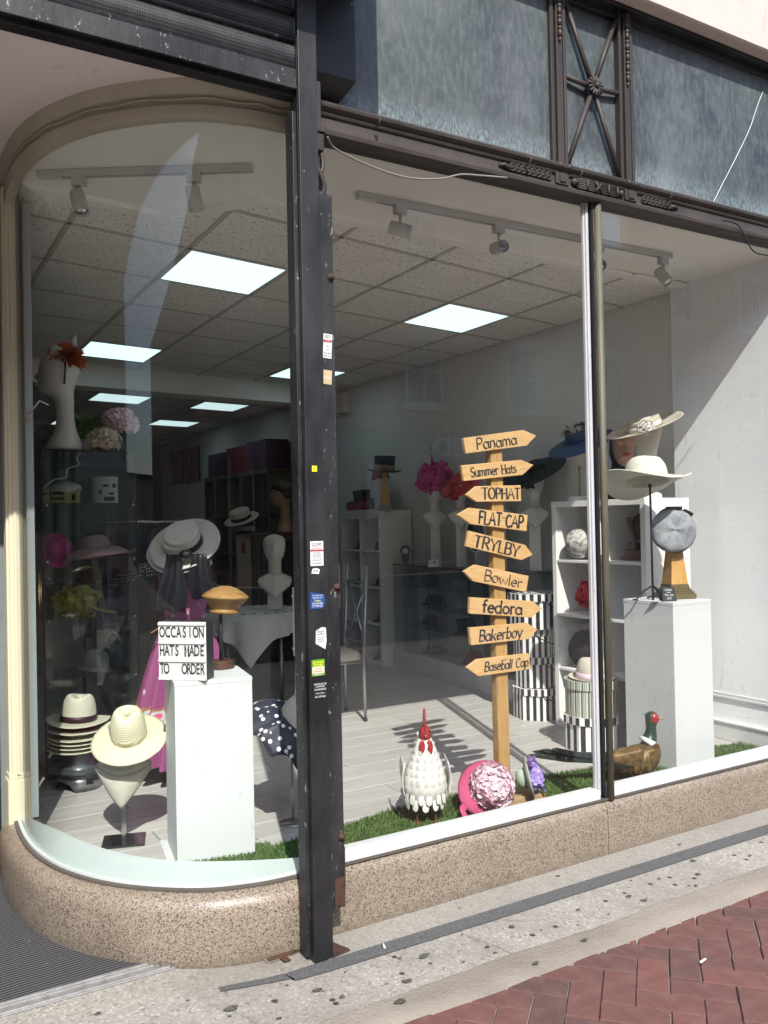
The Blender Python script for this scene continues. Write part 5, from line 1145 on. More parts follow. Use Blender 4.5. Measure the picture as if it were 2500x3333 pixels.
hat('cloche_hat', 'pale grey cloche hat low in the display cabinet', (1.145, 5.10, ZF+shz[0]+.03), (0, rad(8), 0), .075, .095, .10, M['palegrey'], None, style='dome', brim=lambda c, s_, v: -.02*v)
t = thing('cap_bag', 'teal and cream cloth bag low in the cabinet beside the grey cloche', 'bag', (1.25, 5.12, ZF+shz[0]+.001)); b = MB(); b.loft([(0, 0, .05, .035, .035), (.10, 0, .055, .04, .04), (.16, 0, .04, .03, .03)], 18); obj('body', b, M['teal'], t); b = MB(); b.tube([(.04*cos(PI*i/10), 0, .15+.06*sin(PI*i/10)) for i in range(11)], .005); obj('strap', b, M['creampetal'], t)
for x, y, z, m, lb in ((1.0, 5.2, .06, 'palegrey', 'grey felt hat on the cabinet floor, beside the dark green hat'), (1.2, 5.15, .06, 'teal', 'dark green felt hat on the cabinet floor')):
    hat('felt_hat', lb, (x, y, ZF+z+.004), (0, 0, 0), .07, .08, .1, M[m], None, style='dome')
t = thing('bead_string', 'strings of tiny silver and blue beads hanging inside the cabinet', 'beads', (1.19, 4.975, ZF+1.45))
b = MB()
for i in range(60): b.ball(.0038, (.006*sin(i*.22), 0, -.012*i), 6, 4); b.ball(.0034, (.014+.006*sin(i*.2+1), 0, -.012*i), 6, 4)
obj('beads', b, pm('bead', (.35, .38, .6), .25, .4), t)
# folded easel leaning behind the cabinet
t = thing('timber_easel', 'slim wooden easel leg leaning beside the dress form', 'easel', (1.42, 5.5, ZF)); b = MB(); b.box(-.018, .018, -.01, .01, 0, 1.25); b.box(-.016, .016, .03, .05, 0, 1.25, RY(rad(-14))); flat('leg', b, pm('old_timber', (.20, .15, .10), .7), t, RY(rad(-9)))
# small wall lamp stuck to the left of the glass
t = thing('alarm_sensor', 'small round cream sensor fixed inside the bay glass', 'sensor', (.645, 4.02, 1.985), rad(-60)); b = MB(); b.lathe([(.012, 0), (.018, .004), (.02, .014), (.015, .022), (1e-4, .024)], 18, RX(PI/2)); obj('body', b, M['creampetal'], t); b = MB(); b.tube([(0, .0, .02), (.04, .02, .07), (.08, .03, .05)], .004, 6); obj('arm', b, M['whiteplastic'], t)
# polka dot scarf sunhat on its stand behind the jamb
t = thing('hat_stand', 'thin steel hat stand behind the polka dot sunhat', 'hat stand', (1.66, 3.60, ZF)); b = MB(); b.tube([(0, 0, .004), (0, 0, .44)], .006); b.lathe([(.06, 0), (.06, .006), (1e-4, .01)], 24); obj('stem', b, M['steel'], t)
t = hat('sun_hat', 'pale straw sunhat tied with a navy polka dot scarf', (1.685, 3.575, ZF+.45), vt(34, 12), .098, .135, .11, M['boater'], None, style='dome')
b = MB(); b.grid(lambda u, v: ((.099+.125*v+.012*sin(14*TAU*u)*v)*cos(TAU*u), (.106+.10*v+.012*cos(11*TAU*u)*v)*sin(TAU*u), .022-.10*v*v+.018*sin(9*TAU*u)*v), 90, 10, cu=True); obj('scarf', b, M['polka'], t, solid=.0015)
# track spotlights
def track(label, p, q, spots, z=2.927):
    p = Vector(p); q = Vector(q); t = thing('track_light', label, 'track light', (p.x, p.y, z)); d = q-p; L_ = d.length; m = RZ(math.atan2(d.y, d.x))
    b = MB(); b.box(0, L_, -.018, .018, .008, .029); b.box(0, L_, -.018, -.010, 0, .008); b.box(0, L_, .010, .018, 0, .008); b.box(0, .10, -.010, .010, 0, .008); flat('rail', b, M['greyplastic'], t, m, bevel=.0015)
    b = MB(); b.tube([(.1, -.006, .006), (L_-.01, -.006, .006)], .0016, 4); obj('conductor', b, pm('copper', (.45, .2, .1), .35, 1), t, m)
    for s_, aim in spots:
        e = D.objects.new('spot_lamp', MB().box(-.028, .028, -.016, .016, -.036, 0).mesh('spot_lamp', M['greyplastic'], False)); COL.objects.link(e); e.parent = t; e.matrix_basis = m @ TR(s_, 0, 0)
        b = MB(); b.tube([(0, 0, -.036), (0, 0, -.085)], .007, 8); obj('stem', b, M['greyplastic'], e)
        a = m.inverted().to_3x3() @ Vector(aim).normalized(); qm = a.to_track_quat('Z', 'Y').to_matrix().to_4x4()
        b = MB(); b.lathe([(1e-4, -.055), (.026, -.053), (.030, -.045), (.031, .045), (.029, .048), (.026, .044), (.02, .025), (1e-4, .02)], 20, TR(0, 0, -.105) @ qm); obj('lamp_body', b, M['greyplastic'], e, auto=35)
        b = MB(); b.lathe([(.0245, .040), (.018, .043), (1e-4, .044)], 16, TR(0, 0, -.105) @ qm); obj('lens', b, M['chrome'], e)
track('white track with two spotlights above the curved bay', (.645, 3.75), (1.385, 3.275), [(.17, (.15, -.35, -1)), (.64, (.35, .35, -1))])
track('long white track with four spotlights over the main window', (1.90, 3.33), (3.88, 3.31), [(.22, (.75, -.45, -.25)), (.78, (-.15, -1, -.15)), (1.44, (-.4, -.6, -.2)), (1.92, (.15, -.6, -.8))])
b = MB(); b.lathe([(.05, 0), (.05, -.012), (.042, -.03), (.03, -.034), (.028, -.05), (1e-4, -.052)], 24); tag(obj('smoke_detector', b, M['whiteplastic'], None, TR(3.12, 6.5, CZ-.004), auto=40), 'white smoke detector under the ceiling tiles', 'smoke detector')
# ================================================================== MAIN WINDOW: signpost
t = thing('signpost', 'wooden signpost with nine painted arrow boards naming hats', 'signpost', (2.595, 3.275, ZF))
def L2(x, y, z): return TR(x-2.595, y-3.275, z-ZF)
b = MB(); b.box(-.18, .18, -.075, .075, .001, .046); flat('base_board', b, M['base'], t, L2(2.605, 3.275, ZF) @ RZ(rad(-7)), bevel=.003)
b = MB(); b.box(-.034, .034, -.022, .022, .047, 1.72); flat('post', b, M['post'], t, RY(rad(-.35)), bevel=.004)
arrows = [
 ('Panama', [(2.378, 1.879), (2.738, 1.930), (2.818, 1.905), (2.756, 1.855), (2.391, 1.808)], 1, dict(wmin=.06, wmax=.19, nib=rad(35), slant=.05), .050, .265),
 ('Summer Hats', [(2.366, 1.754), (2.715, 1.786), (2.792, 1.763), (2.724, 1.714), (2.378, 1.682)], 1, dict(wmin=.13, wmax=.17, nib=rad(10), serif=True), .042, .29),
 ('TOPHAT', [(2.713, 1.665), (2.714, 1.589), (2.447, 1.587), (2.387, 1.619), (2.447, 1.659)], -1, dict(wmin=.09, wmax=.21, nib=rad(5), serif=True), .050, .25),
 ('FLAT CAP', [(2.749, 1.522), (2.740, 1.445), (2.413, 1.485), (2.340, 1.529), (2.409, 1.560)], -1, dict(wmin=.16, wmax=.19, nib=0), .058, .285),
 ('TRYLBY', [(2.398, 1.455), (2.735, 1.379), (2.780, 1.331), (2.709, 1.308), (2.380, 1.384)], 1, dict(wmin=.10, wmax=.22, nib=rad(0), serif=True, slant=.05), .054, .30),
 ('Bowler', [(2.749, 1.231), (2.731, 1.154), (2.418, 1.223), (2.366, 1.270), (2.432, 1.298)], -1, dict(wmin=.03, wmax=.17, nib=rad(40), slant=.02), .050, .25),
 ('fedora', [(2.397, 1.151), (2.771, 1.109), (2.831, 1.069), (2.761, 1.031), (2.392, 1.076)], 1, dict(wmin=.15, wmax=.21, nib=rad(10), serif=True), .055, .265),
 ('Bakerboy', [(2.386, 1.0125), (2.734, 1.0076), (2.804, .971), (2.749, .929), (2.395, .932)], 1, dict(wmin=.09, wmax=.20, nib=rad(30), serif=True, slant=.12), .052, .285),
 ('Baseball Cap', [(2.740, .862), (2.749, .786), (2.435, .786), (2.370, .832), (2.433, .8635)], -1, dict(wmin=.09, wmax=.20, nib=rad(30), serif=True, slant=.15), .042, .285)]
for k, (word, poly, side, kw, hh, ll) in enumerate(arrows):
    P = [Vector(p) for p in poly]
    if side > 0: e0 = (P[0]+P[4])/2; e1 = (P[1]+P[3])/2
    else: e0 = (P[4]+P[2])/2; e1 = (P[0]+P[1])/2
    c = (e0+e1)/2; an = math.atan2((e1-e0).y, (e1-e0).x)
    tw = random.uniform(-2.5, 2.5)
    loc = [((p-c).x*cos(-an)-(p-c).y*sin(-an), (p-c).x*sin(-an)+(p-c).y*cos(-an)) for p in P]
    area = sum(loc[i][0]*loc[(i+1) % 5][1]-loc[(i+1) % 5][0]*loc[i][1] for i in range(5))
    if area < 0: loc = loc[::-1]
    b = MB(); b.prism(loc, -.009, .009); bd_ = flat('arrow_board', b, M['arrow'], t, L2(c.x, 3.2435, c.y) @ RY(-an) @ RZ(rad(tw)) @ RX(PI/2), bevel=.002)
    bd_['label'] = 'arrow board reading '+word
    wb = write(word, hh, ll*.93, seed=k, **kw); sh = .012*side*-1 if side < 0 else .004
    obj('lettering', wb, M['paint'], bd_, TR(sh, 0, .0098) @ RX(-PI/2), smooth=False)
    b = MB(); b.lathe([(.0028, 0), (.0028, .001), (1e-4, .0016)], 8); obj('screw', b, M['cable'], bd_, TR(c.x*0+(2.588-c.x), -.004, .009))
# ------------------------------------------------ metal rooster
t = thing('metal_rooster', 'white painted metal rooster ornament with red comb on the turf', 'ornament', (2.15, 3.26, ZF), rad(-27)); t.scale = (.86, .86, 1.0)
RS = [(.085, .01, .06, .05, .05), (.10, .01, .085, .075, .085), (.13, .01, .105, .10, .11), (.17, .01, .113, .108, .12), (.21, .01, .108, .105, .12), (.25, .01, .095, .092, .105), (.29, .005, .077, .075, .085), (.33, 0, .060, .06, .068), (.36, -.004, .047, .05, .055), (.385, -.006, .03, .035, .04)]
b = MB(); b.loft(RS, 28); obj('body', b, M['enamel'], t)
fm = MB(); fm.add([(-.006, 0, .012), (.006, 0, .012), (.0135, -.002, -.006), (.0155, -.003, -.022), (.012, -.001, -.036), (0, .002, -.043), (-.012, -.001, -.036), (-.0155, -.003, -.022), (-.0135, -.002, -.006), (0, -.006, -.018)], [(0, 8, 9), (8, 7, 9), (7, 6, 9), (6, 5, 9), (5, 4, 9), (4, 3, 9), (3, 2, 9), (2, 1, 9), (1, 0, 9)])
fme = fm.mesh('feather', M['enamel'], True); rnd = random.Random(2)
def at_z(z):
    for a, c in zip(RS, RS[1:]):
        if a[0] <= z <= c[0]: f = (z-a[0])/(c[0]-a[0]); return [u+(v-u)*f for u, v in zip(a, c)]
for r, z in enumerate((.355, .325, .295, .265, .235, .205, .175, .145, .118)):
    s_ = at_z(z); m = [6, 7, 9, 10, 11, 12, 12, 11, 9][r]
    for i in range(m):
        a = rad(-118+236*(i+.5*(r % 2))/(m-.5))+rnd.uniform(-.05, .05); x = s_[2]*sin(a); y = s_[1]-(s_[3] if cos(a) > 0 else s_[4])*cos(a)
        k = .8+.3*(r/8)+rnd.uniform(-.08, .08); tilt = rad(-9+(18 if z < .15 else (-9 if z > .27 else -2)))
        place('feather', fme, t, TR(x*1.01, y*1.01-.002, z) @ RZ(a) @ RX(-tilt) @ RY(rnd.uniform(-.12, .12)) @ SC(k*1.0, 1, k*.95))
b = MB(); b.loft([(.365, -.006, .028, .03, .035), (.39, -.01, .033, .042, .036), (.415, -.012, .030, .040, .034), (.435, -.012, .018, .026, .022), (.44, -.012, .004, .005, .005)], 18); obj('head', b, M['combred'], t)
b = MB(); n = 11; pts = [(-.05, .385)]+[(-.045+.085*i/(n-1), .46+(.055*sin(PI*(i/(n-1))**.8) if i % 2 else .024*sin(PI*(i/(n-1))))) for i in range(n)]+[(.045, .42), (.03, .395)]
b.prism([(x, z) for x, z in pts], -.005, .005, RZ(PI/2) @ RX(PI/2)); obj('comb', b, M['combred'], t, TR(0, -.012, .005), smooth=False, bevel=.002)
b = MB(); b.add([(-.010, -.045, .405), (.010, -.045, .405), (0, -.045, .392), (0, -.078, .398), (0, -.045, .415)], [(0, 2, 3), (2, 1, 3), (1, 4, 3), (4, 0, 3)]); obj('beak', b, M['beak'], t, smooth=False)
for s_ in (-1, 1):
    b = MB(); b.ball(.022, (.019*s_, -.052, .345), 12, 8, sx=.8, sy=.4, sz=1.75); obj('wattle', b, M['combred'], t)
    b = MB(); b.ball(.005, (.026*s_, -.036, .416), 8, 6); obj('eye', b, M['blackmetal'], t)
    b = MB(); b.grid(lambda u, v: ((.112+.012*sin(PI*v))*s_, -.07+.19*u-.05*v*u, .285-.15*v*(1-.3*u)), 8, 7); obj('wing', b, M['enamel'], t, solid=.004)
    b = MB(); b.tube([(.045*s_, 0, .10), (.047*s_, -.006, .012)], .0075, 8)
    for a in (-38, 0, 38, 180): b.tube([(.047*s_, -.006, .012), (.047*s_+.028*sin(rad(a)), -.006-.028*cos(rad(a)), .012), (.047*s_+.052*sin(rad(a)), -.006-.052*cos(rad(a)), .003)], [.006, .005, .002], 6)
    obj('leg', b, M['rustleg'], t)
for k in range(5):
    b = MB(); b.grid(lambda u, v: ((v-.5)*.05, .09+.14*u, .22+.15*sin(u*2.2)-.02*k), 8, 3); obj('tail_feather', b, M['enamel'], t, TR((k-2)*.02, 0, 0) @ RZ(rad((k-2)*7)), solid=.003)
# ------------------------------------------------ metal pheasant
t = thing('metal_pheasant', 'painted metal pheasant ornament with red face and long dark tail', 'ornament', (3.32, 3.19, ZF), rad(-22))
b = MB(); b.tube(catmull([(-.175, 0, .135), (-.12, 0, .13), (-.05, 0, .115), (.03, 0, .105), (.09, 0, .118), (.125, 0, .16), (.132, 0, .20)], 4), [.012]+[.012+(.075-.012)*smooth01(i/12) for i in range(1, 13)]+[.078, .079, .079, .078, .077, .074, .070, .064, .057, .050, .044, .040], 22); obj('body', b, M['phbrown'], t)
b = MB(); b.tube([(.118, 0, .188), (.128, 0, .20), (.134, 0, .212)], [.052, .048, .041], 22); obj('collar', b, M['printw'], t)
b = MB(); b.tube(catmull([(.124, 0, .20), (.137, 0, .235), (.140, 0, .275), (.142, 0, .31)], 4), [.043, .041, .038, .034, .031, .029, .027, .026, .026, .027, .029, .030, .030][:13], 20); b.ball(.031, (.144, 0, .322), 18, 10, sx=1.1); obj('neck', b, M['phgreen'], t)
for s_ in (-1, 1):
    b = MB(); b.ball(.024, (.150, .018*s_, .318), 14, 8, sx=1.05, sy=.75, sz=1.25); fc = obj('face', b, M['combred'], t)
    b = MB(); b.ball(.006, (.156, .032*s_, .324), 8, 6, sy=.5); obj('eye', b, M['beak'], fc); b = MB(); b.ball(.003, (.157, .0345*s_, .324), 6, 4); obj('pupil', b, M['ink'], fc)
b = MB(); b.tube([(.164, 0, .320), (.19, 0, .315), (.212, 0, .307)], [.013, .009, .001], 8, flat=.8); obj('beak', b, M['beak'], t)
b = MB(); b.tube([(.13, 0, .345), (.11, 0, .338), (.095, 0, .345)], [.008, .006, .001], 6, flat=.6); obj('crest', b, M['phgreen'], t)
rnd = random.Random(6)
fm = MB(); fm.add([(-.012, 0, .01), (.012, 0, .01), (.016, -.003, -.015), (.013, -.002, -.035), (0, 0, -.044), (-.013, -.002, -.035), (-.016, -.003, -.015), (0, -.007, -.015)], [(0, 6, 7), (6, 5, 7), (5, 4, 7), (4, 3, 7), (3, 2, 7), (2, 1, 7), (1, 0, 7)])
fms = [fm.mesh('feather', M[k], True) for k in ('phrust', 'phgold', 'phbrown')]
for i, (x, z, r) in enumerate([(x, z, r) for x, z, r in ((.128, .185, .052), (.118, .165, .066), (.10, .145, .074), (.078, .125, .079), (.05, .12, .078), (.02, .12, .077))]):
    for a in range(5 if i < 3 else 4):
        an = rad(-62+31*a+(15 if i % 2 else 0)); xx = x+.012*cos(an)
        place('feather', fms[0 if i < 1 else (1 if i < 4 else 2)], t, TR(xx-.012*i*.2, -r*cos(an)*1.04-.002, z+r*sin(an)*.55-.005) @ RZ(rad(35-7*i)) @ RX(rad(8)) @ RY(rad(-35+6*i+rnd.uniform(-6, 6))) @ SC(.95, 1, .95))
b = MB(); b.grid(lambda u, v: (-.14+.20*u, -.076-.010*sin(PI*u)*sin(PI*v), .185-.10*v*(.35+.65*u)-.02*(1-u)), 12, 8); obj('wing', b, M['phbrown'], t, solid=.005)
for k, (dz, L_) in enumerate(((0, .36), (.008, .32), (-.01, .39), (.016, .27))):
    b = MB(); b.prism([(-.13, .118+dz), (-.13-L_*.5, .128+dz+.01), (-.13-L_*.93, .172+dz), (-.13-L_, .186+dz), (-.13-L_*.9, .190+dz), (-.13-L_*.5, .162+dz), (-.13, .152+dz)], -.004, .004, TR(0, -.012*k+.01, 0) @ RX(PI/2)); flat('tail_feather', b, M['phtail'], t, bevel=.0015)
for s_ in (-1, 1):
    b = MB(); b.tube([(.03, .03*s_, .07), (.045, .03*s_, .010)], .005, 6)
    for a in (-35, 0, 35, 180): b.tube([(.045, .03*s_, .010), (.045+.05*cos(rad(a)), .03*s_+.05*sin(rad(a)), .003)], [.0045, .002], 6)
    obj('leg', b, M['rustleg'], t)
# ------------------------------------------------ two headpieces leaning on the signpost foot
t = thing('straw_headpiece', 'pink straw headpiece with a big pale pink bloom at the signpost foot', 'headpiece', (2.435, 3.165, ZF+.05), 0, rot=(rad(62), rad(-8), rad(-24)))
b = MB(); b.grid(lambda u, v: ((.055+.072*v)*cos(TAU*u)*(1+.08*sin(2*TAU*u)), (.055+.072*v)*sin(TAU*u)+.085, .03*sin(TAU*u*2+.5)*v-.03*v*v), 48, 8, cu=True); b.tube(catmull([(-.11, .02, .01), (-.135, .0, .05), (-.12, -.05, .06), (-.08, -.07, .04), (-.05, -.03, .02)], 5), .016, 8, flat=.35); obj('brim', b, M['pinkstraw'], t, solid=.004)
obj('bloom', petal_cluster(.088, 120, .034, 12, .62, -.25), M['palepink'], t, TR(.03, .085, .005))
t = thing('straw_headpiece', 'mint straw headpiece with purple flowers beside the signpost foot', 'headpiece', (2.69, 3.19, ZF+.047), 0, rot=(rad(78), rad(0), rad(52)))
b = MB(); b.grid(lambda u, v: ((.045+.05*v)*cos(TAU*u), (.045+.05*v)*sin(TAU*u)+.085, .02*v*v), 40, 6, cu=True); b.lathe([(.045, 0), (.043, -.03), (.02, -.045), (1e-4, -.046)], 24, TR(0, .085, 0)); obj('brim', b, M['mintstraw'], t, solid=.004)
obj('flowers', petal_cluster(.055, 46, .026, 15, .7, -.2), M['lilac'], t, TR(.01, .08, .03))
b = MB()
for (x, y, z) in ((-.055, .17, .02), (.03, .02, .05), (.055, .14, .04)):
    for k in range(6):
        m = TR(x, y, z) @ RZ(TAU*k/6) @ RY(rad(-25)); b.add([(0, 0, 0), (.016, -.012, .006), (.036, -.011, .010), (.046, 0, .006), (.036, .011, .010), (.016, .012, .006)], [(0, 1, 2, 3, 4, 5)], m)
obj('crocus_flowers', b, M['lilac'], t); b = MB()
for (x, y, z) in ((-.055, .17, .026), (.03, .02, .056), (.055, .14, .046)): b.ball(.006, (x, y, z), 8, 5)
obj('stamens', b, M['orange'], t)
# ------------------------------------------------ white plinth with hat stand, cap and price card
plinth('white display plinth by the pier wall carrying the grey cap', 3.80, 3.325, .305, .34, 1.05, rad(1), 'white display plinths')
PT = 1.051
t = thing('iron_hat_stand', 'black iron three-legged hat stand on the white plinth', 'hat stand', (3.70, 3.33, PT)); b = MB(); b.tube([(0, 0, .0), (-.003, 0, .62)], .006, 10); b.ball(.012, (-.003, 0, .62)); obj('stem', b, M['blackmetal'], t)
for a in (150, 270, 20):
    pts = [(.09*(1-cos(PI/2*i/6))*cos(rad(a)), .09*(1-cos(PI/2*i/6))*sin(rad(a)), .078*cos(PI/2*i/6)**.6) for i in range(7)]; pts[-1] = (.09*cos(rad(a)), .09*sin(rad(a)), .004); b = MB(); b.tube(pts+[(.11*cos(rad(a)), .11*sin(rad(a)), .004)], .0055, 8); obj('leg', b, M['blackmetal'], t)
hat('cattleman_hat', 'white straw hat with swooping brim on the iron stand', (3.665, 3.33, PT+.645), vt(3, -13, -20), .112, .135, .235, M['whitestraw'], None, style='fedora', oval=1.14, brim=lambda c, s_, v: .055*v**1.7*c*c*(1 if c > 0 else .55)-.045*v*v*s_*s_, solid=.005)
t = thing('cap_stand', 'tapered wooden cap stand with stepped brass coloured foot', 'cap stand', (3.875, 3.33, PT), rad(-18))
b = MB()
for z0, z1, h_ in ((0, .028, .082), (.028, .040, .075), (.040, .052, .066), (.052, .064, .058), (.064, .078, .055)): b.box(-h_, h_, -h_, h_, z0+.0004, z1)
flat('foot', b, pm('bronze_foot', (.17, .13, .06), .5, .2, .4), t, bevel=.002)
b = MB(); b.loft([(.0785, 0, .073, .073, .073), (.27, 0, .047, .047, .047)], 4, None, RZ(PI/4)); flat('shaft', b, M['oak'], t, bevel=.002)
t = thing('flat_cap', 'grey chambray flat cap propped upright on the wooden stand', 'flat cap', (3.815, 3.275, PT+.375), 0, rot=(rad(82), rad(4), rad(-32)))
b = MB(); b.loft([(-.055, 0, .070, .075, .075), (-.050, 0, .085, .09, .088), (-.035, 0, .112, .112, .112), (-.015, 0, .122, .120, .122), (.005, 0, .119, .117, .120), (.014, 0, .108, .106, .108), (.021, 0, .088, .088, .09), (.026, .004, .06, .06, .06), (.024, -.004, .03, .03, .03), (.027, 0, .006, .006, .006)], 36, lambda p, a: [p[0]*(1+.02*sin(5*a)), p[1]*(1+.02*cos(7*a)), p[2]+.006*sin(3*a)]); obj('crown', b, M['greycloth'], t)
b = MB(); b.tube([(.122*cos(TAU*i/40), .121*sin(TAU*i/40), -.012+.005*sin(3*TAU*i/40)) for i in range(40)], .0035, 5, True); obj('seam', b, pm('dark_seam', (.14, .145, .16), .9), t)
b = MB(); b.grid(lambda u, v: ((u-.5)*.16*(1-.2*v), .08+.055*v*math.sqrt(max(0, 1-(2*u-1)**2*.8)), -.05-.01*v), 14, 5); obj('peak', b, M['greycloth'], t, solid=.006)
b = MB(); b.add([(-.05, .125, .02), (.035, .13, .03), (.05, .118, -.02), (-.045, .115, -.01), (.06, .12, .01), (.10, .095, .025), (.095, .075, -.015)], [(0, 1, 2, 3), (2, 4, 5, 6)]); obj('swing_tag', b, pm('tag_card', (.12, .115, .10), .8), t, solid=.0015)
t = thing('price_card', 'small black price card chalked with cotton flat cap price', 'price card', (3.70, 3.215, PT), rad(-22)); b = MB(); b.add([(-.041, 0, .001), (.041, 0, .001), (.036, .018, .074), (-.036, .018, .074), (-.041, .04, .001), (.041, .04, .001)], [(0, 1, 2, 3), (3, 2, 5, 4)]); cd = flat('card', b, pm('slate_card', (.035, .035, .038), .8), t, solid=.0015)
for word, z, hh, ll in (('Cotton', .060, .011, .042), ('peak', .047, .007, .022), ('flat cap', .034, .010, .050), ('\u00a315', .015, .012, .026)):
    obj('chalk_writing', write(word, hh, ll, .10, .13, 0, seed=3, slant=.1), M['chalk'], cd, TR(-.001, .018*z/.074-.0016, z+.001) @ RX(rad(-14)), smooth=False)
for k, (x, y, m, lb) in enumerate(((3.735, 3.40, 'blackmetal', 'small dark hat clip lying on the plinth top'), )):
    b = MB(); b.tube([(0, 0, .006), (.03, .01, .008), (.05, -.005, .006)], .005, 6); tag(obj('hat_clip', b, M[m], None, TR(x, y, PT)), lb, 'clip')
b = MB(); b.box(-.035, .035, -.02, .02, 0, .003); tag(flat('paper_slip', b, M['printw'], None, TR(3.66, 3.27, PT) @ RZ(.4)), 'folded white paper slip under the iron hat stand', 'paper')
# ------------------------------------------------ hat boxes
def hatbox(label, cx, cyy, z0, r, h, n, mat, pitch, rz, lid=.045, cord=True, group='striped hat boxes'):
    t = thing('hat_box', label, 'hat box', (cx, cyy, z0), rz, group); side = 2*r*sin(PI/n)
    def wall(r_, za, zb, nm, top):
        b = MB(); u = 0; sd = 2*r_*sin(PI/n)/pitch
        for i in range(n):
            a0, a1 = TAU*i/n, TAU*(i+1)/n; p, q = (r_*cos(a0), r_*sin(a0)), (r_*cos(a1), r_*sin(a1)); b.add([(*p, za), (*q, za), (*q, zb), (*p, zb)], [(0, 1, 2, 3)], None, [((u, 0), (u+sd, 0), (u+sd, 1), (u, 1))]); 
            if top: k = .5*sd; b.add([(*p, zb), (*q, zb), (0, 0, zb)], [(0, 1, 2)], None, [((0, 0), (0, 1), (r_/pitch, .5))] if n < 12 else [((p[0]/pitch, 0), (q[0]/pitch, 0), (0, 0))])
            u += sd
        if top: b.add([(r_*cos(TAU*i/n), r_*sin(TAU*i/n), za) for i in range(n)], [tuple(range(n-1, -1, -1))])
        return flat(nm, b, mat, t)
    wall(r, .001, h-.004, 'drum', False); wall(r*1.06, h-lid, h, 'lid', True)
    if cord:
        b = MB(); b.tube(catmull([(r*.72, -r*.72, h-lid*.6), (r*.3, -r*1.12, h-lid-.05), (-r*.3, -r*1.10, h-lid-.04), (-r*.75, -r*.68, h-lid*.6)], 6), .004, 6); obj('cord', b, M['black_felt'], t)
    return t
bx0, by0 = 3.965, 4.60
hatbox('lowest striped octagonal box of the tall stack, cord drooping', bx0, by0, ZF, .165, .21, 8, M['strbw'], .046, rad(12))
hatbox('second striped octagonal box from the bottom of the tall stack', bx0+.005, by0+.01, ZF+.211, .150, .205, 8, M['strbw'], .044, rad(20))
hatbox('third striped box of the tall stack, below the widest one', bx0-.015, by0+.01, ZF+.417, .138, .19, 8, M['strbw'], .044, rad(8))
hatbox('topmost and widest striped octagonal hat box of the tall stack', bx0-.005, by0, ZF+.608, .178, .235, 8, M['strbw'], .052, rad(15), .05)
hatbox('bold striped octagonal box beneath the green striped round box', 3.675, 3.79, ZF, .158, .20, 8, M['strbw'], .058, rad(18), cord=False)
hatbox('round hat box with thin green and cream stripes', 3.675, 3.79, ZF+.201, .150, .205, 36, M['strgr'], .040, 0, .05, cord=False)
hat('trilby_hat', 'cream trilby with pale pink band on the green striped box', (3.675, 3.78, ZF+.407), (rad(2), 0, rad(-35)), .092, .125, .138, M['canvas'], M['palepink'], .036, style='fedora', brim=lambda c, s_, v: .012*v*v)
# ------------------------------------------------ white cube shelving
def cubes(label, x0, y0, z0, wd, rows, cols, depth, group):
    """open fronted unit whose openings face -X; runs along +Y from y0"""
    t = thing('cube_shelf', label, 'shelf unit', (x0, y0, z0), 0, group); T1, T2 = .036, .016; H = rows*.345+T1*2
    b = MB(); b.box(0, depth, 0, wd, H-T1, H); flat('top', b, M['shelf'], t, bevel=.001); b = MB(); b.box(0, depth, 0, wd, 0, T1); flat('bottom', b, M['shelf'], t, bevel=.001)
    for y in (0, wd-T1): b = MB(); b.box(0, depth, y, y+T1, T1+.0005, H-T1-.0005); flat('side_panel', b, M['shelf'], t, bevel=.001)
    ch_ = (H-2*T1)/rows; cw_ = (wd-2*T1)/cols
    for i in range(1, cols): b = MB(); b.box(.002, depth-.002, T1+cw_*i-T2/2, T1+cw_*i+T2/2, T1+.0005, H-T1-.0005); flat('divider', b, M['shelf'], t, bevel=.001)
    for j in range(1, rows):
        for i in range(cols): b = MB(); b.box(.003, depth-.002, T1+cw_*i+T2/2*(i > 0)+.0005, T1+cw_*(i+1)-T2/2*(i < cols-1)-.0005, T1+ch_*j-T2/2, T1+ch_*j+T2/2); flat('shelf_board', b, M['shelf'], t, bevel=.001)
    b = MB(); b.box(depth, depth+.004, 0, wd, .01, H); flat('back_panel', b, M['shelf'], t)
    return [[(x0+depth*.45, y0+T1+cw_*(i+.5), z0+T1+ch_*j+T2/2+.002) for i in range(cols)] for j in range(rows)], z0+H
cl, TZ = cubes('white cube shelf unit beside the pier wall, hats on top', 3.865, 3.525, ZF, .785, 4, 2, .37, 'white cube shelf units')
# cell [row from the bottom][0 = near the pier, 1 = far]
x, y, z = cl[3][0]; t = thing('crown_stand', 'dark carved wooden frame with tilted rod in the top cubby', 'ornament', (x+.03, y, z)); b = MB(); b.box(-.05, .05, -.12, .12, 0, .02); b.box(-.045, .045, -.09, .09, .02, .065); b.box(-.04, .04, -.08, .08, .065, .11); flat('steps', b, M['brown'], t, bevel=.004); b = MB(); b.cyl(.085, -.012, .012, 24, TR(.02, 0, .20) @ RY(PI/2)); obj('disc', b, M['brown'], t); b = MB(); b.tube([(-.05, .05, .26), (-.05, -.01, .06)], .015, 10); obj('rod', b, pm('taupe_rod', (.14, .10, .095), .6), t)
x, y, z = cl[3][1]; hat('print_hat', 'white hat with black flower print in the top far cubby', (x-.09, y+.03, z+.10), (rad(20), rad(-60), 0), .085, .095, .10, pm('flower_print', (.6, .58, .54), .8, 0, .9, 42, (.06, .05, .05)), None, style='dome')
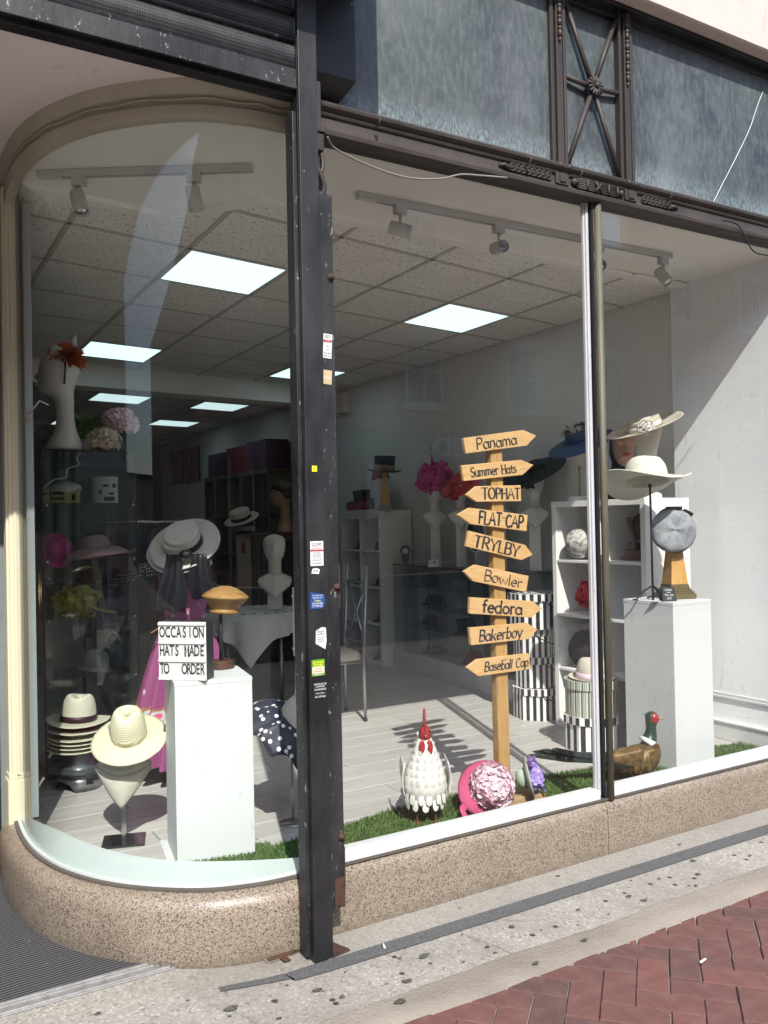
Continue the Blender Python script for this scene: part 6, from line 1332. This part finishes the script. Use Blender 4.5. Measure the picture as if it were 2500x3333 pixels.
x, y, z = cl[2][1]; t = thing('bow_fascinator', 'scarlet looped bow fascinator in the second cubby', 'fascinator', (x-.08, y+.0, z+.13)); obj('loops', cloud(40, .075, .06, 8, (.5, .8, 1.1)), M['red'], t); b = MB(); b.tube([(.0, 0, -.10), (0, 0, -.03)], .006); b.lathe([(.03, 0), (.03, .004), (1e-4, .006)], 16, TR(0, 0, -.11)); obj('stem', b, M['cabglass'], t)
x, y, z = cl[1][1]; hat('bowler_hat', 'black bowler leaning on edge in the third cubby', (x-.06, y+.03, z+.12), (rad(10), rad(-75), 0), .085, .10, .12, M['black_felt'], None, style='dome', brim=lambda c, s_, v: .02*v*v)
x, y, z = cl[1][0]; hat('cloche_hat', 'small terracotta cloche at the edge of a low cubby', (x, y-.05, z+.02), (0, 0, 0), .06, .08, .07, pm('terracotta_felt', (.25, .09, .05), .9), None, style='dome')
# canvas heads with hats on top
def canvas_head(label, loc, rz=0, post=.17, h=.17):
    t = thing('canvas_head', label, 'head stand', loc, rz, 'canvas head stands'); b = MB(); b.lathe([(.075, .001), (.078, .012), (.068, .03), (.05, .034), (1e-4, .035)], 28); obj('foot', b, M['shelf'], t, auto=40)
    b = MB(); b.tube([(0, 0, .03), (0, 0, post+.03)], .006, 10); b.ball(.011, (0, 0, post)); obj('stem', b, M['brass'], t)
    b = MB(); b.loft([(post+.02, 0, .042, .042, .042), (post+.045, 0, .043, .043, .043), (post+.05, 0, .050, .048, .048), (post+.10, 0, .062, .058, .06), (post+.16, 0, .078, .075, .08), (post+.20, 0, .083, .085, .09), (post+.24, 0, .080, .085, .09), (post+.275, 0, .06, .065, .068), (post+.29, 0, .02, .02, .02)], 28); obj('head', b, M['canvas'], t); return t
canvas_head('canvas head on a tall brass stem under the blue hat', (4.05, 4.24, TZ+.001), 0, .21)
t = hat('picture_hat', 'royal blue wide brimmed hat with feather trim on the shelf unit', (4.05, 4.235, TZ+.405), vt(-26, 12), .085, .075, .215, M['blue'], M['blue'], .02, style='dome', brim=lambda c, s_, v: -.03*v*v+.02*v*s_)
obj('feather_trim', spikes(60, .10, .004, 21, .1, .7, .6), M['black_felt'], t, TR(-.02, 0, .06)); obj('bow', cloud(14, .035, .04, 3), M['blue'], t, TR(.03, -.04, .06))
canvas_head('canvas head on a brass stem under the cream hat', (4.05, 3.66, TZ+.001), 0, .20)
t = hat('picture_hat', 'cream saucer hat with white flowers tilted on the shelf unit', (4.05, 3.675, TZ+.42), vt(-20, 10), .095, .06, .225, M['creamhat'], M['whitesilk'], .03, style='boater', brim=lambda c, s_, v: .02*v*v)
obj('flowers', petal_cluster(.04, 24, .026, 31, .6, -.1), M['whitesilk'], t, TR(-.13, -.12, .03) @ RX(rad(40)))
t = thing('mannequin_head', 'tanned mannequin head with red lips in a black knitted hood', 'mannequin head', (4.20, 3.99, TZ+.001), rad(-36)); h = .18
obj('head', head_mesh(h), M['skin'], t, TR(0, 0, .25)); b = MB(); b.ball(.018, (0, -.092, .25+.2*h), 12, 6, sx=1.3, sy=.35, sz=.6); obj('lips', b, M['lips'], t)
b = MB(); b.loft([(0, 0, .115, .10, .10), (.08, 0, .10, .09, .09), (.17, .02, .075, .06, .08), (.25, .03, .07, .03, .08), (.30, .035, .082, .02, .085), (.38, .03, .085, .03, .085), (.44, .02, .06, .05, .06), (.46, .02, .01, .01, .01)], 24, lambda p, a: [p[0]+.006*sin(p[2]*140), p[1]+.006*sin(p[2]*140+a*6), p[2]]); obj('hood', b, M['black_felt'], t)
# ------------------------------------------------ glass counter
A0 = Vector((4.27, 6.95)); B0 = Vector((4.09, 4.93)); d = (A0-B0); L_ = d.length; ang = math.atan2(d.y, d.x)
t = thing('glass_counter', 'long glass shop counter with white base along the wall', 'counter', (B0.x, B0.y, ZF), ang)     # local x runs to the back, local -y towards the wall
HC = .955; DP = .36
b = MB(); b.box(0, L_, -DP, 0, 0, .17); flat('base', b, pm('counter_white', (.62, .63, .65), .45), t, bevel=.002)
for k in range(3): b = MB(); b.box(L_*k/3+.003, L_*(k+1)/3-.003, -.006, -.0005, .172, HC-.012); flat('front_pane', b, M['darkglass'], t)
b = MB(); b.box(0, L_, -DP, 0, HC-.010, HC); flat('top_pane', b, pm('counter_top_glass', (.06, .075, .072), .06, 0, .1), t, bevel=.001)
b = MB(); b.box(L_-.006, L_, -DP, -.008, .172, HC-.012); b.box(0, .006, -DP, -.008, .172, HC-.012); flat('end_pane', b, M['darkglass'], t)
b = MB(); b.box(0, L_, -DP, -DP+.01, .172, HC-.012); flat('back', b, pm('counter_back', (.22, .23, .23), .6), t)
for z in (.40, .58, .76): b = MB(); b.box(.008, L_-.008, -DP+.012, -.02, z, z+.006); flat('glass_shelf', b, M['darkglass'], t)
b = MB()
for k in (1, 2): b.box(L_*k/3-.002, L_*k/3+.002, -.008, .0008, .172, HC-.012)
b.box(0, L_, -.002, .0015, HC-.012, HC+.001); flat('trim', b, M['blackmetal'], t)
rnd = random.Random(12); R3 = RZ(ang)
def on_counter(u, v, z): p = R3 @ Vector((u, v, 0)); return (B0.x+p.x, B0.y+p.y, ZF+z)
citems = [('bowler', .172, .35, 'black_felt', 'black bowler on the counter floor nearest the hat boxes'), ('pillbox', .172, .95, 'rouge', 'dark red pillbox hat on the counter floor'), ('beret', .172, 1.55, 'brown', 'brown felt hat on the counter floor by the far end'), ('felt hat', .406, .45, 'black_felt', 'black felt hat on the low counter shelf behind the boxes'),
          ('top hat', .406, 1.05, 'black_felt', 'squat black top hat on the low counter shelf'), ('felt hat', .406, 1.65, 'brown', 'brown hat on the low counter shelf by the far end'), ('cap', .586, .4, 'palegrey', 'pale cap on the middle counter shelf behind the arrows'), ('cap', .586, 1.0, 'linen', 'cream cap on the middle counter shelf'), ('cap', .586, 1.6, 'black_felt', 'black plumed hat on the middle counter shelf, far end'),
          ('cap', .766, .5, 'teal', 'teal hat on the top counter shelf'), ('cap', .766, 1.1, 'linen', 'cream patterned cap on the top counter shelf'), ('cap', .766, 1.7, 'palegrey', 'grey patterned cap on the top counter shelf by the far end')]
for nm, z, u, m, lb in citems: hat('counter_hat', lb, on_counter(u+rnd.uniform(-.05, .05), -.17, z+.012), (rad(rnd.uniform(-8, 8)), rad(rnd.uniform(-8, 8)), rnd.random()*6), .07, .085 if 'top' not in nm else .11, .11, M[m], None, style='top' if 'top' in nm else 'dome', brim=lambda c, s_, v: .012*v*v*s_, group='hats inside the glass counter')
CTZ = ZF+HC+.001
heads = [(4.33, 6.33, 'white mannequin head wearing the magenta fascinator', -30), (4.33, 5.95, 'white mannequin head wearing the scarlet hat', -30), (4.36, 5.46, 'white mannequin head half hidden behind the signpost', -32), (4.34, 5.03, 'white mannequin head wearing the black slanted hat', -36)]
for x, y, lb, a in heads: column_head(lb, (x, y, CTZ), rad(a), .185, .40)
hz = CTZ+.46+.62*.185+.13
t = thing('net_fascinator', 'magenta net fascinator with tall curled loop', 'fascinator', (4.33, 6.33, hz+.04)); obj('net', cloud(60, .135, .11, 14, (1, .9, .75)), M['magenta'], t); b = MB(); b.grid(lambda u, v: (.11*(u-.5)*(1-v)-.03*v, .03*(u-.5), .03+.26*v), 6, 8); b.grid(lambda u, v: (-.04-.10*v, -.05*v, .0-.09*v+.05*(u-.5)), 5, 6); obj('loop', b, M['magenta'], t, solid=.002)
t = hat('slant_hat', 'scarlet tilted hat with looped bow on the mannequin', (4.33, 5.95, hz+.01), vt(-30, 25), .08, .06, .19, M['red'], None, style='dome', brim=lambda c, s_, v: -.03*v*v); obj('bow', cloud(22, .06, .06, 5, (.7, .7, 1)), M['red'], t, TR(-.12, -.03, -.02))
t = hat('cocktail_hat', 'navy cocktail hat mostly hidden behind the signpost', (4.36, 5.46, hz+.0), (rad(10), rad(-10), rad(-30)), .08, .06, .10, M['blue'], None, style='dome')
t = hat('slant_hat', 'black saucer hat slanting steeply over the mannequin by the shelf', (4.34, 5.03, hz+.05), vt(-28, 16), .085, .05, .245, M['black_felt'], None, style='boater', brim=lambda c, s_, v: -.02*v*v); obj('feather_bow', cloud(20, .06, .06, 15), M['black_felt'], t, TR(-.14, -.06, .0))
t = thing('mantel_clock', 'small art deco clock with fluted foot on the counter', 'clock', (4.20, 6.62, CTZ), rad(-35)); b = MB(); b.prism([(-.026, 0), (.026, 0), (.034, .10), (.045, .13), (.035, .165), (0, .178), (-.035, .165), (-.045, .13), (-.034, .10)], -.02, .02, RX(PI/2)); flat('case', b, pm('dark_steel', (.08, .08, .085), .35, .6), t, bevel=.002); b = MB(); b.cyl(.028, 0, .004, 24, TR(0, -.0205, .125) @ RX(PI/2)); obj('dial', b, M['printw'], t); b = MB(); b.tube([(0, -.026, .125), (.004, -.026, .145)], .0014, 4); b.tube([(0, -.026, .125), (-.006, -.026, .112)], .0014, 4); obj('hands', b, M['ink'], t)
t = thing('card_holder', 'white business card holder on the counter edge', 'card holder', (4.17, 6.13, CTZ), rad(-38)); b = MB(); b.box(-.045, .045, -.02, .02, 0, .02); b.box(-.042, .042, .0, .006, .02, .06, RX(rad(-12))); flat('holder', b, M['printw'], t, bevel=.001); b = MB(); b.box(-.005, .02, -.001, .0, .035, .05); flat('logo', b, M['red'], t, RX(rad(-12)))
t = thing('table_mirror', 'oval white framed mirror standing on the counter', 'mirror', (4.31, 5.72, CTZ), rad(-40)); b = MB(); b.tube([(.075*cos(TAU*i/28), 0, .28+.15*sin(TAU*i/28)) for i in range(28)], .009, 8, True); obj('frame', b, M['printw'], t); b = MB(); b.cyl(1, -.003, .003, 28, TR(0, 0, .28) @ RX(PI/2) @ SC(.073, .148, 1)); obj('mirror_glass', b, pm('mirror', (.06, .06, .06), .05, 1), t); b = MB(); b.tube([(0, 0, .13), (0, 0, .02)], .008); b.lathe([(.06, 0), (.06, .008), (1e-4, .02)], 20); obj('foot', b, M['printw'], t)
# ------------------------------------------------ shelf unit beyond the counter
cl2, TZ2 = cubes('white cube shelf unit beyond the counter, top hats above', 4.165, 6.99, ZF, .785, 4, 2, .34, 'white cube shelf units')
b = MB(); sw = thing('card_garland', 'garland of fanned playing cards along the far shelf top', 'garland', (4.14, 6.99, TZ2))
for i in range(15):
    b = MB(); b.box(-.0007, .0007, -.03, .03, -.042, .042); cd = flat('playing_card', b, M['printw'], sw, TR(-.012-.004*(i % 2), .02+.055*i, -.03) @ RX(rad(-28+7*(i % 5))))
    b = MB(); b.ball(.006, (-.001, .0, .0), 6, 4, sx=.2); b.ball(.005, (-.001, .014, .022), 6, 4, sx=.2); b.ball(.005, (-.001, -.014, -.022), 6, 4, sx=.2); obj('pip', b, M['ink' if i % 2 else 'printred'], cd)
t = thing('cap_stand', 'tall wooden obelisk stand under the black top hat', 'cap stand', (4.24, 7.02, TZ2+.001), rad(-30)); b = MB(); b.box(-.075, .075, -.075, .075, 0, .02); b.box(-.06, .06, -.06, .06, .02, .05); flat('foot', b, pm('steel_foot', (.25, .25, .24), .4, .4), t, bevel=.003); b = MB(); b.loft([(.05, 0, .065, .065, .065), (.36, 0, .035, .035, .035)], 4, None, RZ(PI/4)); flat('shaft', b, M['oak'], t)
hat('top_hat', 'black top hat with patterned gold band on the obelisk stand', (4.24, 7.02, TZ2+.36), (rad(2), rad(3), rad(-30)), .098, .15, .165, M['black_felt'], pm('gold_print', (.38, .24, .10), .6, 0, .9, 30, (.10, .05, .02)), .06, 1.06, 'top', brim=lambda c, s_, v: .03*v*v*abs(c)**2)
hat('top_hat', 'small worn top hat on red books on the far shelf', (4.30, 7.55, TZ2+.10), (rad(4), rad(-8), 0), .085, .11, .13, M['black_felt'], None, style='top', brim=lambda c, s_, v: .015*v*v*abs(c))
t = thing('red_case', 'low red leather case on the far shelf top', 'case', (4.30, 7.53, TZ2+.001)); b = MB(); b.box(-.11, .11, -.16, .16, 0, .095); flat('body', b, M['rouge'], t, bevel=.006)
t = thing('santa_hat', 'crimson velvet cap with curled tip on a white head', 'hat', (4.33, 7.24, TZ2+.001)); b = MB(); b.loft([(0, 0, .07, .07, .07), (.16, 0, .06, .06, .06), (.30, 0, .085, .09, .09), (.36, 0, .06, .06, .06)], 18); obj('head', b, M['mannequin'], t); b = MB(); b.tube(catmull([(0, 0, .30), (0, .01, .40), (-.02, .0, .46), (-.06, -.02, .45)], 5), [.09, .088, .085, .08, .075, .07, .065, .06, .055, .05, .045, .04, .036, .032, .028, .024], 16); obj('cap', b, M['rouge'], t)
t = thing('menu_board', 'white framed notice leaning behind the small top hat', 'notice', (4.40, 7.38, TZ2+.001)); b = MB(); b.box(-.006, .006, -.13, .13, 0, .34, RY(rad(8))); flat('board', b, M['printw'], t)
rnd = random.Random(4); cols_ = ['black_felt', 'purple', 'rouge', 'printw', 'brown', 'teal']; wd_ = ['lowest near', 'lowest far', 'second near', 'second far', 'third near', 'third far', 'top near', 'top far']
fn_ = {'black_felt': 'black', 'purple': 'plum', 'rouge': 'crimson', 'printw': 'white', 'brown': 'brown', 'teal': 'teal'}
for j in range(4):
    for i in range(2):
        x, y, z = cl2[j][i]; c_ = cols_[(j*2+i) % 6]; hat('felt_hat', fn_[c_]+' felt hat in the '+wd_[j*2+i]+' cubby of the far shelf', (x, y, z+.005), (rad(rnd.uniform(-10, 10)), 0, rnd.random()*6), .07, .085, .115, M[c_], None, style='dome', group='hats in the far shelf cubbies')
b = MB(); b.box(4.44, 4.528, 8.16, 8.36, 2.68, 2.90); o = flat('wall_speaker', b, M['creampetal'], None, bevel=.006); tag(o, 'cream box shaped speaker high on the wall by the beam', 'speaker')
# ------------------------------------------------ chairs and table
def chair(label, x, y, rz):
    t = thing('metal_chair', label, 'chair', (x, y, ZF), rz, 'chrome cross-back chairs'); w_ = .19; hs = .43
    for sx in (-1, 1):
        b = MB(); b.tube([(w_*sx, .19, 0), (w_*sx, .185, hs), (w_*sx, .22, 1.04)], .0115, 8); obj('back_post', b, M['steel'], t); b = MB(); b.tube([(w_*sx, -.19, 0), (w_*sx, -.18, hs-.02)], .0105, 8); obj('leg', b, M['steel'], t)
    b = MB()
    for z in (.52, .93): b.tube([(-w_, .19+(z-hs)*.057, z), (w_, .19+(z-hs)*.057, z)], .008, 8)
    for s_ in (-1, 1): b.tube([(-w_*s_, .20, .52), (w_*s_, .218, .93)], .007, 8)
    b.tube([(-w_, -.185, hs-.03), (w_, -.185, hs-.03)], .008, 8); b.tube([(-w_, .187, hs-.03), (w_, .187, hs-.03)], .008, 8)
    for s_ in (-1, 1): b.tube([(w_*s_, -.185, hs-.03), (w_*s_, .187, hs-.03)], .008, 8)
    obj('cross_frame', b, M['steel'], t); b = MB(); b.loft([(hs-.02, 0, .19, .19, .18), (hs-.01, 0, .205, .205, .19), (hs+.02, 0, .205, .205, .19), (hs+.038, 0, .18, .18, .165)], 28, None, p=5); obj('seat', b, M['seat'], t)
    for s_ in (-1, 1):
        b = MB(); b.cyl(.014, 0, .02, 10, TR(w_*s_, .19, .001)); obj('foot_cap', b, M['blackmetal'], t)
    return t
chair('chrome cross-back chair with cream seat beside the black post', 2.77, 5.377, rad(-98.6))
chair('chrome chair pushed under the far side of the tablecloth', 2.35, 7.2, rad(20))
t = thing('round_table', 'small table under an embroidered white cloth', 'table', (2.60, 6.30, ZF)); b = MB(); b.cyl(.40, .665, .685, 32); obj('top', b, M['shelf'], t)
for a in (20, 110, 200, 290): b = MB(); b.tube([(.30*cos(rad(a)), .30*sin(rad(a)), 0), (.30*cos(rad(a)), .30*sin(rad(a)), .664)], .014, 8); obj('leg', b, M['steel'], t)
t = thing('tablecloth', 'white embroidered tablecloth with pointed corners draped over the table', 'tablecloth', (2.60, 6.30, ZF+.686))
b = MB()
def cloth(u, v):
    a = TAU*u; c = max(abs(cos(a-rad(20))), abs(sin(a-rad(20)))); R_ = .58/c*.98; fl_ = max(0, R_-.41); s_ = v*1.0
    if s_ < .5: r = .41*s_/.5; return (r*cos(a), r*sin(a), .003+.001*sin(9*a))
    k = (s_-.5)/.5; drop = fl_*k; wav = .030*k*sin(12*a+1.3*sin(5*a)); return ((.412+.10*k*fl_+wav)*cos(a), (.412+.10*k*fl_+wav)*sin(a), -.95*drop)
b.grid(cloth, 160, 20, cu=True); obj('cloth', b, M['wool'], t)
b = MB(); rnd = random.Random(3)
for i in range(26): a = TAU*i/26; b.ball(.012, (.34*cos(a)*(1+.06*rnd.random()), .34*sin(a)*(1+.06*rnd.random()), .006), 6, 4, sz=.3, sx=1.4)
obj('motif', b, pm('embroidery', (.12, .04, .03), .9), t)
tb_ = column_head('white mannequin bust standing on the tablecloth', (2.74, 6.19, ZF+.694), rad(-26), .165, .15, None); tb_.scale = (1.25, 1.25, 1.2)
# ================================================================== BACK OF THE SHOP
t = thing('box_tower', 'slim tower of pale display blocks under far boaters', 'display tower', (3.10, 7.72, ZF), rad(-20))
for k in range(5): b = MB(); b.box(-.065, .065, -.065, .065, .001+.25*k, .248+.25*k); flat('block', b, pm('pale_block', (.30, .26, .22), .7), t, RZ(rad(6*(k % 2))), bevel=.004)
b = MB(); b.box(-.02, .02, -.0675, -.0655, 1.08, 1.18); flat('red_motif', b, M['rouge'], t)
hat('boater_hat', 'straw boater with black band tipped on the display tower', (3.08, 7.70, ZF+1.40), (rad(10), rad(-22), 0), .095, .085, .165, M['canvas'], M['black_felt'], .03, 1.06, 'boater')
hat('boater_hat', 'pale boater lying flat on the display tower beneath another', (3.12, 7.72, ZF+1.256), (0, 0, 0), .095, .075, .15, M['palegrey'], M['black_felt'], .03, 1.06, 'boater')
t = thing('side_cabinet', 'dark cabinet with glass doors at the back carrying a wig head', 'cabinet', (3.75, 8.1, ZF)); b = MB(); b.box(-.45, .45, -.22, .22, 0, 1.26); flat('carcass', b, M['brown'], t, bevel=.004)
for x in (-.22, .22): b = MB(); b.box(x-.19, x+.19, -.228, -.221, .1, 1.18); flat('door', b, pm('dim_pane', (.05, .05, .05), .15), t, bevel=.003)
t = thing('wig_head', 'mannequin head with short brown bob looking sideways at the back', 'mannequin head', (3.62, 7.98, ZF+1.261), rad(-110)); h = .24
obj('head', head_mesh(h, [(-1.1, .08, .5, .34, .34), (-1.0, .08, .46, .30, .32), (-.8, .1, .28, .24, .28), (-.6, .12, .24, .23, .27)]), M['skin'], t, TR(0, 0, 1.1*h))
b = MB(); b.loft([(.30*h+1.1*h, .12*h, .42*h, -.02*h, .50*h), (.45*h+1.1*h, .08*h, .47*h, .02*h, .56*h), (.62*h+1.1*h, .05*h, .47*h, .42*h, .56*h), (.8*h+1.1*h, .02*h, .44*h, .50*h, .56*h), (.95*h+1.1*h, .02*h, .32*h, .36*h, .42*h), (1.05*h+1.1*h, .02*h, .05*h, .05*h, .05*h)], 24); obj('hair', b, M['hair'], t)
t = thing('dark_shelving', 'tall dark cube shelving along the far wall', 'shelf unit', (4.52, 9.6, ZF))
for k in range(6): b = MB(); b.box(-.34, 0, .44*k, .44*k+.02, 0, 1.98); flat('upright', b, pm('tan_shelf', (.16, .125, .085), .7), t)
for z in (0, .48, .96, 1.44, 1.96): b = MB(); b.box(-.34, 0, .0, 2.22, z, z+.02+.03*(z > 1.9)); flat('shelf_board', b, pm('tan_shelf', (.16, .125, .085), .7), t)
b = MB(); b.box(-.01, -.002, 0, 2.2, .02, 1.96); flat('back', b, M['dark'], t)
for k, (m, lb, hh) in enumerate((('purple', 'deep purple box on the dark shelving beside the wig head', .36), ('rouge', 'dark crimson box on the dark shelving, second along', .34), ('purple', 'plum box on the dark shelving, nearest the framed pictures', .31))):
    b = MB(); b.box(-.32, -.02, 0, .62, 0, hh); tag(flat('storage_box', b, M[m], None, TR(4.52, 9.68+.70*k, ZF+2.013), bevel=.006), lb, 'box', 'purple storage boxes')
for k, (y, lb) in enumerate(((12.95, 'framed picture of a hatted figure, closer to the shelving'), (13.72, 'framed dark picture, farther from the shelving'))):
    t = thing('framed_picture', lb, 'picture', (4.525, y, 2.19), 0, 'framed pictures on the far wall'); b = MB(); b.box(-.02, 0, 0, .68, 0, .54); flat('frame', b, M['blackmetal'], t, bevel=.004); b = MB(); b.box(-.0225, -.021, .03, .65, .03, .51); flat('print', b, pm('grey_print', (.16, .18, .18), .12), t)
    b = MB(); b.prism([(.20, .04), (.50, .04), (.46, .20), (.40, .30), (.44, .42), (.34, .50), (.26, .42), (.28, .28), (.22, .18)], 0, .001, TR(-.0235, 0, 0) @ RY(-PI/2) @ Matrix(((0, 1, 0, 0), (1, 0, 0, 0), (0, 0, -1, 0), (0, 0, 0, 1)))); flat('silhouette', b, M['ink'], t)
for k, (x, y, z, lb) in enumerate(((2.35, 7.6, 1.0, 'black feathered hat on a dim head far behind the boaters'), (3.0, 9.2, 1.15, 'large black felt hat on a dim stand under the framed pictures'))):
    t = thing('hat_stand', 'dim hat stand carrying '+lb.split(' on ')[0], 'hat stand', (x, y, ZF)); b = MB(); b.tube([(0, 0, .01), (0, 0, z-.02)], .015); b.lathe([(.14, 0), (.14, .02), (1e-4, .03)], 20); obj('stem', b, M['blackmetal'], t); b = MB(); b.ball(.085, (0, 0, z), 16, 10, sz=1.2); obj('head', b, M['palegrey'], t)
    u = hat('felt_hat', lb, (x, y, ZF+z+.05), (rad(-12), rad(12), rad(-30)), .10, .10, .20, M['black_felt'], None, style='dome', brim=lambda c, s_, v: .05*v*v*c); 
    obj('plume', spikes(60, .16, .012, 40+k, .3, 1, .2), M['black_felt'], u, TR(.03, 0, .06))
t = thing('low_display', 'low dark display table at the back of the shop', 'table', (2.7, 9.4, ZF)); b = MB(); b.box(-.7, .7, -.35, .35, .78, .82); flat('top', b, M['brown'], t, bevel=.004)
for x in (-.65, .65):
    for y in (-.3, .3): b = MB(); b.box(x-.025, x+.025, y-.025, y+.025, 0, .779); flat('leg', b, M['brown'], t)
t = thing('clothes_rail', 'black clothes rail of dark garments behind the dress form', 'clothes rail', (2.0, 7.0, ZF), rad(-14)); b = MB(); b.tube([(-.5, 0, 1.38), (.5, 0, 1.38)], .012); obj('rail', b, M['chrome'], t)
for x in (-.5, .5): b = MB(); b.tube([(x, 0, .02), (x, 0, 1.38)], .012); b.tube([(x, -.22, .02), (x, .22, .02)], .012); obj('upright', b, M['blackmetal'], t)
for k, (m, lb) in enumerate((('black_felt', 'black'), ('purple', 'dark plum'), ('teal', 'dark teal'), ('brown', 'brown'), ('rouge', 'crimson'), ('palegrey', 'pale grey'))):
    q = RZ(rad(-14)) @ Vector((-.4+.16*k, 0, 0)); g_ = thing('hanging_coat', lb+' coat hanging on the dim clothes rail', 'coat', (2.0+q.x, 7.0+q.y, ZF+1.36), rad(-14+70), 'coats on the clothes rail')
    b = MB(); b.loft([(-.86, 0, .21, .05, .05), (-.5, 0, .19, .045, .045), (-.2, 0, .18, .045, .045), (-.09, 0, .19, .035, .035), (-.05, 0, .12, .025, .025), (-.03, 0, .04, .02, .02)], 30, lambda p, a: [p[0]*(1+.05*sin(9*a)), p[1]*(1+.25*sin(7*a)), p[2]]); obj('coat', b, M[m], g_)
    b = MB(); b.tube([(0, 0, -.04), (0, 0, .0), (.015, 0, .02), (0, 0, .036)], .003, 6); obj('hook', b, M['chrome'], g_)
# ================================================================== ACROSS THE STREET (seen mirrored in the glass)
for nm, lb, x0, x1, y0, y1, z1 in (('rendered_building', 'pale rendered building closing the far end of the street', -47, -45, -17, 6, 4.2), ('rendered_building', 'pale rendered shop row next door on the same side of the street', -44, -1.7, 2.95, 4.0, 9.0), ('rendered_building', 'long pale terrace across the street, beyond the red brick one', -44, -14.2, -16.1, -15.5, 11.5)):
    t = thing(nm, lb, 'building', ((x0+x1)/2, (y0+y1)/2, 0)); w2, d2 = (x1-x0)/2, (y1-y0)/2
    b = MB(); b.box(-w2, w2, -d2, d2, 0, z1); flat('wall', b, M['opp'] if 'across' in lb else M['rendered'], t); b = MB(); b.box(-w2-.1, w2+.1, -d2-.1, d2+.1, z1, z1+.3); flat('parapet', b, M['bronze'], t)
    for i in range(8 if w2 > 4 else 0):
        for dz in (0, 3.0): b = MB(); s_ = 1 if y1 < 0 else -1; b.box(-w2+2+i*3.4, -w2+3.2+i*3.4, s_*d2-.04, s_*d2+.04, 4.4+dz, 6.2+dz); flat('window', b, pm('dim_shop_glass', (.05, .055, .06), .12), t)
t = thing('brick_building', 'red brick terrace across the street mirrored in the window glass', 'building', (0, -15.5, 0))
for x0, x1, z1 in ((-14, 21.0, 12.0), (21.0, 22.9, 10.4), (22.9, 44, 12.0)):
    b = MB(); b.box(x0, x1, -.4, 0, 4.15, z1); flat('wall', b, M['opp'], t); b = MB(); b.box(x0, x1, -.2, .12, z1, z1+.3); flat('parapet', b, M['rendered'], t)
b = MB(); b.box(-14, 44, -.4, 0, 0, .4); flat('plinth_course', b, M['opp'], t)
b = MB(); b.box(-14, 44, -.1, .14, 3.2, 4.15); fas = flat('fascia_board', b, pm('fascia_grey', (.16, .16, .165), .6), t)
b = MB(); b.box(-14, 44, -.12, -.04, .4, 3.2); flat('shop_glazing', b, pm('dim_shop_glass', (.05, .055, .06), .12), t)
for i in range(15):
    x = -12+3.75*i
    for dz in (.4, 4.0):
        if dz > 1 and 20.3 < x < 23.6: continue
        f = flat('window', MB().box(x-.62, x+.62, 0, .05, 4.5+dz, 6.5+dz), M['printw'], t)
        for k in range(2):
            for m_ in range(2): b = MB(); b.box(x-.54+.57*k, x-.03+.57*k, .051, .06, 4.6+.95*m_+dz, 5.48+.95*m_+dz); flat('pane', b, pm('dim_shop_glass', (.05, .055, .06), .12), f)
        b = MB(); b.box(x-.8, x+.8, 0, .12, 4.36+dz, 4.49+dz); flat('sill', b, M['rendered'], f); b = MB(); b.box(x-.8, x+.8, 0, .06, 6.51+dz, 6.75+dz); flat('head', b, M['rendered'], f)
for i in range(16): b = MB(); b.box(-14+3.75*i, -13.6+3.75*i, -.05, .10, 0, 3.19); flat('pilaster', b, M['rendered'], t)
text_part('RED', .80, M['printw'], fas, TR(15.3, .146, 3.67) @ RZ(PI) @ RX(PI/2), 1.25, .012)
b = MB(); b.add([(-60, -15.4, -.03), (60, -15.4, -.03), (60, -3, -.03), (-60, -3, -.03)], [(0, 1, 2, 3)]); struct(obj('road', b, pm('paved_road', (.30, .26, .23), .85, 0, .4, 2)))
